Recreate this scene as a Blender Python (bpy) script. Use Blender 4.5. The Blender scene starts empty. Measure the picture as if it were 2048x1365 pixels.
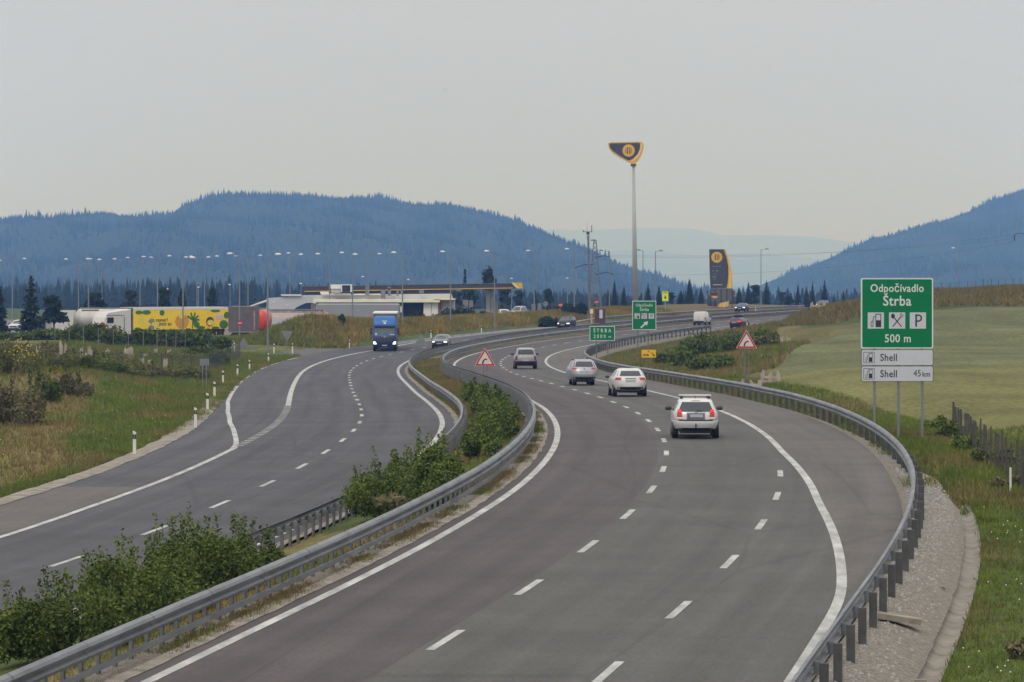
import bpy, math, random
import numpy as np
R = math.radians
random.seed(7)
rng = np.random.default_rng(11)
scene = bpy.context.scene
COL = scene.collection

# ------------------------------------------------------------------ camera
F, UC, VH = 6984.0, 1024.0, 564.0       # focal length in photo pixels, centre column, eye-level row
cam_d = bpy.data.cameras.new('camera')
cam_d.sensor_width = 36.0
cam_d.lens = F / 2048 * 36
cam_d.shift_y = -(682.5 - VH) / 2048
cam_d.clip_start = 1.0
cam_d.clip_end = 60000
cam = bpy.data.objects.new('camera', cam_d)
cam.rotation_euler = (R(90), 0, 0)
COL.objects.link(cam)
scene.camera = cam

# ------------------------------------------------------------------ sky and light
SUN_EL, SUN_AZ = 48.0, 200.0            # azimuth clockwise from the view direction (+Y)
world = bpy.data.worlds.new('World')
scene.world = world
world.use_nodes = True
wt = world.node_tree
wt.nodes.clear()
def wn(t, **k):
    n = wt.nodes.new(t)
    for a, b in k.items(): setattr(n, a, b)
    return n
wout = wn('ShaderNodeOutputWorld')
wbg = wn('ShaderNodeBackground')
wbg.inputs['Strength'].default_value = 0.1
wsky = wn('ShaderNodeTexSky', sky_type='NISHITA', sun_disc=False, sun_elevation=R(SUN_EL), sun_rotation=R(SUN_AZ), air_density=1.0, dust_density=4.0)
wtc = wn('ShaderNodeTexCoord')
wsep = wn('ShaderNodeSeparateXYZ')
wramp = wn('ShaderNodeMapRange')        # overcast layer, brighter towards the zenith
wramp.inputs['From Min'].default_value = 0.0
wramp.inputs['From Max'].default_value = 1.0
wramp.inputs['To Min'].default_value = 0.0
wramp.inputs['To Max'].default_value = 1.0
wcr = wn('ShaderNodeValToRGB')
wcr.color_ramp.elements[0].position = 0.0
wcr.color_ramp.elements[0].color = (5.7, 6.25, 7.0, 1)
wcr.color_ramp.elements[1].position = 1.0
wcr.color_ramp.elements[1].color = (14.8, 14.8, 15.0, 1)
e_ = wcr.color_ramp.elements.new(0.04); e_.color = (5.75, 6.1, 6.5, 1)
e_ = wcr.color_ramp.elements.new(0.1); e_.color = (6.15, 6.15, 6.05, 1)
wnoise = wn('ShaderNodeTexNoise')
wnoise.inputs['Scale'].default_value = 5.0
wnoise.inputs['Detail'].default_value = 4.0
wmap = wn('ShaderNodeMapping')
wmap.inputs['Scale'].default_value = (1.0, 1.0, 5.0)
wnm = wn('ShaderNodeMapRange')
wnm.inputs['To Min'].default_value = 0.95
wnm.inputs['To Max'].default_value = 1.05
wmul = wn('ShaderNodeVectorMath', operation='SCALE')
wmix = wn('ShaderNodeMixRGB')
wmix.inputs['Fac'].default_value = 0.95
L = wt.links.new
L(wtc.outputs['Generated'], wsep.inputs[0])
L(wsep.outputs['Z'], wramp.inputs['Value'])
L(wramp.outputs['Result'], wcr.inputs['Fac'])
L(wtc.outputs['Generated'], wmap.inputs['Vector'])
L(wmap.outputs[0], wnoise.inputs['Vector'])
L(wnoise.outputs['Fac'], wnm.inputs['Value'])
L(wcr.outputs['Color'], wmul.inputs[0])
L(wnm.outputs['Result'], wmul.inputs['Scale'])
L(wsky.outputs['Color'], wmix.inputs['Color1'])
L(wmul.outputs['Vector'], wmix.inputs['Color2'])
L(wmix.outputs['Color'], wbg.inputs['Color'])
L(wbg.outputs[0], wout.inputs['Surface'])

sun_d = bpy.data.lights.new('sun', 'SUN')
sun_d.energy = 0.9
sun_d.angle = R(14)
sun_d.color = (1.0, 0.95, 0.87)
sun = bpy.data.objects.new('sun', sun_d)
sun.rotation_euler = (R(90 - SUN_EL), 0, R(-SUN_AZ + 180))
COL.objects.link(sun)

scene.view_settings.view_transform = 'Standard'
scene.view_settings.look = 'None'
scene.view_settings.exposure = 0.0
scene.view_settings.gamma = 1.0
scene.cycles.max_bounces = 6
scene.cycles.transparent_max_bounces = 6
scene.cycles.volume_bounces = 3
scene.cycles.use_denoising = True

# ------------------------------------------------------------------ materials
MATS = {}
def mat(name, col, rough=0.8, var=0.0, scale=4.0, col2=None, bump=0.0, metal=0.0, coat=0.0, emit=0.0, bscale=None, stretch=(1, 1, 1), detail=5.0, spec=0.5, objvar=0.0):
    """Principled material whose base colour wanders between two tones with noise in world space."""
    if name in MATS: return MATS[name]
    m = bpy.data.materials.new(name); m.use_nodes = True
    nt = m.node_tree; b = nt.nodes['Principled BSDF']
    b.inputs['Roughness'].default_value = rough
    b.inputs['Metallic'].default_value = metal
    b.inputs['Specular IOR Level'].default_value = spec
    if coat: b.inputs['Coat Weight'].default_value = coat; b.inputs['Coat Roughness'].default_value = 0.08
    c1 = tuple(col) + (1,)
    if col2 is None and var:
        col2 = tuple(min(1, c * (1 + var)) for c in col)
        c1 = tuple(c * (1 - var) for c in col) + (1,)
    if emit:
        b.inputs['Emission Color'].default_value = c1; b.inputs['Emission Strength'].default_value = emit
    if col2 is not None or bump:
        g = nt.nodes.new('ShaderNodeNewGeometry')
        mp = nt.nodes.new('ShaderNodeMapping'); mp.inputs['Scale'].default_value = stretch
        nt.links.new(g.outputs['Position'], mp.inputs['Vector'])
        n = nt.nodes.new('ShaderNodeTexNoise'); n.inputs['Scale'].default_value = scale; n.inputs['Detail'].default_value = detail
        n.inputs['Roughness'].default_value = 0.65
        nt.links.new(mp.outputs[0], n.inputs['Vector'])
    if col2 is not None:
        r = nt.nodes.new('ShaderNodeValToRGB')
        r.color_ramp.elements[0].position = 0.32; r.color_ramp.elements[0].color = c1
        r.color_ramp.elements[1].position = 0.68; r.color_ramp.elements[1].color = tuple(col2) + (1,)
        nt.links.new(n.outputs['Fac'], r.inputs['Fac'])
        last = r.outputs['Color']
        if objvar:
            oi = nt.nodes.new('ShaderNodeObjectInfo')
            mr = nt.nodes.new('ShaderNodeMapRange'); mr.inputs['To Min'].default_value = 1 - objvar; mr.inputs['To Max'].default_value = 1 + objvar
            vm = nt.nodes.new('ShaderNodeVectorMath'); vm.operation = 'SCALE'
            nt.links.new(oi.outputs['Random'], mr.inputs['Value']); nt.links.new(last, vm.inputs[0]); nt.links.new(mr.outputs[0], vm.inputs['Scale'])
            last = vm.outputs[0]
        nt.links.new(last, b.inputs['Base Color'])
    else:
        b.inputs['Base Color'].default_value = c1
    if bump:
        n2 = n
        if bscale:
            n2 = nt.nodes.new('ShaderNodeTexNoise'); n2.inputs['Scale'].default_value = bscale; n2.inputs['Detail'].default_value = 3
            nt.links.new(mp.outputs[0], n2.inputs['Vector'])
        bm = nt.nodes.new('ShaderNodeBump'); bm.inputs['Strength'].default_value = bump; bm.inputs['Distance'].default_value = 0.03
        nt.links.new(n2.outputs['Fac'], bm.inputs['Height']); nt.links.new(bm.outputs[0], b.inputs['Normal'])
    MATS[name] = m
    return m

def ground_mat():
    """Meadow and field: a per-vertex zone colour (what grows there) broken up by noise at two sizes."""
    m = bpy.data.materials.new('meadow'); m.use_nodes = True
    nt = m.node_tree; b = nt.nodes['Principled BSDF']; b.inputs['Roughness'].default_value = 0.95
    b.inputs['Specular IOR Level'].default_value = 0.15
    at = nt.nodes.new('ShaderNodeAttribute'); at.attribute_name = 'zone'
    g = nt.nodes.new('ShaderNodeNewGeometry')
    def noise(sc, st):
        mp = nt.nodes.new('ShaderNodeMapping'); mp.inputs['Scale'].default_value = st
        n = nt.nodes.new('ShaderNodeTexNoise'); n.inputs['Scale'].default_value = sc; n.inputs['Detail'].default_value = 6
        n.inputs['Roughness'].default_value = 0.7
        nt.links.new(g.outputs['Position'], mp.inputs['Vector']); nt.links.new(mp.outputs[0], n.inputs['Vector']); return n
    n1 = noise(3.0, (1, 0.35, 1)); n2 = noise(0.14, (1, 0.4, 1))
    r1 = nt.nodes.new('ShaderNodeMapRange'); r1.inputs['From Min'].default_value = .3; r1.inputs['From Max'].default_value = .7; r1.inputs['To Min'].default_value = 0.62; r1.inputs['To Max'].default_value = 1.38
    r2 = nt.nodes.new('ShaderNodeMapRange'); r2.inputs['From Min'].default_value = .3; r2.inputs['From Max'].default_value = .7; r2.inputs['To Min'].default_value = 0.82; r2.inputs['To Max'].default_value = 1.18
    nt.links.new(n1.outputs['Fac'], r1.inputs['Value']); nt.links.new(n2.outputs['Fac'], r2.inputs['Value'])
    mu = nt.nodes.new('ShaderNodeMath'); mu.operation = 'MULTIPLY'
    nt.links.new(r1.outputs[0], mu.inputs[0]); nt.links.new(r2.outputs[0], mu.inputs[1])
    vm = nt.nodes.new('ShaderNodeVectorMath'); vm.operation = 'SCALE'
    nt.links.new(at.outputs['Color'], vm.inputs[0]); nt.links.new(mu.outputs[0], vm.inputs['Scale'])
    nt.links.new(vm.outputs[0], b.inputs['Base Color'])
    bm = nt.nodes.new('ShaderNodeBump'); bm.inputs['Strength'].default_value = 0.6; bm.inputs['Distance'].default_value = 0.1
    nt.links.new(n1.outputs['Fac'], bm.inputs['Height']); nt.links.new(bm.outputs[0], b.inputs['Normal'])
    return m

def leaf_mat(name, dark, light, scale=1.2, trans=0.25, objvar=0.12):
    m = mat(name, dark, rough=0.75, col2=light, scale=scale, detail=4, spec=0.2, objvar=objvar)
    return m

def asphalt(name, c1, c2, tracks=(), stain=.14):
    """road surface: streaks that run with the lane, transverse smudges, fine grain and darker wheel tracks"""
    m = bpy.data.materials.new(name); m.use_nodes = True
    nt = m.node_tree; N = nt.nodes.new; K = nt.links.new; b = nt.nodes['Principled BSDF']; b.inputs['Roughness'].default_value = .88; b.inputs['Specular IOR Level'].default_value = .35
    at = N('ShaderNodeAttribute'); at.attribute_name = 'road'; g = N('ShaderNodeNewGeometry')
    def noise(src, st, sc, det=6):
        mp = N('ShaderNodeMapping'); mp.inputs['Scale'].default_value = st; K(src, mp.inputs['Vector'])
        n = N('ShaderNodeTexNoise'); n.inputs['Scale'].default_value = sc; n.inputs['Detail'].default_value = det; n.inputs['Roughness'].default_value = .6; K(mp.outputs[0], n.inputs['Vector']); return n.outputs['Fac']
    def rng_(v, lo, hi):
        r = N('ShaderNodeMapRange'); r.inputs['From Min'].default_value = .3; r.inputs['From Max'].default_value = .7; r.inputs['To Min'].default_value = lo; r.inputs['To Max'].default_value = hi; K(v, r.inputs['Value']); return r.outputs[0]
    def mul(a, c):
        q = N('ShaderNodeMath'); q.operation = 'MULTIPLY'; K(a, q.inputs[0]); K(c, q.inputs[1]); return q.outputs[0]
    ramp = N('ShaderNodeValToRGB'); ramp.color_ramp.elements[0].position = .3; ramp.color_ramp.elements[1].position = .7
    ramp.color_ramp.elements[0].color = c1 + (1,); ramp.color_ramp.elements[1].color = c2 + (1,)
    K(noise(at.outputs['Vector'], (1.3, .035, 1), 1.0), ramp.inputs['Fac'])
    f = mul(rng_(noise(at.outputs['Vector'], (.10, .30, 1), 1.0, 4), 1 - stain, 1 + stain), rng_(noise(g.outputs['Position'], (1, 1, 1), 15, 3), .78, 1.22))
    f = mul(f, rng_(noise(g.outputs['Position'], (1, .4, 1), 2.2, 5), .94, 1.06))
    ck = N('ShaderNodeTexVoronoi'); ck.feature = 'DISTANCE_TO_EDGE'; ck.inputs['Scale'].default_value = 1.0
    cm = N('ShaderNodeMapping'); cm.inputs['Scale'].default_value = (.22, .035, 1); K(at.outputs['Vector'], cm.inputs['Vector']); K(cm.outputs[0], ck.inputs['Vector'])
    cr = N('ShaderNodeMapRange'); cr.inputs['From Min'].default_value = .0; cr.inputs['From Max'].default_value = .012; cr.inputs['To Min'].default_value = .84; cr.inputs['To Max'].default_value = 1.0; K(ck.outputs['Distance'], cr.inputs['Value'])
    f = mul(f, cr.outputs[0])
    if tracks:
        sp = N('ShaderNodeSeparateXYZ'); K(at.outputs['Vector'], sp.inputs[0])
        for t in tracks:
            d = N('ShaderNodeMath'); d.operation = 'SUBTRACT'; d.inputs[1].default_value = t; K(sp.outputs[0], d.inputs[0])
            a = N('ShaderNodeMath'); a.operation = 'ABSOLUTE'; K(d.outputs[0], a.inputs[0])
            r = N('ShaderNodeMapRange'); r.interpolation_type = 'SMOOTHSTEP'; r.inputs['From Min'].default_value = .05; r.inputs['From Max'].default_value = .55; r.inputs['To Min'].default_value = .89; r.inputs['To Max'].default_value = 1.0
            K(a.outputs[0], r.inputs['Value']); f = mul(f, r.outputs[0])
    vm = N('ShaderNodeVectorMath'); vm.operation = 'SCALE'; K(ramp.outputs['Color'], vm.inputs[0]); K(f, vm.inputs['Scale']); K(vm.outputs[0], b.inputs['Base Color'])
    bm = N('ShaderNodeBump'); bm.inputs['Strength'].default_value = .35; bm.inputs['Distance'].default_value = .02; K(noise(g.outputs['Position'], (1, 1, 1), 30, 3), bm.inputs['Height']); K(bm.outputs[0], b.inputs['Normal'])
    return m
M_PURPLE = asphalt('asphalt_fast_lane', (.062, .051, .050), (.088, .073, .071), (-2.75, -1.25))
M_GREY = asphalt('asphalt_slow_lane', (.070, .067, .060), (.098, .093, .084), (1.2, 2.75, 5.0))
M_SHLD = asphalt('asphalt_shoulder', (.088, .078, .069), (.124, .111, .099), (), .14)
M_LEFT = asphalt('asphalt_left', (.050, .048, .052), (.085, .081, .086), (-2.7, -1.2, 1.2, 2.7), .17)
M_LINE = mat('line_paint', (.22, .215, .20), rough=.7, col2=(.52, .51, .48), scale=2.2, stretch=(1, .3, 1), detail=9)
M_GRAVEL = mat('gravel', (.10, .085, .066), rough=.95, col2=(.27, .235, .185), scale=9, bump=1.0, bscale=22, detail=9)
M_GUTTER = mat('gutter_concrete', (.14, .118, .092), rough=.9, col2=(.30, .265, .215), scale=1.6, bump=.5, bscale=9, detail=9)
M_KERB = mat('kerb_stone', (.13, .11, .08), rough=.92, col2=(.32, .28, .225), scale=1.9, bump=.5, bscale=9, detail=9)
M_STEEL = mat('galvanised_steel', (.13, .133, .138), rough=.6, col2=(.25, .255, .26), scale=1.1, metal=.35, stretch=(1, .5, 2), detail=9)
M_STEELD = mat('weathered_steel', (.12, .12, .12), rough=.65, col2=(.20, .20, .20), scale=2.5, metal=.3, detail=8)
M_POST = mat('dark_post_steel', (.062, .060, .060), rough=.7, col2=(.11, .106, .104), scale=3, metal=.2)
M_BLACK = mat('black_rubber', (.018, .018, .018), rough=.75)
M_TRIM = mat('black_plastic', (.03, .03, .032), rough=.5)
M_GLASS = mat('dark_glass', (.025, .03, .035), rough=.12, spec=.6, coat=.3)
M_WHITE = mat('white_plastic', (.66, .66, .62), rough=.5, var=.05, scale=3)
M_GREEN = mat('sign_green', (.001, .165, .055), rough=.65, var=.06, scale=2, spec=.2)
M_SWHITE = mat('sign_white', (.52, .53, .57), rough=.55, var=.04, scale=3)
M_SBORD = mat('sign_border', (.60, .64, .62), rough=.55)
M_SBLACK = mat('sign_black', (.022, .02, .024), rough=.6)
M_RED = mat('sign_red', (.42, .02, .02), rough=.5, var=.08, scale=3)
M_PINKW = mat('sign_face_pale', (.66, .55, .53), rough=.55)
M_YELLOW = mat('sign_yellow', (.80, .46, .01), rough=.5, var=.06, scale=2)
M_LIME = mat('sign_lime', (.70, .85, .02), rough=.5)
M_SYEL = mat('station_yellow', (.72, .42, .03), rough=.5, var=.08, scale=1)
M_SYEL2 = mat('station_pale_yellow', (.80, .66, .36), rough=.5)
M_SDARK = mat('station_anthracite', (.045, .045, .055), rough=.5, var=.12, scale=.6)
M_SGREY = mat('station_grey', (.115, .115, .12), rough=.5, var=.1, scale=.6)
M_BACK = mat('sign_back', (.20, .21, .21), rough=.6, metal=.2, var=.1, scale=3)
M_LAMP = mat('lamp_cover', (.66, .68, .70), rough=.35)
M_POLE = mat('lamp_pole', (.20, .225, .24), rough=.6, metal=.2, var=.1, scale=1)
M_WOOD = mat('weathered_wood', (.30, .235, .19), rough=.9, col2=(.50, .42, .37), scale=3, stretch=(1, 1, .3))
M_FENCE = mat('fence_wire', (.05, .055, .055), rough=.7)
M_BARK = mat('bark', (.06, .045, .035), rough=.9, var=.25, scale=3)
M_LEAF = leaf_mat('shrub_leaves', (.026, .047, .006), (.155, .195, .034), scale=1.6)
M_LEAF2 = leaf_mat('olive_leaves', (.060, .072, .016), (.175, .175, .055), scale=1.4)
M_LEAF3 = leaf_mat('dry_weeds', (.070, .066, .028), (.19, .165, .08), scale=1.4)
M_SPRUCE = leaf_mat('spruce_needles', (.010, .020, .012), (.028, .044, .024), scale=.9)
M_DECID = leaf_mat('crown_leaves', (.014, .028, .013), (.042, .062, .024), scale=.9)
M_FOREST = mat('forest_needles', (.013, .021, .014), rough=.9, col2=(.024, .035, .021), scale=.02, detail=8, spec=.1)
M_GRASS = leaf_mat('grass_green', (.062, .096, .008), (.175, .215, .034), scale=.8, objvar=0)
M_GRASSD = leaf_mat('grass_dry', (.13, .098, .034), (.27, .205, .080), scale=.8, objvar=0)
M_MOUND1 = leaf_mat('bank_straw', (.19, .125, .025), (.38, .27, .080), scale=.35, objvar=0)
M_MOUND2 = leaf_mat('bank_olive', (.12, .105, .012), (.26, .20, .045), scale=.35, objvar=0)
M_GRASSO = leaf_mat('grass_olive', (.090, .085, .020), (.195, .160, .055), scale=.5, objvar=0)
M_FLOWER = mat('white_petals', (.75, .75, .70), rough=.8)
M_YFLOWER = mat('yellow_petals', (.62, .45, .02), rough=.8)

# ------------------------------------------------------------------ builders
def mesh_obj(name, verts, faces, mats, parent=None, midx=None, smooth=False):
    me = bpy.data.meshes.new(name)
    if isinstance(verts, np.ndarray) and isinstance(faces, np.ndarray):
        nv, (nf, k) = len(verts), faces.shape
        me.vertices.add(nv); me.vertices.foreach_set('co', verts.astype(np.float32).ravel())
        me.loops.add(nf * k); me.loops.foreach_set('vertex_index', faces.astype(np.int32).ravel())
        me.polygons.add(nf)
        me.polygons.foreach_set('loop_start', np.arange(0, nf * k, k, dtype=np.int32))
        me.polygons.foreach_set('loop_total', np.full(nf, k, dtype=np.int32))
        me.update(calc_edges=True)
    else:
        me.from_pydata([tuple(v) for v in verts], [], [tuple(f) for f in faces]); me.update()
    for m in (mats if isinstance(mats, (list, tuple)) else [mats]): me.materials.append(m)
    if midx is not None: me.polygons.foreach_set('material_index', np.asarray(midx, dtype=np.int32))
    if smooth: me.polygons.foreach_set('use_smooth', np.ones(len(me.polygons), dtype=bool))
    o = bpy.data.objects.new(name, me); COL.objects.link(o)
    if parent is not None: o.parent = parent
    return o

class MB:
    """Collects boxes, tubes, prisms and panels; build() links them as one mesh object."""
    def __init__(s): s.v = []; s.f = []; s.m = []; s.k = 0
    def mat(s, k): s.k = k; return s
    def add(s, vs, fs):
        o = len(s.v); s.v += [tuple(v) for v in vs]; s.f += [tuple(i + o for i in f) for f in fs]; s.m += [s.k] * len(fs); return s
    def box(s, x0, x1, y0, y1, z0, z1):
        return s.add([(x0,y0,z0),(x1,y0,z0),(x1,y1,z0),(x0,y1,z0),(x0,y0,z1),(x1,y0,z1),(x1,y1,z1),(x0,y1,z1)],
                     [(0,3,2,1),(4,5,6,7),(0,1,5,4),(1,2,6,5),(2,3,7,6),(3,0,4,7)])
    def tube(s, p, q, r0, r1=None, n=8, cap=True):
        r1 = r0 if r1 is None else r1
        p, q = np.array(p, float), np.array(q, float); d = q - p; d /= np.linalg.norm(d)
        a = np.cross(d, (0, 0, 1) if abs(d[2]) < .9 else (1, 0, 0)); a /= np.linalg.norm(a); b = np.cross(d, a)
        vs = []
        for c, r in ((p, r0), (q, r1)):
            for i in range(n):
                t = 2 * math.pi * i / n; vs.append(c + r * (math.cos(t) * a + math.sin(t) * b))
        fs = [(i, (i + 1) % n, n + (i + 1) % n, n + i) for i in range(n)]
        if cap: fs += [tuple(range(n - 1, -1, -1)), tuple(range(n, 2 * n))]
        return s.add(vs, fs)
    def prism(s, pts, y0, y1):
        """outline in x,z pushed from y0 to y1"""
        n = len(pts); vs = [(x, y0, z) for x, z in pts] + [(x, y1, z) for x, z in pts]
        a = sum(pts[i][0] * pts[(i + 1) % n][1] - pts[(i + 1) % n][0] * pts[i][1] for i in range(n))
        fs = [tuple(range(n)), tuple(range(2 * n - 1, n - 1, -1))] + [(i, n + i, n + (i + 1) % n, (i + 1) % n) for i in range(n)]
        if a < 0: fs = [tuple(reversed(f)) for f in fs]
        return s.add(vs, fs)
    def prismx(s, pts, x0, x1):
        """outline in y,z pushed from x0 to x1"""
        n = len(pts); vs = [(x0, y, z) for y, z in pts] + [(x1, y, z) for y, z in pts]
        a = sum(pts[i][0] * pts[(i + 1) % n][1] - pts[(i + 1) % n][0] * pts[i][1] for i in range(n))
        fs = [tuple(reversed(range(n))), tuple(range(n, 2 * n))] + [(i, (i + 1) % n, n + (i + 1) % n, n + i) for i in range(n)]
        if a < 0: fs = [tuple(reversed(f)) for f in fs]
        return s.add(vs, fs)
    def disc(s, cx, cz, r, y0, y1, n=28, rz=None):
        rz = rz or r
        return s.prism([(cx + r * math.cos(2 * math.pi * i / n), cz + rz * math.sin(2 * math.pi * i / n)) for i in range(n)], y0, y1)
    def rrect(s, x0, x1, z0, z1, r, y0, y1):
        p = []
        for cx, cz, a0 in ((x1 - r, z1 - r, 0), (x0 + r, z1 - r, 90), (x0 + r, z0 + r, 180), (x1 - r, z0 + r, 270)):
            for k in range(5): a = R(a0 + 22.5 * k); p.append((cx + r * math.cos(a), cz + r * math.sin(a)))
        return s.prism(p, y0, y1)
    def bar(s, x0, z0, x1, z1, w, y0, y1):
        dx, dz = x1 - x0, z1 - z0; l = math.hypot(dx, dz); nx, nz = -dz / l * w / 2, dx / l * w / 2
        return s.prism([(x0 - nx, z0 - nz), (x1 - nx, z1 - nz), (x1 + nx, z1 + nz), (x0 + nx, z0 + nz)], y0, y1)
    def build(s, name, mats, parent=None, smooth=False):
        return mesh_obj(name, s.v, s.f, mats, parent, s.m, smooth)

def tag(o, label, cat, group=None, kind=None):
    o['label'] = label; o['category'] = cat
    if group: o['group'] = group
    if kind: o['kind'] = kind
    return o
def thing(name, loc, label, cat, group=None, rz=0.0):
    o = bpy.data.objects.new(name, None); COL.objects.link(o)
    o.location = loc; o.rotation_euler = (0, 0, rz); o.empty_display_size = .5
    return tag(o, label, cat, group)
def struct(o, kind='structure', label=None):
    o['kind'] = kind
    if label: o['label'] = label
    return o
def copy_tree(o, parent=None):
    c = o.copy(); COL.objects.link(c)
    if parent is not None: c.parent = parent
    for ch in list(o.children): copy_tree(ch, c)
    return c
def recopy(o, loc, label, rz=None, scale=None):
    c = copy_tree(o); c.location = loc; c['label'] = label
    if rz is not None: c.rotation_euler = (0, 0, rz)
    if scale is not None: c.scale = scale if isinstance(scale, (tuple, list)) else (scale,) * 3
    return c
def text(parent, body, size, x, z, y, m, sx=0.85, name='lettering', bold=0.0, align='CENTER'):
    cu = bpy.data.curves.new('lettering', 'FONT'); cu.body = body; cu.size = size; cu.align_x = align; cu.align_y = 'CENTER'
    cu.extrude = 0.002; cu.space_character = 1.06; cu.offset = bold; cu.resolution_u = 3
    t = bpy.data.objects.new('lettering', cu); COL.objects.link(t)
    me = bpy.data.meshes.new_from_object(t.evaluated_get(bpy.context.evaluated_depsgraph_get()))
    bpy.data.objects.remove(t); bpy.data.curves.remove(cu)
    n = len(me.vertices); co = np.empty(n * 3, np.float32); me.vertices.foreach_get('co', co); co = co.reshape(-1, 3)
    out = np.stack([co[:, 0] * sx + x, -co[:, 2] + y, co[:, 1] + z], 1).astype(np.float32)
    me.vertices.foreach_set('co', out.ravel()); me.update()
    me.materials.clear(); me.materials.append(m)
    o = bpy.data.objects.new(name, me); COL.objects.link(o); o.parent = parent
    return o

# ------------------------------------------------------------------ road alignments (plan x, plan y, height, heading), one row per 9 m
MAIN = (
  (-10.11,-8.69,-7.27,-5.85,-4.38,-2.83,-1.23,0.36,1.81,3.04,4.02,4.74,5.24,5.55,5.69,5.69,5.57,5.34,5.01,4.59,4.11,3.58,3.02,2.45,1.88,1.33,0.81,0.34,-0.08,-0.43,-0.70,-0.89,-0.97,-0.96,-0.84,-0.62,-0.30,0.14,0.71,1.43,2.33,3.42,4.71,6.21,7.91,9.81,11.90,14.12,16.46,18.84,21.23,23.55,26.03,28.51,30.99,33.47,35.96,38.44,40.92,43.40,45.88,48.36,50.84,53.32,55.80,58.28,60.76,63.24,65.76,68.35,71.00,73.71,76.49,79.33,82.24,85.21,88.24,91.33,94.49,97.71,100.99,104.33,107.73,111.20,114.72,118.30,121.94),
  (11.7,20.6,29.4,38.3,47.2,56.1,64.9,73.8,82.7,91.6,100.5,109.5,118.5,127.5,136.5,145.5,154.5,163.5,172.5,181.5,190.4,199.4,208.4,217.4,226.4,235.4,244.3,253.3,262.3,271.3,280.3,289.3,298.3,307.3,316.3,325.3,334.3,343.3,352.3,361.2,370.2,379.1,388.0,396.9,405.8,414.5,423.3,432.0,440.7,449.4,458.1,466.8,475.4,484.1,492.7,501.4,510.0,518.7,527.3,536.0,544.6,553.3,561.9,570.6,579.2,587.9,596.5,605.2,613.8,622.5,631.1,639.6,648.2,656.7,665.3,673.7,682.2,690.7,699.1,707.5,715.9,724.2,732.6,740.9,749.2,757.4,765.7),
  (-7.60,-7.50,-7.40,-7.30,-7.09,-6.88,-6.66,-6.46,-6.27,-6.10,-5.98,-5.88,-5.82,-5.79,-5.78,-5.79,-5.82,-5.87,-5.95,-6.01,-6.09,-6.17,-6.26,-6.34,-6.43,-6.53,-6.63,-6.71,-6.79,-6.85,-6.91,-6.96,-7.00,-7.03,-7.06,-7.09,-7.11,-7.13,-7.14,-7.14,-7.13,-7.10,-7.04,-6.96,-6.87,-6.76,-6.65,-6.53,-6.41,-6.30,-6.20,-6.11,-6.01,-5.91,-5.81,-5.74,-5.66,-5.58,-5.53,-5.48,-5.43,-5.38,-5.34,-5.30,-5.25,-5.21,-5.17,-5.14,-5.12,-5.09,-5.07,-5.05,-5.03,-5.01,-4.99,-4.97,-4.94,-4.92,-4.90,-4.89,-4.88,-4.86,-4.85,-4.84,-4.83,-4.81,-4.80),
  (0.1586,0.1586,0.1586,0.1586,0.1686,0.1775,0.1811,0.1731,0.1515,0.1229,0.0938,0.0671,0.0438,0.0239,0.0072,-0.0071,-0.0197,-0.0313,-0.0416,-0.0502,-0.0568,-0.0613,-0.0637,-0.0639,-0.0625,-0.0596,-0.0554,-0.0499,-0.0430,-0.0348,-0.0255,-0.0151,-0.0041,0.0073,0.0187,0.0300,0.0420,0.0555,0.0713,0.0895,0.1101,0.1323,0.1555,0.1791,0.2022,0.2238,0.2427,0.2575,0.2669,0.2698,0.2661,0.2568,0.2793,0.2793,0.2793,0.2793,0.2793,0.2793,0.2793,0.2793,0.2793,0.2793,0.2793,0.2793,0.2793,0.2793,0.2793,0.2793,0.2838,0.2913,0.2988,0.3064,0.3138,0.3213,0.3288,0.3362,0.3436,0.3510,0.3584,0.3657,0.3731,0.3804,0.3877,0.3949,0.4022,0.4094,0.4166),
)
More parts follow.
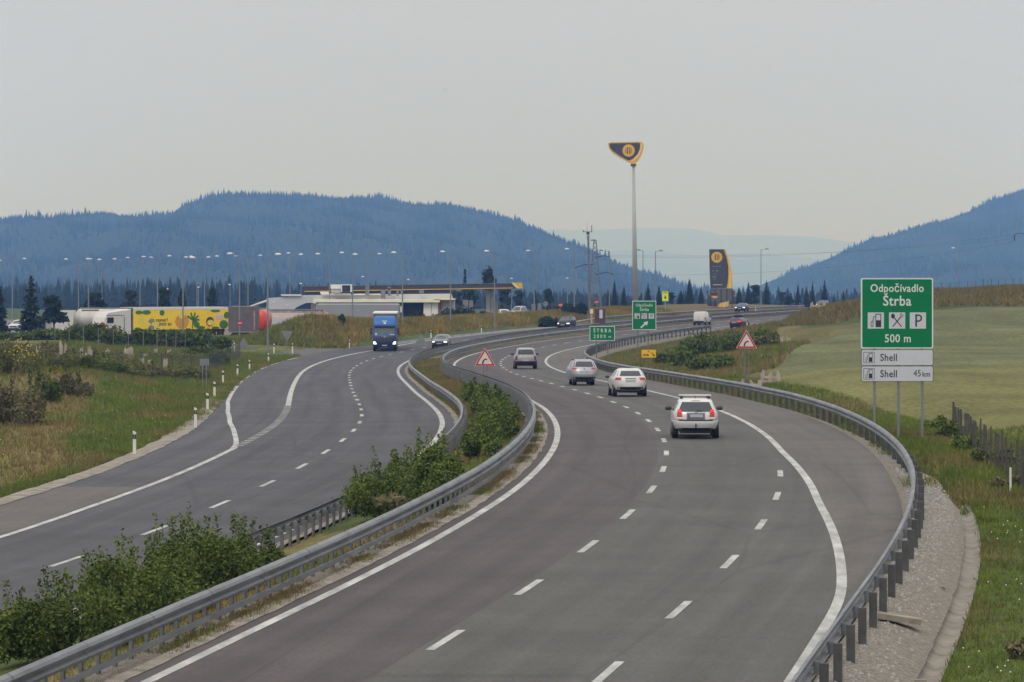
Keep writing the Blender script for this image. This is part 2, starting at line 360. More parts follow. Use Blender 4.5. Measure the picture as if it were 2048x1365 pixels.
LEFT = (
  (-32.54,-29.36,-26.18,-23.13,-20.35,-17.83,-15.57,-13.59,-11.88,-10.45,-9.29,-8.40,-7.77,-7.36,-7.13,-7.08,-7.20,-7.49,-7.91,-8.40,-8.92,-9.45,-9.96,-10.45,-10.93,-11.40,-11.86,-12.31,-12.72,-13.09,-13.40,-13.62,-13.74,-13.73,-13.60,-13.32,-12.90,-12.32,-11.50,-10.60,-9.59,-8.43,-7.05,-5.41,-3.51,-1.40,0.84,3.17,5.54,7.91,10.20,12.77,15.25,17.73,20.21,22.69,25.17,27.65,30.13,32.61,35.09,37.57,40.05,42.54,45.02,47.50,49.98,52.52,55.13,57.81,60.55,63.36,66.24,69.18,72.18,75.25,78.38,81.57,84.82,88.14,91.52,94.96,98.46,102.02,105.64,109.32),
  (24.5,33.0,41.4,49.9,58.4,67.1,75.8,84.5,93.4,102.3,111.2,120.1,129.1,138.1,147.1,156.1,165.1,174.1,183.1,192.1,201.1,210.1,219.0,228.0,237.0,246.0,255.0,264.0,273.0,282.0,291.0,300.0,309.0,318.0,327.0,335.9,344.9,353.9,362.9,371.8,380.9,390.0,399.2,408.4,417.5,426.6,435.5,444.3,453.1,461.7,470.3,479.2,487.9,496.5,505.2,513.8,522.5,531.1,539.8,548.4,557.1,565.7,574.4,583.0,591.7,600.3,609.0,617.7,626.4,635.1,643.8,652.5,661.1,669.7,678.3,686.9,695.4,703.9,712.4,720.9,729.4,737.8,746.2,754.6,762.9,771.2),
  (-8.57,-8.47,-8.37,-8.23,-8.09,-7.95,-7.80,-7.64,-7.47,-7.28,-7.08,-6.94,-6.82,-6.72,-6.67,-6.65,-6.65,-6.66,-6.70,-6.75,-6.80,-6.87,-6.94,-6.99,-7.05,-7.11,-7.18,-7.25,-7.31,-7.35,-7.39,-7.41,-7.43,-7.43,-7.42,-7.40,-7.38,-7.35,-7.31,-7.25,-7.18,-7.07,-6.95,-6.82,-6.71,-6.60,-6.48,-6.37,-6.25,-6.15,-6.06,-5.96,-5.86,-5.76,-5.69,-5.61,-5.53,-5.48,-5.43,-5.38,-5.33,-5.29,-5.25,-5.20,-5.16,-5.12,-5.09,-5.07,-5.04,-5.02,-5.00,-4.98,-4.96,-4.94,-4.92,-4.89,-4.87,-4.85,-4.84,-4.83,-4.81,-4.80,-4.79,-4.78,-4.76,-4.75),
  (0.3610,0.3610,0.3610,0.3301,0.2992,0.2683,0.2374,0.2065,0.1756,0.1446,0.1136,0.0837,0.0573,0.0350,0.0154,-0.0038,-0.0235,-0.0406,-0.0521,-0.0577,-0.0590,-0.0577,-0.0557,-0.0539,-0.0528,-0.0519,-0.0504,-0.0481,-0.0444,-0.0385,-0.0299,-0.0190,-0.0065,0.0074,0.0227,0.0389,0.0556,0.0727,0.0894,0.1063,0.1249,0.1476,0.1736,0.1992,0.2215,0.2397,0.2536,0.2632,0.2698,0.2661,0.2568,0.2793,0.2793,0.2793,0.2793,0.2793,0.2793,0.2793,0.2793,0.2793,0.2793,0.2793,0.2793,0.2793,0.2793,0.2793,0.2793,0.2838,0.2913,0.2988,0.3064,0.3138,0.3213,0.3288,0.3362,0.3436,0.3510,0.3584,0.3657,0.3731,0.3804,0.3877,0.3949,0.4022,0.4094,0.4166),
)
def resample(A, step=1.0):
    """Catmull-Rom through the surveyed points, one sample per metre"""
    A = np.array(A, float); n = A.shape[1]; k = 9
    P = np.concatenate([2 * A[:, :1] - A[:, 1:2], A, 2 * A[:, -1:] - A[:, -2:-1]], 1)
    out = []
    for i in range(1, n):
        p0, p1, p2, p3 = P[:, i - 1], P[:, i], P[:, i + 1], P[:, i + 2]
        for t in np.arange(k) / k:
            out.append(.5 * ((2 * p1) + (-p0 + p2) * t + (2 * p0 - 5 * p1 + 4 * p2 - p3) * t * t + (-p0 + 3 * p1 - 3 * p2 + p3) * t ** 3))
    out.append(A[:, -1]); out = np.array(out).T
    th = np.arctan2(np.gradient(out[0]), np.gradient(out[1]))
    for _ in range(6): th[1:-1] = (th[:-2] + 2 * th[1:-1] + th[2:]) / 4
    out[3] = th
    return out
CM = resample(MAIN); CL = resample(LEFT)         # main carriageway, left carriageway: samples 1 m apart
IM = lambda k: int(round((k + 6) * 9))           # dash number -> sample index
IL = lambda k: int(round((k + 8) * 9))
def pt(C, i, w, dz=0.0):
    """point beside sample i (may be fractional), w metres to the right of the lane line"""
    i = min(max(i, 0), C.shape[1] - 1.001); a = int(i); t = i - a
    x, y, z, h = C[:, a] * (1 - t) + C[:, a + 1] * t
    return (x + w * math.cos(h), y - w * math.sin(h), z + dz)
def head(C, i): return float(C[3, int(min(max(i, 0), C.shape[1] - 1))])
def iy(C, y): return int(np.argmin(np.abs(C[1] - y)))
def spot(u, d): return (u - UC) / F * d          # sideways metres of a sight line at distance d
def up(v, d): return (VH - v) / F * d            # height of a sight line at distance d

def near(C, x, y):
    """for arrays x, y: (signed offset, height, sample index, distance)"""
    x = np.asarray(x, float).ravel(); y = np.asarray(y, float).ravel()
    w = np.empty_like(x); z = np.empty_like(x); jj = np.empty(len(x), int); ds = np.empty_like(x)
    for a in range(0, len(x), 20000):
        b = slice(a, a + 20000)
        D = (x[b, None] - C[0][None, :]) ** 2 + (y[b, None] - C[1][None, :]) ** 2
        j = D.argmin(1); jj[b] = j; dx = x[b] - C[0][j]; dy = y[b] - C[1][j]
        s = dx * np.sin(C[3][j]) + dy * np.cos(C[3][j])
        w[b] = dx * np.cos(C[3][j]) - dy * np.sin(C[3][j])
        z[b] = C[2][j] + s * 0.0; ds[b] = np.sqrt(D[np.arange(len(j)), j])
        k = np.clip(j + np.sign(s).astype(int), 0, C.shape[1] - 1)
        z[b] = C[2][j] + (C[2][k] - C[2][j]) * np.clip(abs(s), 0, 1)
    return w, z, jj, ds

# ground levels read off the photograph: (column, row, distance)
CP = [(-40,900,140),(0,860,160),(60,800,190),(60,745,220),(60,712,260),(200,745,250),(200,718,290),(330,735,280),(350,712,320),(60,690,330),
      (300,694,350),(400,703,350),(430,712,330),(-60,700,300),(0,668,450),(200,676,450),(400,674,450),(600,670,470),(700,660,500),(900,652,520),(1050,645,540),
      (1150,645,520),(1250,632,560),(1300,618,580),(1400,612,620),(1500,612,650),(1200,640,600),(800,640,600),(300,650,600),(0,648,600),
      (1870,622,350),(2048,618,350),(2120,616,350),(2048,578,400),(2150,574,400),(1880,582,400),(1780,596,400),(1720,610,400),(1640,614,470),(1610,622,450),
      (1590,648,380),(1570,700,270),(1600,755,205),(1620,690,280),(1750,742,215),(1750,680,290),(1900,790,185),(2048,840,160),(2100,850,150),(2048,700,270),(2048,655,320),
      (1900,700,270),(1850,860,165),(1950,900,140),(2000,960,115),(2060,1000,100),(1730,655,330),(1350,722,320),(1300,726,290),(1450,712,310),(1500,700,330),(1300,692,370),
      (1500,672,410),(1550,655,440),(1230,728,270),(1450,745,260),(1540,740,230),(2000,1100,85),(2080,1250,70),
      (2048,582,480),(1800,606,480),(2048,592,560),(1700,612,560),(2200,600,700)]
CPX = np.array([spot(u, d) for u, v, d in CP]); CPY = np.array([float(d) for u, v, d in CP]); CPZ = np.array([up(v, d) for u, v, d in CP])
ex = [(x, y, z) for y, z in ((720, -6.6), (800, -6.9), (950, -8.0), (1200, -10.5), (1600, -15), (2200, -20), (3500, -28), (6000, -30), (13000, -30), (32000, -30)) for x in np.linspace(-.2, .2, 5) * y]
CPX = np.r_[CPX, [e[0] for e in ex]]; CPY = np.r_[CPY, [e[1] for e in ex]]; CPZ = np.r_[CPZ, [e[2] for e in ex]]
def base(x, y):
    x = np.asarray(x, float); y = np.asarray(y, float); out = np.empty_like(x)
    for a in range(0, len(x), 20000):
        b = slice(a, a + 20000)
        sy = 0.10 * y[b, None] + 12
        sx = 0.015 * y[b, None] + 4.5
        D = ((x[b, None] - CPX) / sx) ** 2 + ((y[b, None] - CPY) / sy) ** 2
        W = 1 / (D + .12) ** 2.2
        out[b] = (W * CPZ).sum(1) / W.sum(1)
    return out
def sstep(t): t = np.clip(t, 0, 1); return t * t * (3 - 2 * t)
def mound(x, y, cx, cy, h, sx, sy): return h * np.exp(-((x - cx) / sx) ** 2 - ((y - cy) / sy) ** 2)
def ground(x, y, full=False):
    shp = np.shape(x); x = np.asarray(x, float).ravel(); y = np.asarray(y, float).ravel()
    wm, zm, jm, dm = near(CM, x, y); wl, zl, jl, dl = near(CL, x, y)
    B = base(x, y)
    # the turfed bank between the left carriageway and the rest area
    bank = np.clip((y - 382) / 14, 0, 1) * np.clip((600 - y) / 60, 0, 1)
    hb = np.interp(y, [380, 396, 420, 440, 480, 520, 560, 600], [2.2, 2.9, 2.0, 1.7, 1.4, 1.3, 1.3, 1.3])
    B = np.maximum(B, zl - .3 * bank) * bank + B * (1 - bank)
    rid = bank * hb * np.exp(-((wl + 15) / 5.0) ** 2)
    out = B.copy()
    right = sstep((wm - 9.6) / 9.0)
    lo = zm - .18 - .52 * sstep((wm - 7.6) / 1.1) + .22 * sstep((wm - 8.98) / .35)
    zr = lo * (1 - right) + B * right
    left = sstep((-wl - 9.0) / 9.0)
    zlf = (zl - .10) * (1 - left) + (B + 0) * left + rid
    # between the carriageways
    t = np.clip((wl - 4.6) / np.maximum((wl - 4.6) + (-wm - 4.7), .2), 0, 1)
    zmid = (zl * (1 - t) + zm * t) - .10
    dropr = -0.12
    isr = wm > 7.5
    ism = (wm <= 7.5) & (wm >= -4.7)
    isl = wl < -8.6
    isL = (wl >= -8.6) & (wl <= 4.6)
    far = sstep((y - 690) / 60)
    z = np.where(ism, zm + np.where(wm > 6.5, -.3, dropr), np.where(isL, zl + dropr, np.where(isr, zr, np.where(isl, zlf, zmid))))
    z = z * (1 - far) + B * far
    z = np.where(y < 30, B, z)
    if full: return z, wm, wl, jm, jl
    return z.reshape(shp)
def gz(x, y): return float(ground(np.array([x]), np.array([y]))[0])

# ------------------------------------------------------------------ ground sheet
ys = [30.0]
while ys[-1] < 30000: ys.append(ys[-1] + max(.6, ys[-1] * (.0075 if ys[-1] < 700 else .03)))
ys = np.array(ys); nx = 280
T = np.linspace(-1, 1, nx); GX = T[None, :] * (0.175 * ys[:, None] + 22); GY = np.repeat(ys[:, None], nx, 1)
Z, wm, wl, jm, jl = ground(GX, GY, True)
GZ = Z.reshape(GX.shape)
gx, gy = GX.ravel(), GY.ravel()
U = UC + F * gx / gy; V = VH - F * Z / gy
lum = rng.random(len(gx))
nz = np.sin(gx * .9 + np.sin(gy * .13) * 2) * .5 + np.sin(gy * .31 + gx * .5) * .5 + np.sin(gx * 2.3 - gy * .21) * .3
green = np.array([.070, .092, .020]); dry = np.array([.19, .145, .055]); olive = np.array([.110, .094, .030]); field = np.array([.112, .118, .046])
field2 = np.array([.145, .138, .042]); brown = np.array([.125, .092, .032]); earth = np.array([.17, .13, .09])
Cc = np.tile(green, (len(gx), 1))
def put(mask, c, a=1.0):
    a = np.broadcast_to(a, gx.shape)[mask][:, None]; Cc[mask] = Cc[mask] * (1 - a) + np.asarray(c) * a
# meadow left: dry tongues and green patches
put((wl < -9) & (nz > .25) & (gy < 380), dry, .55)
put((wl < -9) & (gy > 120) & (gy < 260) & (gx < -17 - (gy - 130) * .10), dry, .6)
put((wl < -9) & (gy > 376) & (gy < 640), olive, 1)
put((wl < -9) & (gy > 376) & (gy < 640) & (nz > 0.1), brown, .5)
med = (wm < -4.8) & (wl > 4.4)
put(med & (nz > .1), dry, .7)
put(med & (gy > 200), dry, .5)
# inside of the curve
inn = (wm > 8) & (gy > 225) & (gy < 480)
put(inn, olive, .8); put(inn & (nz > .2), dry, .35)
# arable field on the right with its curved left end, brown rise behind
fx0 = np.interp(gy, [120, 150, 180, 200, 230, 270, 300, 330, 360, 375], [14.5, 17, 16.5, 16.0, 17.0, 21.5, 26.0, 32.5, 44, 62])
fl = (gx > fx0) & (gy > 118) & (gy < 362) & (wm > 9)
put(fl, field); put(fl & (gy < 225), field2, .75)
put(fl & (gy >= 150), field2, np.clip((235 - gy) / 60, 0, .8))
bandf = 1 + .09 * np.sin(gy * .42 + gx * .12) + .07 * np.sin(gy * .17 - gx * .05 + 1) + .05 * np.sin(gx * .9 + gy * .02)
Cc[fl] *= bandf[fl][:, None]
put((gx > 20) & (gy >= 362) & (gy < 700), brown)
put((gx > 30) & (gy > 352) & (gy < 368) & ~fl, green * .7)
put((gy > 640) & (gx < 20), green * .8)
put(gy > 760, [.05, .075, .03])
nr, ncx = GX.shape
idx = np.arange(nr * ncx).reshape(nr, ncx)
fc = np.stack([idx[:-1, :-1], idx[:-1, 1:], idx[1:, 1:], idx[1:, :-1]], -1).reshape(-1, 4)
go = mesh_obj('ground', np.stack([gx, gy, Z], 1), fc, ground_mat(), smooth=True)
ca = go.data.color_attributes.new('zone', 'FLOAT_COLOR', 'POINT')
ca.data.foreach_set('color', np.concatenate([Cc, np.ones((len(Cc), 1))], 1).astype(np.float32).ravel())
struct(go, label='meadow, verges and arable field rolling away to the hills')

# ------------------------------------------------------------------ carriageways
def strip(name, C, i0, i1, wa, wb, dz, m, nc=4, step=1, prof=None, jig=0.0):
    """ribbon along an alignment between offsets wa(i) and wb(i)"""
    fa = wa if callable(wa) else (lambda i: wa); fb = wb if callable(wb) else (lambda i: wb)
    vs = []; ww = []; ii = np.arange(i0, i1 + .01, step)
    for i in ii:
        a, b = fa(i), fb(i)
        for c in range(nc + 1):
            t = c / nc
            w = a + (b - a) * t + (random.uniform(-jig, jig) if jig and c in (0, nc) else 0)
            vs.append(pt(C, i, w, dz + (prof(t) if prof else 0))); ww.append((w, i, 0))
    n = len(ii); k = nc + 1
    fs = [(r * k + c, r * k + c + 1, (r + 1) * k + c + 1, (r + 1) * k + c) for r in range(n - 1) for c in range(nc)]
    o = mesh_obj(name, np.array(vs), np.array(fs), m, smooth=True)
    a = o.data.attributes.new('road', 'FLOAT_VECTOR', 'POINT'); a.data.foreach_set('vector', np.array(ww, np.float32).ravel())
    return o
interp = lambda xs, vs: (lambda i: float(np.interp(i, xs, vs)))
yi = lambda C, *ys_: [iy(C, y) for y in ys_]
N1 = CM.shape[1] - 1; N2 = CL.shape[1] - 1
i_cut = iy(CM, 740)
def smoothed(f, a, b, n):                 # soften the corners of an offset function
    t = np.arange(a, b + 1.0); v = np.array([f(i) for i in t])
    for _ in range(n): v[1:-1] = (v[:-2] + 2 * v[1:-1] + v[2:]) / 4
    return interp(t, v)
RE = smoothed(interp(yi(CM, 45, 60, 73, 83, 96, 108, 120), [6.95, 6.9, 6.7, 5.9, 4.85, 4.3, 3.93]), 5, 400, 14)     # right edge line offset
struct(strip('road_fast_lane', CM, 10, i_cut, -4.75, -.28, 0.0, M_PURPLE, nc=2))
struct(strip('road_slow_lane', CM, 10, i_cut, -.28, lambda i: RE(i) + .12, 0.0, M_GREY, nc=3))
PE = interp(yi(CM, 45, 88, 105, 121, 147, 182, 241, 320, 400, 430), [7.25, 7.2, 6.95, 7.0, 7.1, 7.2, 7.3, 7.2, 7.2, 7.2])
struct(strip('road_shoulder', CM, 10, i_cut, lambda i: RE(i) + .12, PE, 0.0, M_SHLD, nc=2))
LO = interp(yi(CL, 60, 112, 125, 140, 165, 205, 300, 345, 372, 392, 420, 470), [-7.0, -6.9, -6.8, -6.9, -7.5, -8.0, -8.2, -8.4, -8.4, -7.0, -6.6, -6.6])
struct(strip('road_opposite', CL, 6, iy(CL, 740), lambda i: max(LO(i), -4.1 if i < iy(CL, 118) else -40), 4.55, 0.0, M_LEFT, nc=4))
struct(strip('road_opposite_shoulder', CL, 6, iy(CL, 118), LO, -4.1, 0.001, M_SHLD, nc=2))
# verges: gravel and gutter on the right, kerb and gutter beside the median, stony kerb on the far left
GE = interp(yi(CM, 45, 100, 110, 150, 470), [8.75, 8.75, 8.4, 8.2, 8.2])
struct(strip('gravel_verge', CM, 10, iy(CM, 448), PE, GE, 0.0, M_GRAVEL, nc=6, prof=lambda t: -.04 - .42 * t * t, jig=.02))
struct(strip('drain_gutter', CM, 10, iy(CM, 103), 8.62, 9.16, -.30, M_GUTTER, nc=6, prof=lambda t: -.30 + .14 * (2 * t - 1) ** 2 - .10 * t))
struct(strip('median_kerb', CM, 10, iy(CM, 215), -4.62, -4.30, .0, M_KERB, nc=3, prof=lambda t: .012 + .02 * (1 - t), jig=.035))
struct(strip('median_gravel', CM, 10, iy(CM, 330), -5.1, -4.6, .0, M_GRAVEL, nc=2, prof=lambda t: .006, jig=.10))
struct(strip('verge_kerb', CL, 6, iy(CL, 342), lambda i: LO(i) - .75, lambda i: LO(i) + .06, .0, M_KERB, nc=4, prof=lambda t: .012 + .03 * math.sin(3 * t), jig=.07))
struct(strip('left_median_kerb', CL, 6, iy(CL, 330), 4.45, 4.75, .0, M_KERB, nc=2, prof=lambda t: .02, jig=.05))

def lines(name, C, segs, dz=.008):
    """painted lines: list of (i0, i1, offset or function, half width)"""
    vs, fs = [], []
    for i0, i1, w, hw in segs:
        f = w if callable(w) else (lambda i, w=w: w); st = 1.0 if i1 - i0 > 4 else (i1 - i0) / 3
        ii = np.arange(i0, i1 + 1e-6, st); o = len(vs)
        for i in ii: vs += [pt(C, i, f(i) - hw, dz), pt(C, i, f(i) + hw, dz)]
        fs += [(o + 2 * k, o + 2 * k + 1, o + 2 * k + 3, o + 2 * k + 2) for k in range(len(ii) - 1)]
    return struct(mesh_obj(name, vs, fs, M_LINE))
seg = [(10, i_cut, -3.92, .11), (10, i_cut, RE, .112)]
for k in range(-2, 74): seg.append((IM(k) - 1.5, IM(k) + 1.5, 0, .085 if k < 12 else .1))
for k in range(-2, 6): j = (5.55 + 1.05 * k) * 9; seg.append((j - 1.5, j + 1.5, 3.65, .085))
lines('road_markings', CM, seg)
S1 = 120                           # where the slip lane opens
seg = [(6, iy(CL, 700), 3.9, .12), (6, S1, -3.9, .115), (S1, iy(CL, 700), -3.9, .10)]
edge = smoothed(interp([S1 - 1, S1 + 2, S1 + 11, S1 + 24, S1 + 38, S1 + 56, S1 + 79, S1 + 107, iy(CL, 340)], [-3.9, -4.1, -5.0, -6.15, -6.86, -7.34, -7.57, -7.75, -7.75]), S1 - 3, iy(CL, 340), 5)
seg.append((S1 - 1, iy(CL, 340), edge, .11))
seg[2] = (iy(CL, 190), iy(CL, 700), -3.9, .15)
i = S1 + 1.0
while i < iy(CL, 190): seg.append((i, i + .45, -3.9, .19)); i += 1.4   # close ticks of the slip lane
for k in range(-3, 66): seg.append((IL(k) - 1.5, IL(k) + 1.5, 0, .085 if k < 12 else .1))
i = iy(CL, 385)
while i < iy(CL, 470): seg.append((i, i + 1.6, interp([i, i + 1.6], [-4.2, -6.0]), .55)); i += 4.2     # hatched wedge
seg.append((iy(CL, 380), iy(CL, 474), interp(yi(CL, 380, 400, 474), [-5.2, -6.2, -4.0]), .1))
lines('opposite_road_markings', CL, seg)

# ramp out of the rest area and exit lane on the far right
def poly_sheet(name, pts, m, dz=0.02):
    """paved area given by (column, row, distance) corners"""
    vs = [(spot(u, d), d, up(v, d) + dz) for u, v, d in pts]
    return struct(mesh_obj(name, vs, [tuple(range(len(vs)))], m))
rp = []
for i in range(iy(CL, 338), iy(CL, 380), 3): rp.append(pt(CL, i, LO(i) + .3, .006))
zr0 = rp[0][2]
vs = []; fs = []
ni = len(rp)
for k, p in enumerate(rp):
    t = k / (ni - 1)
    for c in range(14):
        s = c / 13
        y = p[1] * (1 - s) + (346 + 27 * t) * s; x = p[0] * (1 - s) + (-46) * s
        vs.append((x, y, p[2] * (1 - s) + (-7.2) * s))
for k in range(ni - 1):
    for c in range(13): fs.append((k * 14 + c, k * 14 + c + 1, (k + 1) * 14 + c + 1, (k + 1) * 14 + c))
RAMP = np.array(vs)
struct(mesh_obj('ramp_road', RAMP, np.array(fs), M_SHLD, smooth=True))
ex = [(CM, iy(CM, 425), 4.0, 7.2), (CM, iy(CM, 450), 4.0, 7.5), (CM, iy(CM, 461), 4.0, 10.3), (CM, iy(CM, 480), 4.5, 13.6), (CM, iy(CM, 500), 5.5, 15.6), (CM, iy(CM, 530), 9.5, 19), (CM, iy(CM, 575), 15, 25)]
fa = interp([e[1] for e in ex], [e[2] for e in ex]); fb = interp([e[1] for e in ex], [e[3] for e in ex])
struct(strip('exit_road', CM, ex[0][1], ex[-1][1], fa, fb, .012, M_SHLD, nc=4))
lines('exit_road_marking', CM, [(ex[0][1], ex[-1][1], lambda i: fb(i) - .5, .12)], dz=.024)

# ------------------------------------------------------------------ hills
def hill(name, prof, yc, y0, yb, x0, x1, treeh, label, seed, n_tree, ztoe=-30):
    """wooded ridge: crest read from the photograph at distance yc, toe at y0, far side at yb"""
    rg = np.random.default_rng(seed)
    us = [p[0] for p in prof]; vs_ = [p[1] for p in prof]
    ph = rg.random(8) * 6
    def hz(x, y):
        u = UC + F * x / yc
        zc = (VH - np.interp(u, us, vs_)) / F * yc - treeh * .75
        wob = 300 * np.sin(x / 260 + ph[0]) + 120 * np.sin(x / 90 + ph[1])
        t = np.clip((y - y0 - wob * .3) / (yc - y0), 0, 1)
        up_ = t * t * (3 - 2 * t) * .6 + t * .4
        dn = np.clip((yb - y) / (yb - yc), 0, 1)
        n = 7 * np.sin(x / 55 + ph[2] + y / 170) + 6 * np.sin(y / 110 + ph[3] + x / 140) + 4 * np.sin(x / 31 + y / 63 + ph[4])
        bell = 4 * t * (1 - t)
        z = ztoe + (zc - ztoe) * up_ + n * bell * np.clip((zc - ztoe) / 100, 0, 1)
        return np.where(y > yc, ztoe + (zc - ztoe) * (dn * dn * (3 - 2 * dn)), z)
    X = np.linspace(x0, x1, 160); Y = np.linspace(y0, yb, 90)
    XX, YY = np.meshgrid(X, Y); ZZ = hz(XX, YY)
    ix = np.arange(XX.size).reshape(XX.shape)
    f = np.stack([ix[:-1, :-1], ix[:-1, 1:], ix[1:, 1:], ix[1:, :-1]], -1).reshape(-1, 4)
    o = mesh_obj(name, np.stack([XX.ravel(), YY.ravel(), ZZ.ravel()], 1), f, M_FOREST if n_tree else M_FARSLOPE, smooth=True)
    struct(o, label=label)
    if n_tree:
        x = rg.uniform(x0, x1, n_tree); y = rg.uniform(y0 + 100, yc + 40, n_tree)
        y[: n_tree // 6] = yc + rg.uniform(-90, 20, n_tree // 6)
        z = hz(x, y); k = z > ztoe + 2; x, y, z = x[k], y[k], z[k]; n = len(x)
        h = treeh * np.where(rg.random(n) < .12, rg.uniform(1.4, 2.0, n), rg.uniform(.5, 1.35, n)); h = h * (.75 + .35 * np.sin(x / 47 + ph[5]) * np.sin(y / 61 + x / 83 + ph[6]) + .2 * np.sin(x / 17 + ph[7])); r = h * rg.uniform(.13, .25, n)
        v = np.zeros((n, 6, 3)); a0 = rg.random(n) * 6.28
        for k in range(5):
            a = a0 + k * 2 * math.pi / 5
            v[:, k, 0] = x + r * np.cos(a); v[:, k, 1] = y + r * np.sin(a); v[:, k, 2] = z - 1
        v[:, 5] = np.stack([x, y, z + h], 1)
        b = np.arange(n)[:, None] * 6
        t = np.concatenate([np.stack([b[:, 0] + k, b[:, 0] + (k + 1) % 5, b[:, 0] + 5], 1) for k in range(5)])
        f = mesh_obj(name + '_forest', v.reshape(-1, 3), t, M_FOREST)
        struct(f, 'stuff', 'spruce forest covering the ' + label)
M_FARSLOPE = mat('haze_lightened_slopes', (.12, .12, .095), rough=.9, col2=(.22, .21, .17), scale=.003, detail=8, spec=.1)  # farmland tone, lightened so the base colour carries some of the distance haze
LP = [(-400,470),(-200,455),(0,442),(60,438),(110,436),(170,430),(215,422),(260,431),(330,437),(370,429),(400,407),(450,394),(520,390),(600,397),(680,394),(760,399),(830,407),(900,408),(960,415),(1000,428),(1050,447),(1090,460),(1140,480),(1180,502),(1230,522),(1290,547),(1340,567),(1375,585),(1450,610),(1600,640)]
hill('left_hill', LP, 5200, 3000, 6600, -1300, 420, 7.5, 'blue wooded ridge behind the rest area', 3, 44000)
RP = [(1380,640),(1450,612),(1500,592),(1540,572),(1580,547),(1640,522),(1700,497),(1780,467),(1850,447),(1900,432),(1960,410),(2048,374),(2200,330),(2500,260)]
hill('right_hill', RP, 5600, 3600, 7200, 250, 1350, 7.5, 'pale blue wooded slope rising at the right edge', 5, 34000)
FP = [(-2000,500),(300,470),(1000,462),(1100,459),(1180,461),(1280,456),(1380,458),(1410,462),(1440,471),(1520,471),(1620,474),(1700,484),(1800,500),(2000,520),(3000,560)]
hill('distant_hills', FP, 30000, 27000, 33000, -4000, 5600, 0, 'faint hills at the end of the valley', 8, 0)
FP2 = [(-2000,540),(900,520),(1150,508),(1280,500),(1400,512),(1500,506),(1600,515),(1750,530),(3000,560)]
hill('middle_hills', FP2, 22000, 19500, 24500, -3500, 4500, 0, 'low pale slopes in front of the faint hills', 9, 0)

# ------------------------------------------------------------------ air
hb = MB(); hb.box(-9500, 9500, -60, 34000, -34, 520)
M_HAZE = bpy.data.materials.new('haze_air'); M_HAZE.use_nodes = True
nt = M_HAZE.node_tree; nt.nodes.clear()
ho = nt.nodes.new('ShaderNodeOutputMaterial'); hv = nt.nodes.new('ShaderNodeVolumePrincipled')
hv.inputs['Color'].default_value = (0.205, 0.425, 1.0, 1)
hv.inputs['Absorption Color'].default_value = (1, 1, 1, 1)      # scatters blue, absorbs nothing
hv.inputs['Density'].default_value = 0.000205
hv.inputs['Anisotropy'].default_value = 0.6
nt.links.new(hv.outputs[0], ho.inputs['Volume'])
haze = hb.build('haze', M_HAZE)
struct(haze, 'stuff', 'thin blue haze filling the valley air')

# ------------------------------------------------------------------ plants
def quads(P, size, rg, flat=0.0, up_bias=0.0, aspect=1.6):
    """one randomly turned leaf quad per point"""
    n = len(P); a = rg.normal(size=(n, 3)); a[:, 2] *= (1 - flat); a /= np.linalg.norm(a, axis=1)[:, None] + 1e-9
    b = rg.normal(size=(n, 3)); b -= (b * a).sum(1)[:, None] * a; b /= np.linalg.norm(b, axis=1)[:, None] + 1e-9
    s = size * rg.uniform(.6, 1.4, n)[:, None] / 2
    A = a * s * aspect; Bv = b * s
    v = np.stack([P - A, P + Bv * .9, P + A, P - Bv * .9], 1)
    return v.reshape(-1, 3)
def qfaces(n): return np.arange(n * 4).reshape(n, 4)
def cloud(blobs, n, rg, shell=.55):
    """points inside overlapping ellipsoids, denser towards their skins"""
    vol = np.array([b[3] * b[4] * b[5] for b in blobs]); vol = vol ** .75; k = rg.choice(len(blobs), n, p=vol / vol.sum())
    Bb = np.array(blobs)[k]; d = rg.normal(size=(n, 3)); d /= np.linalg.norm(d, axis=1)[:, None]
    r = (shell + (1 - shell) * rg.random(n)) * (1 + .12 * rg.normal(size=n))
    inner = rg.random(n) < .3; r[inner] = rg.random(inner.sum()) ** .5
    return Bb[:, :3] + d * Bb[:, 3:] * r[:, None]
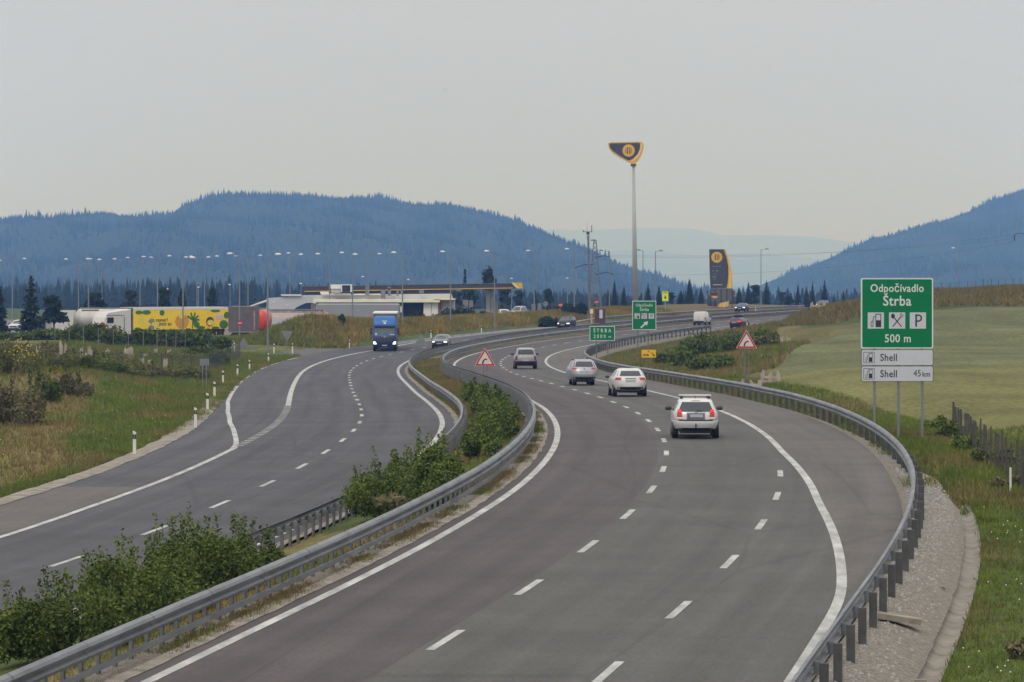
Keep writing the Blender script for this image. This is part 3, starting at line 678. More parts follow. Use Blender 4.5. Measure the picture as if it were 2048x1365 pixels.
def shrub(loc, sx, sy, sz, n, label, m=None, leaf=.09, group=None, seed=1, cat='shrub', name='shrub', blobs=None, spikes=0, scale_h=None):
    rg = np.random.default_rng(seed)
    t = thing(name, loc, label, cat, group)
    if blobs is None:
        blobs = []
        for _ in range(max(5, int(sx * 2.2) + 4)):
            bx, by = rg.uniform(-.72, .72) * sx, rg.uniform(-.72, .72) * sy
            k = 1 - .5 * max(abs(bx) / sx, abs(by) / sy); hz_ = sz * k * rg.uniform(.62, 1.0)
            blobs.append((bx, by, hz_ * .5, sx * rg.uniform(.22, .38), sy * rg.uniform(.25, .42), hz_ * .52))
    P = cloud(blobs, n, rg); P = P[P[:, 2] > -.05]
    if spikes:
        for _ in range(spikes):
            bx, by = rg.uniform(-.75, .75) * sx, rg.uniform(-.6, .6) * sy; rr_ = 1 - .5 * max(abs(bx) / sx, abs(by) / sy); h = sz * rr_ * rg.uniform(.95, 1.3)
            q = rg.random((70, 1)); S = np.array([[bx, by, sz * .4]]) + q * np.array([[rg.normal() * .14, rg.normal() * .14, h - sz * .4]]) + rg.normal(size=(70, 3)) * (.085 - .055 * q)
            P = np.concatenate([P, S])
    mesh_obj('foliage', quads(P, leaf, rg), qfaces(len(P)), m or M_LEAF, t)
    sv = [(0, 0, -.12)]; sf = []                       # stems forking from one stool
    for _ in range(9):
        b = blobs[rg.integers(len(blobs))]; o = len(sv); mx, my, mz = b[0] * .5, b[1] * .5, max(.1, b[2] * .45)
        sv += [(mx + .02, my, mz), (mx - .01, my + .018, mz), (mx - .01, my - .018, mz), (b[0], b[1], b[2] + b[5] * .4)]
        for k in range(3): sf += [(0, o + (k + 1) % 3, o + k), (o + k, o + (k + 1) % 3, o + 3)]
    mesh_obj('stems', sv, sf, M_BARK, t)
    return t
def spruce_mesh(h, r, rg, n_lv=26, leaf=.34):
    pts = []; 
    for i in range(n_lv):
        f = i / (n_lv - 1); z = h * (.07 + .93 * f); rr = r * (1 - f) ** .85 * rg.uniform(.75, 1.15) + .05
        nb = max(4, int(13 * (1 - f) + 4))
        for k in range(nb):
            a = rg.random() * 6.283; L_ = rr * rg.uniform(.55, 1.12); m_ = max(2, int(L_ / leaf * 2.6))
            q = np.linspace(.1, 1, m_)
            pts.append(np.stack([np.cos(a) * L_ * q, np.sin(a) * L_ * q, z - .28 * L_ * q + rg.normal(size=m_) * .06], 1))
    P = np.concatenate(pts); P += rg.normal(size=P.shape) * np.array([.08, .08, .07]) * h / 8
    return P
def spruce(loc, h, r, label, group, seed, leaf=.34, m=None):
    rg = np.random.default_rng(seed)
    t = thing('spruce_tree', loc, label, 'tree', group)
    P = spruce_mesh(h, r, rg, leaf=leaf)
    mesh_obj('crown', quads(P, leaf, rg, flat=.5), qfaces(len(P)), m or M_SPRUCE, t)
    MB().tube((0, 0, -.3), (0, 0, h * .95), h * .018 + .03, .02, n=7).build('trunk', M_BARK, t)
    return t
def broadleaf(loc, h, r, label, group, seed, leaf=.3, m=None, n=1500, bare=.25):
    rg = np.random.default_rng(seed)
    t = thing('broadleaf_tree', loc, label, 'tree', group)
    bl = []; tr = MB(); tr.tube((0, 0, -.3), (0, 0, h * .55), .10 + h * .012, .06, n=7)
    for k in range(11):
        a = rg.random() * 6.283; q = rg.random(); z = h * (bare + (1 - bare) * (.12 + .78 * q)); rr = r * rg.uniform(.2, .72) * (1 - .55 * q)
        bl.append((math.cos(a) * rr, math.sin(a) * rr, z, r * rg.uniform(.25, .48), r * rg.uniform(.25, .48), h * rg.uniform(.09, .17)))
        tr.tube((0, 0, h * rg.uniform(.2, .5)), bl[-1][:3], .05, .015, n=5)
    P = cloud(bl, n, rg)
    mesh_obj('crown', quads(P, leaf, rg), qfaces(len(P)), m or M_DECID, t)
    tr.build('trunk', M_BARK, t)
    return t
def g_at(u, d): x = spot(u, d); return (x, d, gz(x, d))

# tufts of grass: thin triangles standing on the ground
def tufts(name, x, y, h, w, m, label, blades=3, spread=.08, seed=0, midx=None, z=None):
    rg = np.random.default_rng(seed); n = len(x); z = ground(x, y) if z is None else z
    X = np.repeat(x, blades) + rg.normal(size=n * blades) * spread; Y = np.repeat(y, blades) + rg.normal(size=n * blades) * spread; Zz = np.repeat(z, blades) - .02
    H = np.repeat(h, blades) * rg.uniform(.55, 1.25, n * blades); W = w * rg.uniform(.6, 1.3, n * blades)
    a = rg.random(n * blades) * 6.283; lean = rg.normal(size=(n * blades, 2)) * .35
    v = np.zeros((n * blades, 3, 3))
    v[:, 0] = np.stack([X - np.cos(a) * W, Y - np.sin(a) * W, Zz], 1); v[:, 1] = np.stack([X + np.cos(a) * W, Y + np.sin(a) * W, Zz], 1)
    v[:, 2] = np.stack([X + lean[:, 0] * H, Y + lean[:, 1] * H, Zz + H], 1)
    mi = None if midx is None else np.repeat(midx, blades)
    o = mesh_obj(name, v.reshape(-1, 3), np.arange(n * blades * 3).reshape(-1, 3), m, midx=mi)
    return struct(o, 'stuff', label)
def along(C, ya, yb, wa, wb, n, rg, edge_pow=1.0):
    """random points beside an alignment"""
    i = rg.uniform(iy(C, ya), iy(C, yb), n); w = wa + (wb - wa) * rg.random(n) ** edge_pow
    a = i.astype(int); t = i - a; q = C[:, a] * (1 - t) + C[:, np.minimum(a + 1, C.shape[1] - 1)] * t
    return q[0] + w * np.cos(q[3]), q[1] - w * np.sin(q[3])
GM = [M_GRASS, M_GRASSD, M_GRASSO]
def patch(x, y, rg, dryness):
    n = np.sin(x * .9 + np.sin(y * .13) * 2) * .5 + np.sin(y * .31 + x * .5) * .5 + rg.normal(size=len(x)) * .45
    return np.where(n > 1 - 2 * dryness, 1, np.where(n > .6 - 2 * dryness, 2, 0))
rg = np.random.default_rng(21)
x, y = along(CL, 75, 345, -7.9, -30, 60000, rg, 1.5); k = (y > 60) & (abs(x) < .16 * y + 4); x, y = x[k], y[k]
dr = np.where((x < -17 - (y - 130) * .10) & (y > 120) & (y < 270), .55, .10)
tufts('grass_bank', x, y, np.interp(y, [80, 200, 340], [.14, .30, .5]), .022, GM, 'meadow grass, green and straw coloured, left of the road', midx=patch(x, y, rg, dr), seed=1)
x, y = along(CM, 50, 330, -4.9, -8.2, 30000, rg); w_, _, _, _ = near(CL, x, y); k = w_ > 4.8; x, y = x[k], y[k]
pass
tufts('median_grass', x, y, np.interp(y, [50, 130, 300], [.12, .18, .25]), .014, GM, 'grass growing in the median strip between the guardrails', midx=patch(x, y, rg, .52), seed=2)
def edge_grass(name, C, ya, yb, wa, wb, n, h, label, seed, th=-.3, dry=.5):
    x, y = along(C, ya, yb, wa, wb, n, rg); k = np.sin(y * .9 + seed) + np.sin(y * .37 + 1) + np.sin(y * 2.3) * .6 + rg.normal(size=n) * .5 > th
    x, y = x[k], y[k]; _, z_, _, _ = near(C, x, y)
    tufts(name, x, y, np.full(len(x), h) * rg.uniform(.4, 1.3, len(x)), .011, GM, label, midx=patch(x, y, rg, dry), seed=seed, z=z_ + .0, spread=.05)
edge_grass('median_edge_grass', CM, 50, 200, -4.46, -4.95, 26000, .11, 'ragged grass between the median guardrail and its kerb', 12, th=-.2)
edge_grass('kerb_edge_grass', CM, 50, 120, -4.33, -4.6, 4000, .07, 'weeds growing through the median kerb stones', 13, th=.9)
edge_grass('left_kerb_grass', CL, 90, 330, -7.6, -8.6, 16000, .14, 'grass creeping over the left kerb', 14, th=.3, dry=.35)
edge_grass('right_edge_grass', CM, 100, 300, 7.25, 8.3, 7000, .14, 'grass tufts under the right guardrail', 15, th=.6, dry=.4)
x, y = along(CM, 48, 150, 9.2, 17, 42000, rg, 1.3)
tufts('right_bank_grass', x, y, np.interp(y, [50, 90, 150], [.10, .13, .2]), .012, GM, 'fresh grass on the bank beyond the gutter', midx=patch(x, y, rg, .04), seed=3, spread=.05)
x, y = along(CM, 100, 240, 8.6, 14, 16000, rg, 1.2)
tufts('rail_grass', x, y, np.full(len(x), .25), .02, GM, 'longer grass behind the right guardrail', midx=patch(x, y, rg, .12), seed=4)
x, y = along(CM, 235, 470, 8.7, 26, 30000, rg, 1.0); k = (x < np.interp(y, [235, 300, 360, 400], [17, 26, 40, 60])) & ((y < 428) | (near(CM, x, y)[0] > 17)); x, y = x[k], y[k]
tufts('curve_grass', x, y, np.full(len(x), .4), .035, GM, 'olive grass inside the bend of the road', midx=patch(x, y, rg, .45), seed=5)
spot_u = lambda x, y: UC + F * x / y
x, y = along(CL, 378, 560, -8.6, -30, 42000, rg, .9)
k = (y > 379)
tufts('mound_grass', x[k], y[k], np.full(k.sum(), .62), .055, [M_GRASS, M_MOUND1, M_MOUND2], 'tall brown and olive grass on the banks by the rest area', midx=np.where((spot_u(x[k], y[k]) + 40 * (y[k] - 385) / 10 + rg.normal(size=k.sum()) * 25 < 640) & (y[k] < 400), np.where(rg.random(k.sum()) < .7, 0, 2), np.where(rg.random(k.sum()) < .12, 0, np.where(rg.random(k.sum()) < .45 + .3 * np.sin(x[k] * .5 + y[k] * .2), 1, 2))), seed=6)
x = rg.uniform(20, 75, 26000); y = rg.uniform(366, 480, 26000); k = near(CM, x, y)[0] > 9; x, y = x[k], y[k]
tufts('crest_grass', x, y, np.full(len(x), .55), .05, GM, 'brown grass along the crest above the field', midx=np.where(rg.random(len(x)) < .3, 1, 2), seed=7)
# small white and yellow flowers among the grass
def flowers(name, x, y, m, label, r=.02, lift=.12):
    z = ground(x, y) + lift; n = len(x)
    v = np.stack([np.stack([x + dx * r, y + dy * r, z + dz * r], 1) for dx, dy, dz in ((1,0,0),(0,1,0),(-1,0,0),(0,-1,0),(0,0,1.0),(0,0,-1))], 1)
    b = np.arange(n)[:, None] * 6
    f = np.concatenate([np.concatenate([b + a, b + (a + 1) % 4, b + 4], 1) for a in range(4)] + [np.concatenate([b + (a + 1) % 4, b + a, b + 5], 1) for a in range(4)])
    return struct(mesh_obj(name, v.reshape(-1, 3), f, m), 'stuff', label)
x, y = along(CM, 50, 100, 9.3, 13, 240, rg); k = np.sin(x * 3) + np.sin(y * .5 + 1) > .1
flowers('white_flowers', x[k], y[k], M_FLOWER, 'small white flowers dotted in the right bank grass')
x, y = along(CL, 90, 230, -9, -18, 60, rg)
flowers('meadow_flowers', x, y, M_FLOWER, 'pale flowers scattered on the left bank', r=.022, lift=.18)

# shrubs in the median: distance, offset from the main lane line, half length, half width, height
G_MED = 'green shrubs growing in the median strip'
for i, (d, w, a, b, h, n, lab) in enumerate([
    (66.5, -8.0, 1.3, 1.35, 1.55, 13775, 'low leafy shrub at the near left corner of the median'),
    (71.5, -8.3, 1.3, 1.45, 1.85, 15225, 'full green shrub second from the near end of the median'),
    (76.5, -8.2, 1.3, 1.45, 1.95, 15225, 'dense green shrub in the middle of the nearest clump'),
    (80.5, -8.4, 1.2, 1.25, 1.85, 14000, 'tall shrub ending the nearest clump beside the dark rail posts'),
    (99.5, -7.1, 1.5, 1.6, 1.8, 13000, 'median shrub with brown twigs at its foot, near half of the middle clump'),
    (105, -7.0, 1.4, 1.25, 1.85, 11020, 'median shrub with tall shoots, far half of the middle clump'),
    (127, -6.6, 1.4, 1.0, 1.55, 7540, 'median shrub beside the yellow straw patch before the bend'),
    (137, -6.3, 1.6, 1.1, 1.6, 6670, 'bright green median shrub below the bend of the rails'),
    (152, -6.2, 2.4, 1.2, 1.7, 6670, 'broad median shrub inside the bend of the rails'),
    (170, -6.2, 2.6, 1.2, 1.6, 6090, 'median shrub just in front of the left warning sign'),
    (190, -6.2, 2.4, 1.1, 1.4, 4640, 'small farthest median shrub left of the warning sign')]):
    i0 = iy(CM, d); p = pt(CM, i0, w)
    t = shrub((p[0], p[1], gz(p[0], p[1])), b * (1.12 if d < 110 else .85), a * 1.7, h * (1.02 if d < 110 else .80), int(n * (1.6 if d < 110 else 1.2)), lab, leaf=.05 if d < 100 else .066, group=G_MED, seed=40 + i, spikes=26)
    t.rotation_euler.z = -head(CM, i0)
t = thing('dry_twigs', pt(CM, iy(CM, 95), -6.6, -.05), 'brown dead twigs in the median before the middle shrubs', 'shrub')
P = cloud([(0, 0, .12, .3, .5, .2), (-.4, .3, .1, .3, .5, .16)], 600, rg, .2); mesh_obj('twigs', quads(P, .04, rg, aspect=5), qfaces(len(P)), M_LEAF3, t)

# shrubs and weeds on the left bank: column, row of the foot, distance, half width in metres, height, material
for i, (u, d, sx, h, m, n, lab) in enumerate([
    (25, 165, 2.1, 2.70, 3, 6500, 'dark brown-green bush at the left edge of the photograph'),
    (88, 185, 1.0, 2.30, 0, 4200, 'small dark bush right of the brown one on the dry slope'),
    (138, 196, 1.3, 1.70, 3, 3600, 'brown twiggy bush beside the dry grass tongue'),
    (18, 215, 2.6, 2.50, 1, 6500, 'olive bush with yellow flowers near the left edge'),
    (95, 228, 2.1, 1.58, 1, 5400, 'olive weeds in front of the left wire fence'),
    (150, 236, 2.3, 1.58, 0, 6000, 'green scrub left of centre below the wire fence'),
    (205, 236, 2.3, 1.58, 0, 6000, 'dark green scrub in the middle below the wire fence'),
    (262, 240, 2.2, 1.30, 1, 5000, 'olive weeds right of the dark green scrub'),
    (315, 246, 2.2, 1.37, 3, 5000, 'grey-brown weeds near the blue sign back'),
    (368, 252, 2.1, 1.30, 1, 5000, 'olive scrub just left of the blue sign back'),
    (440, 300, 1.3, 2.20, 0, 2600, 'round dark bush beside the delineator posts'),
    (50, 262, 3.6, 1.22, 3, 5600, 'purple-brown weeds at the left fence'),
    (170, 278, 4.5, 1.00, 1, 4200, 'low olive weeds around the concrete strip'),
    (310, 300, 4.6, 1.00, 1, 4600, 'olive scrub in front of the hedge')]):
    p = g_at(u, d)
    shrub(p, sx, sx * 1.1, h, n, lab, m={0: M_LEAF, 1: M_LEAF2, 3: M_LEAF3}[m], leaf=.085, group='bushes and weeds on the left bank', seed=80 + i, name='bush' , cat='bush', spikes=5)
x = np.array([spot(u, 213) for u in (36, 52, 28, 44, 58)] * 12) + rng.normal(size=60) * .3
flowers('yellow_flowers', x, 213 + rng.normal(size=60) * .5, M_YFLOWER, 'yellow blossoms on the bush at the left edge', r=.045, lift=rng.uniform(.9, 2.3, 60))
# hedge before the truck park, four lengths
for i, (u, d, sx, h, lab) in enumerate([
    (185, 352, 3.6, 2.9, 'hedge length below the white tank trailers'),
    (265, 352, 3.4, 2.2, 'hedge length below the white truck cab'),
    (345, 355, 3.6, 2.6, 'hedge length below the left half of the yellow trailer'),
    (415, 358, 2.6, 2.8, 'hedge length below the right half of the yellow trailer'),
    (400, 318, 2.4, 1.5, 'dark low bush in front of the hedge end'),
    (60, 372, 5.0, 1.8, 'dark scrub in front of the parked cars at the left')]):
    p = g_at(u, d)
    shrub(p, sx, 1.6, h, 4200, lab, m=M_LEAF, leaf=.2, group='hedges before the truck park', seed=120 + i, name='hedge', cat='hedge')
for i, (u, d, sx, h, lab) in enumerate([
    (1400, 318, 3.0, 2.6, 'dark bush left in the hollow inside the bend'),
    (1450, 322, 3.0, 2.9, 'bush in the middle of the hollow, behind the warning sign'),
    (1500, 316, 2.6, 3.2, 'bush at the right of the hollow beside the timber racks'),
    (1380, 282, 2.8, 1.7, 'fresh green low bush in the hollow nearest the rail'),
    (1430, 268, 2.6, 1.5, 'low bush between the rail and the right warning sign'),
    (1535, 285, 1.4, 1.6, 'small bush at the left end of the field'),
    (1345, 300, 1.8, 1.6, 'bush right of the orange sign')]):
    p = g_at(u, d)
    shrub(p, sx, 2.2, h, 3400, lab, m=[M_LEAF, M_LEAF2][i in (5,)], leaf=.16, group='bushes in the hollow inside the bend', seed=140 + i, name='bush', cat='bush')
for i, (u, d, sx, h, lab) in enumerate([
    (1880, 150, .9, .9, 'dark weeds right behind the big sign posts'), (1912, 140, 1.0, 1.0, 'dark scrub at the foot of the right fence, far end'),
    (1950, 130, 1.0, 1.0, 'dark scrub in the middle of the right fence'), (1990, 121, .9, .8, 'brown-green scrub at the near end of the right fence'),
    (2030, 108, .8, .6, 'brown weeds under the white marker stake'), (2060, 66, .55, .4, 'bare twiggy weed at the lower right corner')]):
    p = g_at(u, d)
    shrub(p, sx, sx * 1.5, h, 2000 if i < 5 else 500, lab, m=[M_LEAF, M_LEAF, M_LEAF, M_LEAF2, M_LEAF3, M_LEAF3][i], leaf=.08, group='scrub along the right fence', seed=160 + i, name='bush', cat='bush')
for i, (u, d, sx, h, lab) in enumerate([
    (833, 474, 2.6, 3.0, 'bush right of the blue truck under the dark opening'), (880, 490, 2.4, 2.4, 'left end of the dark bushes right of the pale pillars'),
    (925, 486, 3.4, 3.4, 'high middle of the dark bushes right of the station'), (965, 492, 1.8, 1.8, 'low right end of the dark bushes near the white car'),
    (1098, 470, 1.4, 2.2, 'small bush left of the oncoming dark car'), (1150, 510, 2.6, 2.4, 'dark bush just left of the weather mast'), (1120, 520, 1.6, 1.6, 'bush before the white truck cab'),
    (682, 400, .55, 1.2, 'tiny bush on the crest of the grass mound')]):
    p = g_at(u, d)
    shrub(p, sx, 2.0, h, 2200, lab, m=M_DECID, leaf=.24, group='bushes along the rest area bank', seed=180 + i, name='bush', cat='bush')
# single trees
G_T = 'trees around the rest area'
spruce(g_at(62, 420), 7.6, 1.75, 'tall dark spruce at the left, before the parked cars', G_T, 1, leaf=.3)
spruce(g_at(0, 425), 6.0, 1.3, 'spruce cut by the left edge of the photograph', G_T, 2, leaf=.3)
broadleaf(g_at(108, 430), 5.2, 1.9, 'ragged broadleaf tree right of the tall left spruce', G_T, 3)
broadleaf(g_at(188, 520), 4.6, 2.2, 'tree crown above the white tank trailers', G_T, 4)
broadleaf(g_at(262, 520), 5.0, 1.7, 'tree crown above the white truck cab', G_T, 5)
broadleaf(g_at(329, 520), 5.1, 1.4, 'narrow tree crown above the middle of the yellow trailer', G_T, 6)
broadleaf(g_at(366, 530), 4.7, .9, 'small thin tree crown beside the near lamp post', G_T, 7, n=600)
broadleaf(g_at(426, 530), 4.9, 1.2, 'round tree crown above the right end of the yellow trailer', G_T, 8)
spruce(g_at(930, 760), 9.2, .55, 'thin dark cypress-like tree rising behind the station roof', G_T, 9, leaf=.4)
broadleaf(g_at(976, 640), 8.4, 1.9, 'tree whose crown shows above the station canopy', G_T, 10, bare=.6)
sp = spruce((0, 0, 0), 1, 1, 'x', 'spruces beyond the rest area', 12, leaf=.05)
sp2 = broadleaf((0, 0, 0), 1, .36, 'x', 'broadleaf trees beyond the rest area', 13, leaf=.055, n=1500, bare=.05)
rows = [  # column, distance, top row, half width px, kind, label
    (915,700,582,20,1,'grey-green tree seen under the canopy, left of three'),(945,690,578,22,1,'grey-green tree seen under the canopy, middle of three'),(1010,700,576,22,1,'tree under the canopy right of the concrete pillar'),
    (1035,690,580,18,1,'tree just under the yellow canopy end'),(1098,680,578,17,1,'dark tree left of the weather mast'),(1070,900,585,16,0,'hazy spruce above the pale boards'),
    (1229,640,563,13,0,'dark spruce left of the tall sign pole'),(1248,660,574,11,0,'lower spruce touching the tall sign pole on its left'),(1218,700,580,9,0,'slim spruce right of the lattice tower'),
    (1296,640,569,12,0,'spruce right of the tall sign pole'),(1318,700,573,11,0,'spruce behind the curved lamp post'),(1345,760,585,12,1,'low tree behind the lime sign'),
    (1379,760,560,13,0,'pointed spruce left of the price board'),(1362,770,582,12,0,'lower spruce left of the pointed one'),(1402,780,575,9,0,'spruce touching the price board'),
    (1478,760,576,12,0,'first spruce right of the price board'),(1497,790,566,12,0,'second spruce right of the price board'),(1510,740,570,16,1,'bushy tree before the straight lamp post'),(1533,760,563,12,0,'spruce right of the straight lamp post'),
    (1566,820,584,14,1,'hazy round tree above the delineator posts'),(1596,800,571,11,0,'left spruce of the group left of the big sign'),(1613,790,575,12,0,'second spruce of the group left of the big sign'),
    (1625,810,566,10,0,'third spruce of the group left of the big sign'),(1649,790,563,13,0,'tallest spruce of the group left of the big sign'),(1668,820,589,9,0,'small spruce right of the tallest one'),(1687,830,583,9,0,'single spruce touching the big sign'),
    (1580,760,592,16,1,'low bushy tree at the left of the spruce group')]
for u, d, vt, hw, kd, lab in rows:
    x_ = spot(u, d); g_ = gz(x_, d); h = up(vt, d) - g_; r = hw / F * d
    s = (sp, sp2)[kd]; recopy(s, (x_, d, g_), lab, rz=random.random() * 6, scale=(r / (1 if kd == 0 else .36), r / (1 if kd == 0 else .36), h))
for s in (sp, sp2):
    for c in list(s.children): bpy.data.objects.remove(c)
    bpy.data.objects.remove(s)
# the dark belt of forest before the hills: one mass
def belt(name, label, cols, dist, tops, n, seed, rr=(1.6, 2.6)):
    rg = np.random.default_rng(seed); V = []; Fq = []; o = 0
    u = rg.uniform(cols[0], cols[1], n); d = rg.uniform(dist[0], dist[1], n); x = (u - UC) / F * d; g_ = ground(x, d)
    vt = np.interp(u, [t[0] for t in tops], [t[1] for t in tops]) + rg.normal(size=n) * 4 + np.where(rg.random(n) < .10, -7, 3)
    h = np.maximum((VH - vt) / F * d - g_, 4)
    for i in range(n):
        r = rg.uniform(*rr); nl = 6
        for l in range(nl):
            z0 = g_[i] + h[i] * (.05 + .9 * l / nl); z1 = g_[i] + h[i] * (.05 + .9 * (l + 1.9) / nl) if l < nl - 1 else g_[i] + h[i]
            rl = r * (1 - l / nl) ** .8 * rg.uniform(.8, 1.15); a0 = rg.random() * 6
            ring = [(x[i] + rl * rg.uniform(.7, 1.2) * math.cos(a0 + k * 1.047), d[i] + rl * math.sin(a0 + k * 1.047), z0 + rg.uniform(-.4, .4)) for k in range(6)]
            V += ring + [(x[i], d[i], z1)]; Fq += [(o + k, o + (k + 1) % 6, o + 6) for k in range(6)]; o += 7
    return struct(mesh_obj(name, np.array(V), np.array(Fq), M_FOREST), 'stuff', label)
belt('forest_belt', 'dark spruce wood at the foot of the left hill', (-200, 1300), (1150, 1750), [(-200, 566), (0, 572), (60, 566), (250, 566), (300, 556), (330, 560), (480, 560), (560, 566), (640, 572), (900, 575), (1150, 585), (1300, 592)], 800, 31)
belt('far_forest_belt', 'hazy spruce wood behind the dark belt', (-300, 1500), (2000, 2800), [(-300, 560), (200, 563), (600, 570), (1100, 584), (1500, 592)], 600, 32, (2.2, 3.6))
belt('right_forest_belt', 'hazy spruce wood below the right slope', (1350, 2200), (1300, 2400), [(1350, 588), (1450, 580), (1700, 585), (2200, 575)], 420, 33, (1.8, 3.2))

# ------------------------------------------------------------------ guardrails
WPROF = [(0.0, .32), (.08, .285), (.11, .235), (.11, .215), (.02, .17), (.02, .13), (.11, .085), (.11, .065), (.08, .015), (0.0, -.02)]   # depth towards traffic, height
def sweep(C, ia, ib, w, zc, prof, side, step=1.0, th=.004):
    """beam with the given cross-section; side +1: faces smaller offsets"""
    ii = list(np.arange(ia, ib, step)) + [ib]; k = len(prof); vs = []
    for i in ii:
        for d, z in prof: vs.append(pt(C, i, w - side * d, zc + z))
        for d, z in prof[::-1]: vs.append(pt(C, i, w - side * (d - .012), zc + z))
    n = 2 * k; fs = []
    for r in range(len(ii) - 1):
        for c in range(n): fs.append((r * n + c, r * n + (c + 1) % n, (r + 1) * n + (c + 1) % n, (r + 1) * n + c))
    fs.append(tuple(range(n))); fs.append(tuple(range((len(ii) - 1) * n, len(ii) * n)))
    return vs, fs
def guardrail(label, C, ya, yb, w, side, spacing, lower=False, post_w=.10, first_h=.72, group=None, block=True, name='guardrail', postm=None, taper=0, pd=.06):
    ia, ib = iy(C, ya), iy(C, yb)
    t = thing(name, (0, 0, 0), label, 'guardrail', group)
    b0 = pt(C, ia, w); t.location = b0
    def rel(vs): return [(x - b0[0], y - b0[1], z - b0[2]) for x, y, z in vs]
    vs, fs = sweep(C, ia, ib, w, .43, WPROF, side)
    mesh_obj('beam', rel(vs), fs, M_STEEL, t)
    if lower:
        vs, fs = sweep(C, ia, ib, w, .15, [(0, .10), (.05, .10), (.05, 0), (0, 0)], side)
        mesh_obj('lower_rail', rel(vs), fs, M_STEEL, t)
    if ya < 70:                                    # overlap of the beam lengths with their bolts, every four metres
        V = []; Fc = []
        for i in np.arange(ia + 2.0, min(ib, iy(C, 230)), 4.0):
            a_, b_ = sweep(C, i, i + .09, w - side * .006, .43, WPROF, side, step=.09); o_ = len(V); V += rel(a_); Fc += [tuple(q + o_ for q in f) for f in b_]
        j_ = mesh_obj('splice_joints', V, Fc, M_STEELD, t); j_['kind'] = 'stuff'
    pos = np.arange(ia + .5, ib, spacing)
    one = MB(); one.box(-post_w / 2, post_w / 2, -pd / 2, pd / 2, -.55, first_h)
    one.mat(1)
    if block: one.box(-post_w / 2 + .01, post_w / 2 - .01, (pd / 2 if side > 0 else -.17), (.17 if side > 0 else -pd / 2), .47, .69)
    cap = []
    pm = postm or M_POST
    def place(i): 
        p = pt(C, i, w + side * .17); return (p[0] - b0[0], p[1] - b0[1], p[2] - b0[2] + (-.06 if side else 0)), -head(C, i) + R(90)
    me = None
    for k, i in enumerate(pos[:99]):
        l, rz = place(i)
        if me is None: o = one.build('post', [pm, M_STEEL], t); me = o.data
        else: o = bpy.data.objects.new('post', me); COL.objects.link(o); o.parent = t
        o.location = l; o.rotation_euler = (0, 0, rz + (0 if side > 0 else R(0)))
    if len(pos) > 99:
        V = []; Fc = []
        for i in pos[99:]:
            l, rz = place(i); c, s = math.cos(rz), math.sin(rz); o = len(V)
            V += [(l[0] + x * c - y * s, l[1] + x * s + y * c, l[2] + z) for x, y, z in one.v]; Fc += [tuple(a + o for a in f) for f in one.f]
        q = mesh_obj('far_posts', V, Fc, [pm, M_STEEL], t, one.m * len(pos[99:])); q['kind'] = 'stuff'
    return t
# post local x runs along the road after the turn; beams face the traffic
guardrail('long steel guardrail curving along the right shoulder on dark posts', CM, 50, 447, 7.47, 1, 2.6, post_w=.10, pd=.15, first_h=.66)
guardrail('double-beam median guardrail on the side of the traffic driving away', CM, 52, 600, -4.86, -1, 1.0, lower=True, post_w=.12, postm=M_STEELD)
guardrail('median guardrail on the side of the oncoming traffic, seen from behind', CL, 66, 600, 4.86, 1, 1.0, post_w=.16, postm=M_STEELD, first_h=.62)
guardrail('distant guardrail on the outer edge of the oncoming carriageway, starting with a ramp', CL, 500, 640, -5.9, -1, 2.0, post_w=.12, postm=M_STEELD)
# sloping start of the distant rail
a = pt(CL, iy(CL, 500), -5.85, .7); b = pt(CL, iy(CL, 470), -5.6, .0)
rt = thing('rail_ramp', b, 'sloping red-brown rail end leading up to the distant guardrail', 'guardrail')
MB().tube((0, 0, 0), (a[0] - b[0], a[1] - b[1], a[2] - b[2]), .10, n=6).build('beam', M_WOOD, rt)

# ------------------------------------------------------------------ delineator posts
def delineator(loc, label, rz=0, lean=0.0):
    t = thing('delineator_post', loc, label, 'marker post', 'white delineator posts beside the road', rz)
    t.rotation_euler = (0, lean, rz)
    b = MB(); b.prism([(-.06, -.2), (.06, -.2), (.06, 1.0), (-.06, 1.06)], -.05, .05)
    b.build('body', M_WHITE, t)
    k = MB(); k.prism([(-.064, .74), (.064, .74), (.064, .92), (-.064, .92)], -.054, .054); k.build('black_band', M_SBLACK, t)
    r = MB(); r.box(-.022, .022, -.060, -.054, .77, .89); r.build('reflector', M_STEEL, t)
    return t
d0 = delineator((0, 0, 0), 'x')
dl = [(269, 912, 136, 'nearest delineator post, standing alone at the lower left'), (391, 856, 159, 'second delineator post from the front on the left kerb'),
      (415, 822, 181, 'third delineator post from the front on the left kerb'), (429, 795, 207, 'fourth delineator post from the front on the left kerb'),
      (446, 769, 241, 'fifth delineator post from the front on the left kerb'), (475, 753, 269, 'sixth delineator post from the front on the left kerb'),
      (499, 743, 288, 'seventh delineator post from the front on the left kerb'), (537, 728, 318, 'delineator post at the foot of the tall near lamp post'),
      (548, 713, 347, 'left one of two delineator posts on the island of the ramp'), (585, 711, 350, 'right one of two delineator posts on the island of the ramp'),
      (469, 711, 351, 'delineator post at the left side of the ramp mouth'), (455, 700, 372, 'farthest delineator post at the left side of the ramp'),
      (699, 697, 379, 'delineator post between the grass mound and the blue truck'), (862, 678, 418, 'delineator post just left of the oncoming grey car'),
      (963, 665, 440, 'delineator post on the brown bank under the canopy end'),
      (1494, 656, 446, 'white delineator post in front of the dark red car'), (1511, 624, 590, 'delineator post right of the price board'), (1600, 618, 640, 'farthest delineator post, left of the timber rack on the crest')]
for k, (u, v, d, lab) in enumerate(dl):
    x = spot(u, d); z = gz(x, d)
    if k in (8, 9, 10, 11): z = -7.2
    if k == 15: z = up(656, d)
    if k > 15: z = up(v, d)
    recopy(d0, (x, d, z), lab)
for c in [d0] + list(d0.children): bpy.data.objects.remove(c)

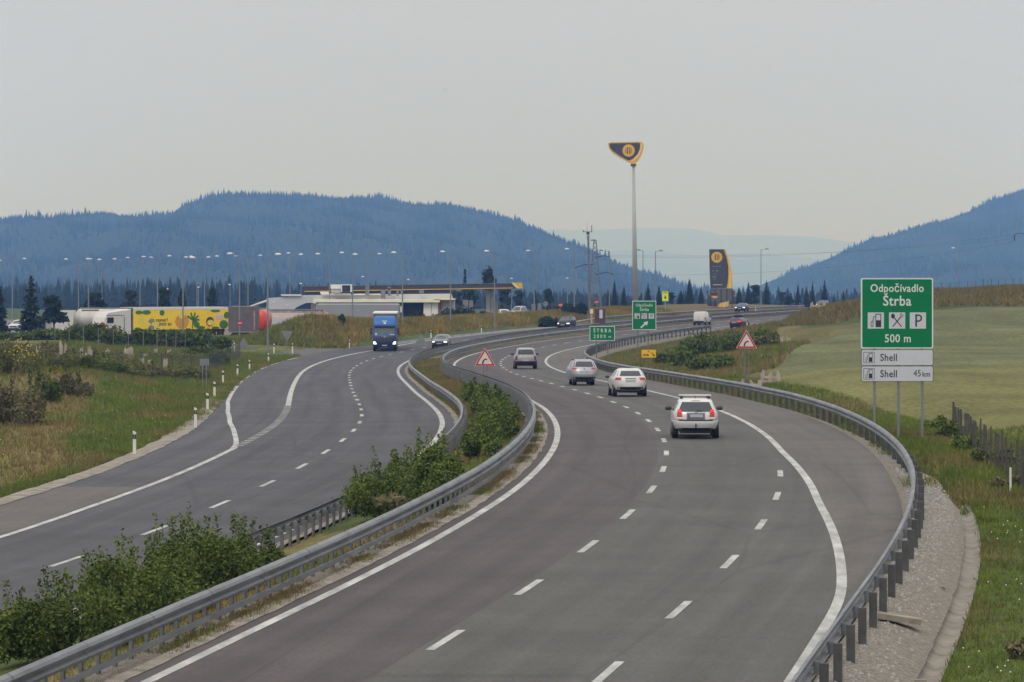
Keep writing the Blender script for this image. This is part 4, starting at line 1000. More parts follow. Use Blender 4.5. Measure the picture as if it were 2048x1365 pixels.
# ------------------------------------------------------------------ road signs
def posts(t, xs, z0, z1, r=.04, m=None, y=.06):
    for x in xs: MB().tube((x, y, z0), (x, y, z1), r, n=8).build('post', m or M_STEELD, t)
def pump(b, x, z, s, y, frame=None):
    """fuel pump pictogram of height s centred at x, z"""
    b.box(x - .02 * s, x + .36 * s, y - .006, y, z - .45 * s, z + .02 * s)
    b.bar(x - .0 * s, z, x - .0 * s, z + .42 * s, .05 * s, y - .006, y); b.bar(x + .34 * s, z, x + .34 * s, z + .42 * s, .05 * s, y - .006, y)
    b.bar(x - .03 * s, z + .43 * s, x + .37 * s, z + .43 * s, .06 * s, y - .006, y)
    pts = [(x - .02 * s, z + .28 * s), (x - .16 * s, z + .26 * s), (x - .19 * s, z - .02 * s), (x - .32 * s, z - .10 * s), (x - .34 * s, z - .36 * s), (x - .26 * s, z - .44 * s), (x - .19 * s, z - .36 * s), (x - .19 * s, z - .05 * s)]
    for p, q in zip(pts, pts[1:]): b.bar(p[0], p[1], q[0], q[1], .045 * s, y - .0055, y)
def cutlery(b, x, z, s, y):
    b.bar(x - .30 * s, z - .42 * s, x + .26 * s, z + .26 * s, .07 * s, y - .006, y)
    b.bar(x + .30 * s, z - .42 * s, x - .22 * s, z + .22 * s, .07 * s, y - .0055, y)
    b.disc(x - .28 * s, z + .30 * s, .13 * s, y - .0065, y, rz=.17 * s)
    for k in (-1, 0, 1): b.bar(x + (.24 + .06 * k) * s, z + (.26 - .06 * k) * s, x + (.36 + .07 * k) * s, z + (.44 - .07 * k) * s, .035 * s, y - .0065, y)
def letter_p(b, x, z, s, y):
    b.bar(x - .12 * s, z - .42 * s, x - .12 * s, z + .42 * s, .11 * s, y - .006, y)
    p = [(x - .14 * s, z + .37 * s), (x + .08 * s, z + .37 * s), (x + .20 * s, z + .30 * s), (x + .24 * s, z + .17 * s), (x + .20 * s, z + .04 * s), (x + .08 * s, z - .04 * s), (x - .14 * s, z - .04 * s)]
    for a_, c_ in zip(p, p[1:]): b.bar(a_[0], a_[1], c_[0], c_[1], .10 * s, y - .0055, y)
# big rest area sign
D = 138.0; k = D / F
X0, Y0 = spot(1794, D), D; zb = gz(X0, Y0)
t = thing('rest_area_sign', (X0, Y0, zb), 'large green sign on three posts reading Odpočívadlo Štrba 500 m above two white plates', 'road sign')
zz = lambda v: up(v, D) - zb
W2 = 1.43
g = MB(); g.rrect(-W2, W2, zz(697.5), zz(556.5), .07, -.03, .03); brd = g.build('panel', M_SBORD, t)
g = MB(); g.rrect(-W2 + .055, W2 - .055, zz(695), zz(559), .05, -.036, -.029); g.build('green_face', M_GREEN, brd)
text(t, 'Odpočívadlo', .43, 0, zz(577.5), -.040, M_SBORD, .88, bold=.006)
text(t, 'Štrba', .56, .0, zz(603), -.040, M_SBORD, .90, bold=.008)
text(t, '500 m', .45, .03, zz(678), -.040, M_SBORD, .88, bold=.006)
for x_, f_ in ((-.84, pump), (0.0, cutlery), (.82, letter_p)):
    q = MB(); q.box(x_ - .32, x_ + .32, -.042, -.035, zz(641.5) - .32, zz(641.5) + .32); pl = q.build('symbol_plate', M_SWHITE, t)
    q = MB(); f_(q, x_, zz(641.5), .58, -.042); q.build('symbol', M_SBLACK, pl)
for va, vb, km in ((699.5, 731.5, ''), (732.5, 763.5, '45 km')):
    q = MB(); q.rrect(-W2 + .01, W2, zz(vb), zz(va), .07, -.03, .03); pl = q.build('lower_plate', M_SBLACK, t); pl['label'] = 'white plate reading Shell' + (' 45 km' if km else '')
    q = MB(); q.rrect(-W2 + .03, W2 - .02, zz(vb - .8), zz(va + .8), .06, -.036, -.029); q.build('white_face', M_SWHITE, pl)
    zc_ = zz((va + vb) / 2)
    q = MB(); s_ = .44
    for (a_, c_, d_, e_) in ((-1, -1, 1, -1), (1, -1, 1, 1), (1, 1, -1, 1), (-1, 1, -1, -1)): q.bar(-1.11 + a_ * .21, zc_ + c_ * .21, -1.11 + d_ * .21, zc_ + e_ * .21, .018, -.040, -.035)
    pump(q, -1.11, zc_, .38, -.036); q.build('symbol', M_SBLACK, pl)
    text(t, 'Shell', .40, -.33, zc_ - .01, -.040, M_SBLACK, .86, bold=.004)
    if km:
        text(t, '45', .38, .80, zc_ + .01, -.040, M_SBLACK, .78); text(t, 'km', .29, 1.15, zc_ - .02, -.040, M_SBLACK, .86, bold=.003)
posts(t, (-.89, .06, 1.0), -.4, zz(560), .055, M_BACK)
# arrow sign
D = 385.0; k = D / F; X0 = spot(1288.5, D); zb = gz(X0, D)
t = thing('exit_sign', (X0, D, zb), 'green rest area exit sign with white diagonal arrow, below the tall pole', 'road sign')
zz = lambda v: up(v, D) - zb
g = MB(); g.rrect(-1.32, 1.32, zz(660.5), zz(602), .08, -.03, .03); brd = g.build('panel', M_SBORD, t)
g = MB(); g.rrect(-1.25, 1.25, zz(659), zz(603.5), .05, -.04, -.029); g.build('green_face', M_GREEN, brd)
text(t, 'Odpočívadlo', .42, 0, zz(611), -.046, M_SBORD, .80, bold=.004)
text(t, 'Štrba', .50, 0, zz(619.5), -.046, M_SBORD, .90, bold=.004)
for x_, f_ in ((-.77, pump), (0.0, cutlery), (.79, letter_p)):
    q = MB(); q.box(x_ - .3, x_ + .3, -.048, -.038, zz(632.5) - .3, zz(632.5) + .3); pl = q.build('symbol_plate', M_SWHITE, t)
    q = MB(); f_(q, x_, zz(632.5), .56, -.049); q.build('symbol', M_SBLACK, pl)
q = MB(); q.bar(-.38, zz(656), .12, zz(647.5), .17, -.05, -.038); q.prism([(.42, zz(643)), (-.10, zz(645)), (.30, zz(652))], -.052, -.038); q.build('arrow', M_SBORD, t)
posts(t, (-.72, .42), -.4, zz(604), .06)
# Strba 2000 m sign
D = 335.0; X0 = spot(1204.5, D); zb = gz(X0, D)
t = thing('distance_sign', (X0, D, zb), 'small green distance sign reading ŠTRBA 2000 m', 'road sign')
zz = lambda v: up(v, D) - zb
g = MB(); g.rrect(-1.21, 1.21, zz(682), zz(652.5), .06, -.03, .03); brd = g.build('panel', M_SBORD, t)
g = MB(); g.rrect(-1.15, 1.15, zz(680.8), zz(653.8), .04, -.04, -.029); g.build('green_face', M_GREEN, brd)
text(t, 'Š T R B A', .50, 0, zz(662), -.046, M_SBORD, .80, bold=.008)
text(t, '2 0 0 0', .48, -.25, zz(673.5), -.046, M_SBORD, .80, bold=.008)
text(t, 'm', .36, .72, zz(674), -.046, M_SBORD, .9, bold=.004)
posts(t, (-.55, .55), -.5, zz(654), .05)
# orange sign
D = 250.0; X0 = spot(1297.5, D); zb = gz(X0, D)
t = thing('orange_sign', (X0, D, zb), 'small orange diversion sign on two posts inside the bend', 'road sign')
zz = lambda v: up(v, D) - zb
g = MB(); g.rrect(-.51, .51, zz(715.5), zz(700), .02, -.02, .02); g.build('panel', M_YELLOW, t)
text(t, 'S1', .16, 0, zz(703.5), -.025, M_SBLACK, .9, bold=.006)
text(t, '2018a', .20, -.2, zz(710.5), -.025, M_SBLACK, .85, bold=.008)
q = MB(); pp = [(.13, zz(707)), (.22, zz(706)), (.30, zz(708)), (.36, zz(711))]
for a_, c_ in zip(pp, pp[1:]): q.bar(a_[0], a_[1], c_[0], c_[1], .05, -.03, -.019)
q.prism([(.43, zz(713.5)), (.25, zz(712)), (.42, zz(709.3))], -.032, -.019); q.build('arrow', M_SBLACK, t)
posts(t, (-.14, .14), -.5, zz(702), .025, M_STEEL)
# bend warning triangles
def triangle(u, d, vt, label, w=None):
    X0 = spot(u, d); zb = gz(X0, d); t = thing('warning_sign', (X0, d, zb), label, 'road sign')
    zt = up(vt, d) - zb; s = 1.26; h = s * .866
    def tri(sc, y0, y1): 
        c = zt - h * .62; q = []
        for a in (90, 210, 330):
            for da in (-9, 0, 9):
                rr = h * .64 * sc * (1 - abs(da) * .008); q.append((rr * math.cos(R(a + da * .35)), c + rr * math.sin(R(a + da * .35))))
        return MB().prism(q, y0, y1)
    b0 = tri(1.0, -.02, .02).build('panel', M_SBORD, t)
    tri(.95, -.028, -.019).build('red_rim', M_RED, b0)
    tri(.70, -.034, -.027).build('pale_face', M_PINKW, b0)
    q = MB(); c = zt - h * .66; pp = [(-.13, c - .19), (-.12, c - .08), (-.07, c + .02), (.01, c + .07), (.12, c + .08)]
    for (a_, c_), wd in zip(zip(pp, pp[1:]), (.09, .085, .08, .075)): q.bar(a_[0], a_[1], c_[0], c_[1], wd, -.040, -.033)
    q.build('bend_arrow', M_SBLACK, t)
    posts(t, (-.09, .12), -.5, zt - h * .55, .028, M_STEEL)
triangle(970, 205, 697, 'red triangular bend warning sign in the median behind the shrubs')
triangle(1493, 203, 661.5, 'red triangular bend warning sign beyond the right guardrail, left of the field')
# signs seen from behind
def back_sign(u, d, vc, shape, r, label, base_v=None, xs=(0,)):
    X0 = spot(u, d); zb = gz(X0, d); t = thing('rear_facing_sign', (X0, d, zb), label, 'road sign'); z = up(vc, d) - zb
    b = MB()
    if shape == 'up': b.prism([(r * math.cos(R(a)), z + r * math.sin(R(a))) for a in (90, 210, 330)], -.01, .02)
    elif shape == 'down': b.prism([(r * math.cos(R(a)), z + r * math.sin(R(a))) for a in (270, 30, 150)], -.01, .02)
    elif shape == 'round': b.disc(0, z, r, -.01, .02)
    elif shape == 'diamond': b.prism([(r * math.cos(R(a)), z + r * math.sin(R(a))) for a in (0, 90, 180, 270)], -.01, .02)
    else: b.box(-r[0], r[0], -.01, .02, z - r[1], z + r[1])
    b.build('panel', M_BACK, t); posts(t, xs, -.3, z, .03, M_BACK, y=-.045)
    return t
back_sign(574, 357, 669.5, 'down', .72, 'grey back of a give-way triangle, point down, before the grass mound')
back_sign(487, 362, 689, 'up', .72, 'grey back of an upright triangle at the ramp, below the no-entry sign')
back_sign(842, 343, 683, 'up', .75, 'grey back of an upright triangle between the blue truck and the grey car')
back_sign(409, 228, 725, 'box', (.30, .22), 'pale blue sign back on two posts by the left kerb', xs=(-.12, .12))
back_sign(302, 400, 643, 'diamond', .35, 'grey diamond sign back before the yellow trailer')
back_sign(302.5, 399, 656.5, 'round', .34, 'grey round sign back under the diamond')
back_sign(1091, 500, 608, 'round', .38, 'pale round sign back right of the two pale boards')
back_sign(931, 505, 612.5, 'box', (.38, .9), 'left one of two pale grey sign backs behind the dark bushes')
back_sign(942, 506, 613.5, 'box', (.30, .9), 'right one of two pale grey sign backs behind the dark bushes')
back_sign(453, 372, 689, 'box', (.17, .72), 'tall grey-white board at the ramp, left of two')
back_sign(466, 372, 692, 'box', (.20, .55), 'shorter grey-white board at the ramp, right of two')
back_sign(1067, 515, 623, 'box', (.30, 1.1), 'left one of two upright white boards left of the weather mast')
back_sign(1079, 516, 622, 'box', (.28, 1.1), 'right one of two upright white boards left of the weather mast')
back_sign(1412, 610, 593, 'box', (.22, .5), 'small white info plate left of the price board foot')
def no_entry(u, d, vc, r, label, base_z=None):
    X0 = spot(u, d); zb = gz(X0, d); t = thing('no_entry_sign', (X0, d, zb), label, 'road sign', 'no-entry signs'); z = up(vc, d) - zb
    MB().disc(0, z, r, -.02, .01).build('red_disc', M_RED, t); MB().box(-r * .72, r * .72, -.03, -.019, z - r * .16, z + r * .16).build('white_bar', M_WHITE, t)
    posts(t, (0,), -.3, z, .03, M_BACK, y=.05)
no_entry(205, 385, 651, .34, 'no-entry sign left of two before the white truck cab')
no_entry(229, 380, 658.5, .36, 'no-entry sign right of two, in front of the white truck cab')
no_entry(480, 392, 646.5, .30, 'no-entry sign in front of the grey trailer back')
no_entry(1121, 485, 610.5, .33, 'no-entry sign above the small white truck right of the pale boards')
no_entry(1193, 498, 604.5, .30, 'no-entry sign between the weather mast and the pole')
no_entry(1470, 600, 592, .20, 'tiny no-entry sign at the price board foot')
D = 560.0; X0 = spot(1330.5, D); zb = gz(X0, D)
t = thing('stop_sign', (X0, D, zb), 'bright lime STOP sign with a black hand on the grassy bank', 'road sign')
zz = lambda v: up(v, D) - zb
MB().box(-.49, .49, -.02, .02, zz(602.5), zz(583.5)).build('panel', M_LIME, t)
text(t, 'STOP', .30, 0, zz(586.5), -.03, M_SBLACK, .9, bold=.008)
q = MB(); q.box(-.13, .13, -.03, -.019, zz(598), zz(595))
for j in range(4): q.bar(-.10 + j * .065, zz(596), -.12 + j * .08, zz(591.5), .045, -.03, -.019)
q.bar(.12, zz(596.5), .22, zz(594.2), .05, -.03, -.019); q.build('hand', M_SBLACK, t)
posts(t, (0,), -.3, zz(602), .05, M_WOOD)

# ------------------------------------------------------------------ lamp posts
def lamp(u, d, vh, heads, label, group='lamp posts around the rest area', up_dark=False):
    X0 = spot(u, d); zb = gz(X0, d); t = thing('lamp_post', (X0, d, zb), label, 'lamp post', group); k = d / F
    h = up(vh, d) - zb
    MB().tube((0, 0, -.3), (0, 0, h), .10, .055, n=8).build('pole', M_POLE, t)
    for du, dv in heads:
        x = du * k; z = h - dv * k; s = 1 if du > 0 else -1
        if abs(du) > 6: 
            MB().tube((0, 0, h - .08), (x * .75, 0, z - .03), .035, .03, n=6).build('arm', M_POLE, t)
        b = MB(); hw = .36 if abs(du) > 6 else .26
        vs = []
        for z_, sc in ((-.07, .8), (0, 1.0), (.09, .8), (.15, .35)): 
            for j in range(10): a = 2 * math.pi * j / 10; vs.append((x + s * -.1 + hw * sc * math.cos(a), .2 * sc * math.sin(a), z + z_))
        fs = [(r * 10 + j, r * 10 + (j + 1) % 10, (r + 1) * 10 + (j + 1) % 10, (r + 1) * 10 + j) for r in range(3) for j in range(10)] + [tuple(range(9, -1, -1)), tuple(range(30, 40))]
        b.add(vs, fs); b.build('lamp_head', M_POLE if up_dark else M_LAMP, t, smooth=True)
    return t
for u, d, vh, heads, lab in [
    (24.6, 600, 521, ((-26, .5), (25.5, -3)), 'double-headed lamp post nearest the left edge'),
    (157, 600, 522, ((-26, -3), (25, -3.4)), 'double-headed lamp post above the white tank cab'),
    (177, 470, 521.5, ((-3, -3),), 'lamp post with one head before the white tanks'),
    (204, 560, 521.5, ((-6.5, -1.5), (26.6, -3)), 'double-headed lamp post above the white tanks'),
    (280, 600, 518.5, ((-26, -2.5), (23, -3)), 'double-headed lamp post left above the yellow trailer'),
    (315, 560, 516.5, ((-29, -2.5), (25, -4)), 'double-headed lamp post above the middle of the yellow trailer'),
    (366, 400, 518, ((21, -2),), 'tall near lamp post in front of the yellow trailer'),
    (394, 570, 516, ((-23, -1), (24, -1)), 'faint double-headed lamp post above the palm picture'),
    (409, 600, 515, ((-28, -1.5), (26, -2)), 'double-headed lamp post above the round emblem of the trailer'),
    (479, 396, 512.5, ((-21, -4.5),), 'near lamp post in front of the grey trailer back'),
    (496, 600, 515, ((-25.5, -2.5), (25.6, -3.5)), 'double-headed lamp post above the red tank'),
    (535.5, 362, 514, ((22.5, -4.5),), 'tall near lamp post left of the grass mound'),
    (580, 520, 510.5, ((-4.5, -3.5), (23, -1)), 'double-headed lamp post left of the station canopy'),
    (659, 500, 511, ((-25, -2.6), (26, -5)), 'double-headed lamp post at the left end of the canopy'),
    (705, 440, 510, ((7, -.5),), 'near lamp post before the roof box of the station'),
    (736, 560, 511, ((24, -2.6),), 'thin lamp post behind the roof vents'),
    (805, 430, 509, ((-19.3, -3),), 'near lamp post rising behind the blue truck'),
    (901, 450, 507, ((-17.5, -3),), 'lamp post above the right end of the station building'),
    (989, 455, 506, ((-17.4, -3),), 'lamp post beside the white car in front of the canopy'),
    (1068.6, 500, 505.5, ((-14, -3.5),), 'lamp post above the two pale boards'),
    (1148.5, 520, 502.5, ((-16, -4),), 'lamp post just left of the weather mast')]:
    lamp(u, d, vh, heads, lab)
for u, d, vh, heads, lab in [
    (1218.9, 560, 502.5, ((-18, -1),), 'lamp post right of the lattice tower, arm to the left'),
    (1286, 600, 501.5, ((-10, -1),), 'slim lamp post directly right of the tall sign pole'),
    (1311, 560, 503, ((12, -1),), 'lamp post with arm to the right beside the exit sign'),
    (1522, 620, 499.5, ((13, -1),), 'lone lamp post right of the price board'),
    ]:
    lamp(u, d, vh, heads, lab, 'dark lamp posts along the main road', True)
lamp(1918, 640, 500, ((-13, -3.5),), 'lone lamp post standing behind the brown crest right of the big sign', 'dark lamp posts along the main road')
for u, d, v, lab in [(335, 640, 580, 'small low lamp above the yellow trailer'), (397, 640, 576, 'small camera mast above the palm picture'), (460, 640, 571, 'small low lamp above the grey trailer back'),
    (602, 620, 569, 'small low lamp at the left canopy corner'), (726, 600, 555, 'white globe lamp on the station roof'), (817, 640, 561, 'small low lamp above the blue truck'), (1023.5, 640, 558.5, 'small low lamp above the yellow canopy end'), (1135, 640, 558, 'small low lamp left of the weather mast')]:
    lamp(u, d, v, ((0.5, -1),), lab, 'low lamps of the rest area')

# ------------------------------------------------------------------ tall sign, price board, masts
def swoosh(pts): return pts
D = 600.0; X0 = spot(1271, D); zb = gz(X0, D); k = D / F
t = thing('sign_tower', (X0, D, zb), 'very tall round pole carrying a dark triangular station emblem with a yellow rim', 'sign')
zz = lambda v: up(v, D) - zb; xx = lambda u: spot(u, D) - X0
MB().tube((0, 0, -.5), (xx(1267), 0, zz(331)), .50, .22, n=16).build('pole', mat('pole_grey', (.37, .37, .37), rough=.55, var=.06, scale=.5), t, smooth=True)
MB().tube((xx(1267), 0, zz(333)), (xx(1267), 0, zz(328)), .55, .42, n=14).build('collar', M_SDARK, t)
outl = [(1216, 288), (1218, 285.5), (1222, 285), (1250, 284.6), (1280, 284), (1285, 285.5), (1287.5, 290), (1287.5, 297), (1284, 309), (1278, 320), (1271, 328), (1265, 328.5), (1258, 325.5), (1240, 316), (1225, 306), (1218, 297)]
MB().prism([(xx(u), zz(v)) for u, v in outl], -.45, .45).build('yellow_body', M_SYEL, t)
inl = [(1218.5, 290), (1221, 287.3), (1250, 286.8), (1278.5, 286.2), (1280, 289), (1279.5, 298), (1275, 309), (1267, 317), (1259, 321.6), (1255, 321), (1240, 312.5), (1226, 303), (1220, 296)]
fce = MB().prism([(xx(u), zz(v)) for u, v in inl], -.50, -.44).build('dark_face', M_SDARK, t)
st_ = [(1281, 288), (1283.5, 291), (1282.5, 300), (1277.5, 311), (1269, 320.5), (1262, 324.5), (1261.5, 323), (1268, 318), (1276, 309), (1281, 298)]
MB().prism([(xx(u), zz(v)) for u, v in st_], -.52, -.44).build('pale_stripe', M_SYEL2, t)
def emblem(t, cx, cz, r, y):
    MB().disc(cx, cz, r, y - .03, y, n=32).build('round_emblem', M_SYEL, t)
    q = MB(); 
    for sx_ in (-1, 1):
        q.bar(cx + sx_ * .20 * r, cz - .55 * r, cx + sx_ * .20 * r, cz + .55 * r, .17 * r, y - .05, y - .029)
        q.bar(cx + sx_ * .47 * r, cz - .42 * r, cx + sx_ * .47 * r, cz + .38 * r, .07 * r, y - .05, y - .029)
    q.build('black_bars', M_SBLACK, t)
emblem(t, xx(1257), zz(301.8), 12.3 * k, -.50)
D = 620.0; X0 = spot(1441, D); zb = gz(X0, D); k = D / F
t = thing('price_board', (X0, D, zb), 'tall anthracite fuel price board with a curved yellow edge and round emblem', 'sign')
zz = lambda v: up(v, D) - zb; xx = lambda u: spot(u, D) - X0
body = [(1418.5, 499), (1447, 499), (1453, 516), (1456, 533), (1456.5, 549), (1455, 566), (1452.5, 577), (1421, 577), (1420, 560), (1419, 530)]
MB().prism([(xx(u), zz(v)) for u, v in body], -.3, .3).build('board', M_SDARK, t)
MB().prism([(xx(u), zz(v)) for u, v in ((1420.5, 577.3), (1452.5, 577.3), (1465, 577.3), (1465, 603), (1420.5, 603))], -.22, .22).build('lower_board', M_SGREY, t)
yl = [(1447.3, 499), (1450.5, 499), (1458, 520), (1463, 542), (1464.5, 556), (1465, 577), (1453, 577), (1455.5, 566), (1457, 549), (1456.4, 533), (1453.4, 516)]
MB().prism([(xx(u), zz(v)) for u, v in yl], -.33, .33).build('yellow_edge', M_SYEL, t)
MB().prism([(xx(u), zz(v)) for u, v in ((1460, 545), (1461.5, 553), (1460.5, 577), (1458, 577), (1459.5, 560))], -.35, -.32).build('pale_stripe', M_SYEL2, t)
emblem(t, xx(1433.5), zz(515), 11 * k, -.3)
q = MB()
for u0, u1, v, hh in ((1425, 1443, 533.5, 1.6), (1425, 1429, 542, 3), (1432, 1438, 542, 3), (1426, 1435, 548.5, 1.2), (1425, 1434, 554, 2.8), (1426, 1433, 558.5, 1.2)):
    n_ = max(1, int((u1 - u0) / 3.4)); 
    for j in range(n_): a_ = u0 + (u1 - u0) * j / n_; q.box(xx(a_), xx(a_ + (u1 - u0) / n_ * .68), -.32, -.299, zz(v + hh / 2), zz(v - hh / 2))
q.build('price_digits', M_BACK, t)
MB().box(xx(1426), xx(1444), -.33, -.299, zz(570.4), zz(569.4)).build('thin_yellow_line', M_SYEL2, t)
for u in (1442, 1453.5, 1464): MB().box(xx(u) - .07, xx(u) + .07, -.36, -.2, -.4, zz(578)).build('leg', M_SBLACK, t)
for u in (1421, 1430): MB().box(xx(u) - .07, xx(u) + .07, -.36, -.2, -.4, zz(578)).build('leg', M_SBLACK, t)
MB().prism([(xx(1434.5), zz(615.5)), (xx(1440), zz(606.5)), (xx(1458), zz(602.5)), (xx(1455.5), zz(613.5)), (xx(1448), zz(614.8))], -.55, -.40).build('yellow_foot', M_SYEL, t)
MB().prism([(xx(1446), zz(614.9)), (xx(1449.5), zz(605)), (xx(1452), zz(604)), (xx(1450), zz(614.5))], -.58, -.54).build('pale_stripe', M_SWHITE, t)
MB().box(xx(1415), xx(1434), -.3, -.2, zz(616), zz(606)).build('dark_foot', M_SDARK, t)
D = 605.0; X0 = spot(1428, D); zb = gz(X0, D); t = thing('advert_board', (X0, D, zb), 'small red, black and yellow advertising board at the price board foot', 'sign'); zz = lambda v: up(v, D) - zb
MB().box(-.65, .65, -.05, .05, zz(592), zz(586.5)).build('dark_panel', mat('dark_red', (.10, .02, .02), rough=.6), t)
MB().prism([(-.55, zz(592.3)), (.65, zz(592.3)), (.45, zz(596.5)), (.0, zz(597))], -.05, .05).build('yellow_panel', M_SYEL, t); posts(t, (-.2,), -.4, zz(590), .05)
# weather mast with box and cross arm
D = 500.0; X0 = spot(1180, D); zb = gz(X0, D)
t = thing('weather_mast', (X0, D, zb), 'slim dark mast with instruments and antenna on top, behind the distance sign', 'mast')
zz = lambda v: up(v, D) - zb; xx = lambda u: spot(u, D) - X0
MB().tube((0, 0, -.4), (xx(1176.5), 0, zz(476)), .19, .14, n=8).build('pole', M_STEELD, t)
MB().box(xx(1173), xx(1179), -.2, .2, zz(470), zz(464.5)).build('instrument_box', M_TRIM, t)
MB().box(xx(1173.8), xx(1178.8), -.15, .15, zz(479), zz(471)).build('screen_box', M_BACK, t)
MB().tube((xx(1174.8), 0, zz(465)), (xx(1174.3), 0, zz(442)), .02, .012, n=5).build('antenna', M_STEELD, t)
q = MB(); q.tube((xx(1168), 0, zz(464)), (xx(1184), 0, zz(464)), .04, n=5); q.tube((xx(1183.5), 0, zz(465)), (xx(1183.5), 0, zz(451)), .06, n=5); q.build('arm', M_STEELD, t)
MB().tube((xx(1167), 0, zz(465)), (xx(1167), 0, zz(461)), .07, n=5).build('sensor', M_TRIM, t)
# lattice tower with cross arms
D = 700.0; X0 = spot(1190, D); zb = gz(X0, D)
t = thing('power_pylon', (X0, D, zb), 'grey lattice tower with angled cross arms behind the weather mast', 'pylon')
zz = lambda v: up(v, D) - zb; xx = lambda u: spot(u, D) - X0
q = MB(); H = zz(481)
cr = lambda z: 1.1 * (1 - z / H) + .25
lv = np.linspace(0, H, 15)
for sx_ in (-1, 1):
    for sy_ in (-1, 1): q.tube((sx_ * cr(0), sy_ * cr(0), 0), (sx_ * cr(H), sy_ * cr(H), H), .07, n=4)
for a_, b_ in zip(lv, lv[1:]):
    for sgn in (-1, 1):
        q.tube((-sgn * cr(a_), -cr(a_), a_), (sgn * cr(b_), -cr(b_), b_), .05, n=4); q.tube((-sgn * cr(a_), cr(a_), a_), (sgn * cr(b_), cr(b_), b_), .05, n=4)
        q.tube((sgn * cr(a_), -cr(a_), a_), (sgn * cr(b_), cr(b_), b_), .05, n=4)
q.build('lattice', M_STEELD, t)
for lab_, pts_ in (('cross_arm', ((1150, 536), (1168, 530), (1190, 529))), ('cross_arm', ((1190, 516), (1207, 511.5), (1218, 514))), ('cross_arm', ((1190, 550), (1212, 545), (1226, 549))), ('cross_arm', ((1181, 481), (1190, 480.5), (1192, 481)))):
    q = MB()
    for a_, b_ in zip(pts_, pts_[1:]): q.tube((xx(a_[0]), 0, zz(a_[1])), (xx(b_[0]), 0, zz(b_[1])), .10, .10, n=5)
    q.build(lab_, M_TRIM, t)
# pylon whose arm reaches in at the right edge
D = 700.0; X0 = spot(2052, D); zb = gz(X0, D); t = thing('edge_pylon', (X0, D, zb), 'power pylon at the right edge with one arm and insulator showing', 'pylon'); zz = lambda v: up(v, D) - zb; xx = lambda u: spot(u, D) - X0
MB().tube((0, 0, -.5), (0, 0, zz(452)), .25, .15, n=6).build('pole', M_STEELD, t)
q = MB(); q.tube((0, 0, zz(467)), (xx(2035), 0, zz(467.5)), .06, n=5); q.tube((xx(2036), 0, zz(467.5)), (xx(2029.5), 0, zz(469.5)), .08, n=5); q.build('arm', M_TRIM, t)
MB().tube((xx(2029), 0, zz(470)), (xx(2029), 0, zz(482)), .13, n=6).build('insulator', M_TRIM, t)
# overhead wires between the pylons
for k_, (v0, v1, sag) in enumerate(((514, 470, 16), (549, 484, 22), (511.5, 478, 12))):
    a = np.array([spot(1216, 700), 700.0, up(v0, 700)]); b = np.array([spot(2029, 700), 700.0, up(v1, 700)])
    q = MB(); P = [a + (b - a) * s - np.array([0, 0, 4 * sag * .1 * s * (1 - s)]) for s in np.linspace(0, 1, 15)]
    for p_, r_ in zip(P, P[1:]): q.tube(p_, r_, .013, n=4, cap=False)
    tag(q.build('overhead_wire', M_FENCE), ['uppermost', 'lowest', 'middle'][k_] + ' of three thin overhead wires crossing the sky to the right edge', 'wire', 'overhead wires')
# reddish service cabinet and rusty box near the masts
D = 492.0; X0 = spot(1200, D); zb = gz(X0, D); t = thing('service_cabinet', (X0, D, zb), 'tall dull red service cabinet between the weather mast and the exit sign', 'cabinet')
MB().box(-.75, .75, -.5, .5, -.3, 2.1).build('body', mat('dull_red', (.085, .04, .042), rough=.8, var=.3, scale=.8), t)
MB().box(-.1, .35, -.53, -.5, .8, 2.0).build('pale_plate', M_SWHITE, t)
D = 470.0; X0 = spot(1183, D); zb = gz(X0, D); t = thing('post_box', (X0, D, zb), 'pale box on a rusty post above the distance sign', 'box')
MB().box(-.12, .12, -.1, .1, -.3, 1.9).build('post', M_WOOD, t); MB().box(-.2, .2, -.15, .15, 1.9, 2.5).build('box', M_SYEL2, t)
# bird
t = thing('bird', (spot(891, 260), 260, up(180.5, 260)), 'tiny dark bird gliding high in the grey sky', 'bird')
MB().add([(-.16, 0, .03), (-.05, -.02, .0), (0, -.12, 0), (.05, -.02, 0), (.16, 0, .03), (.04, .05, 0), (0, .14, 0), (-.04, .05, 0), (0, 0, .03)], [(0, 1, 8), (1, 2, 8), (2, 3, 8), (3, 4, 8), (4, 5, 8), (5, 6, 8), (6, 7, 8), (7, 0, 8)]).build('body', M_TRIM, t)

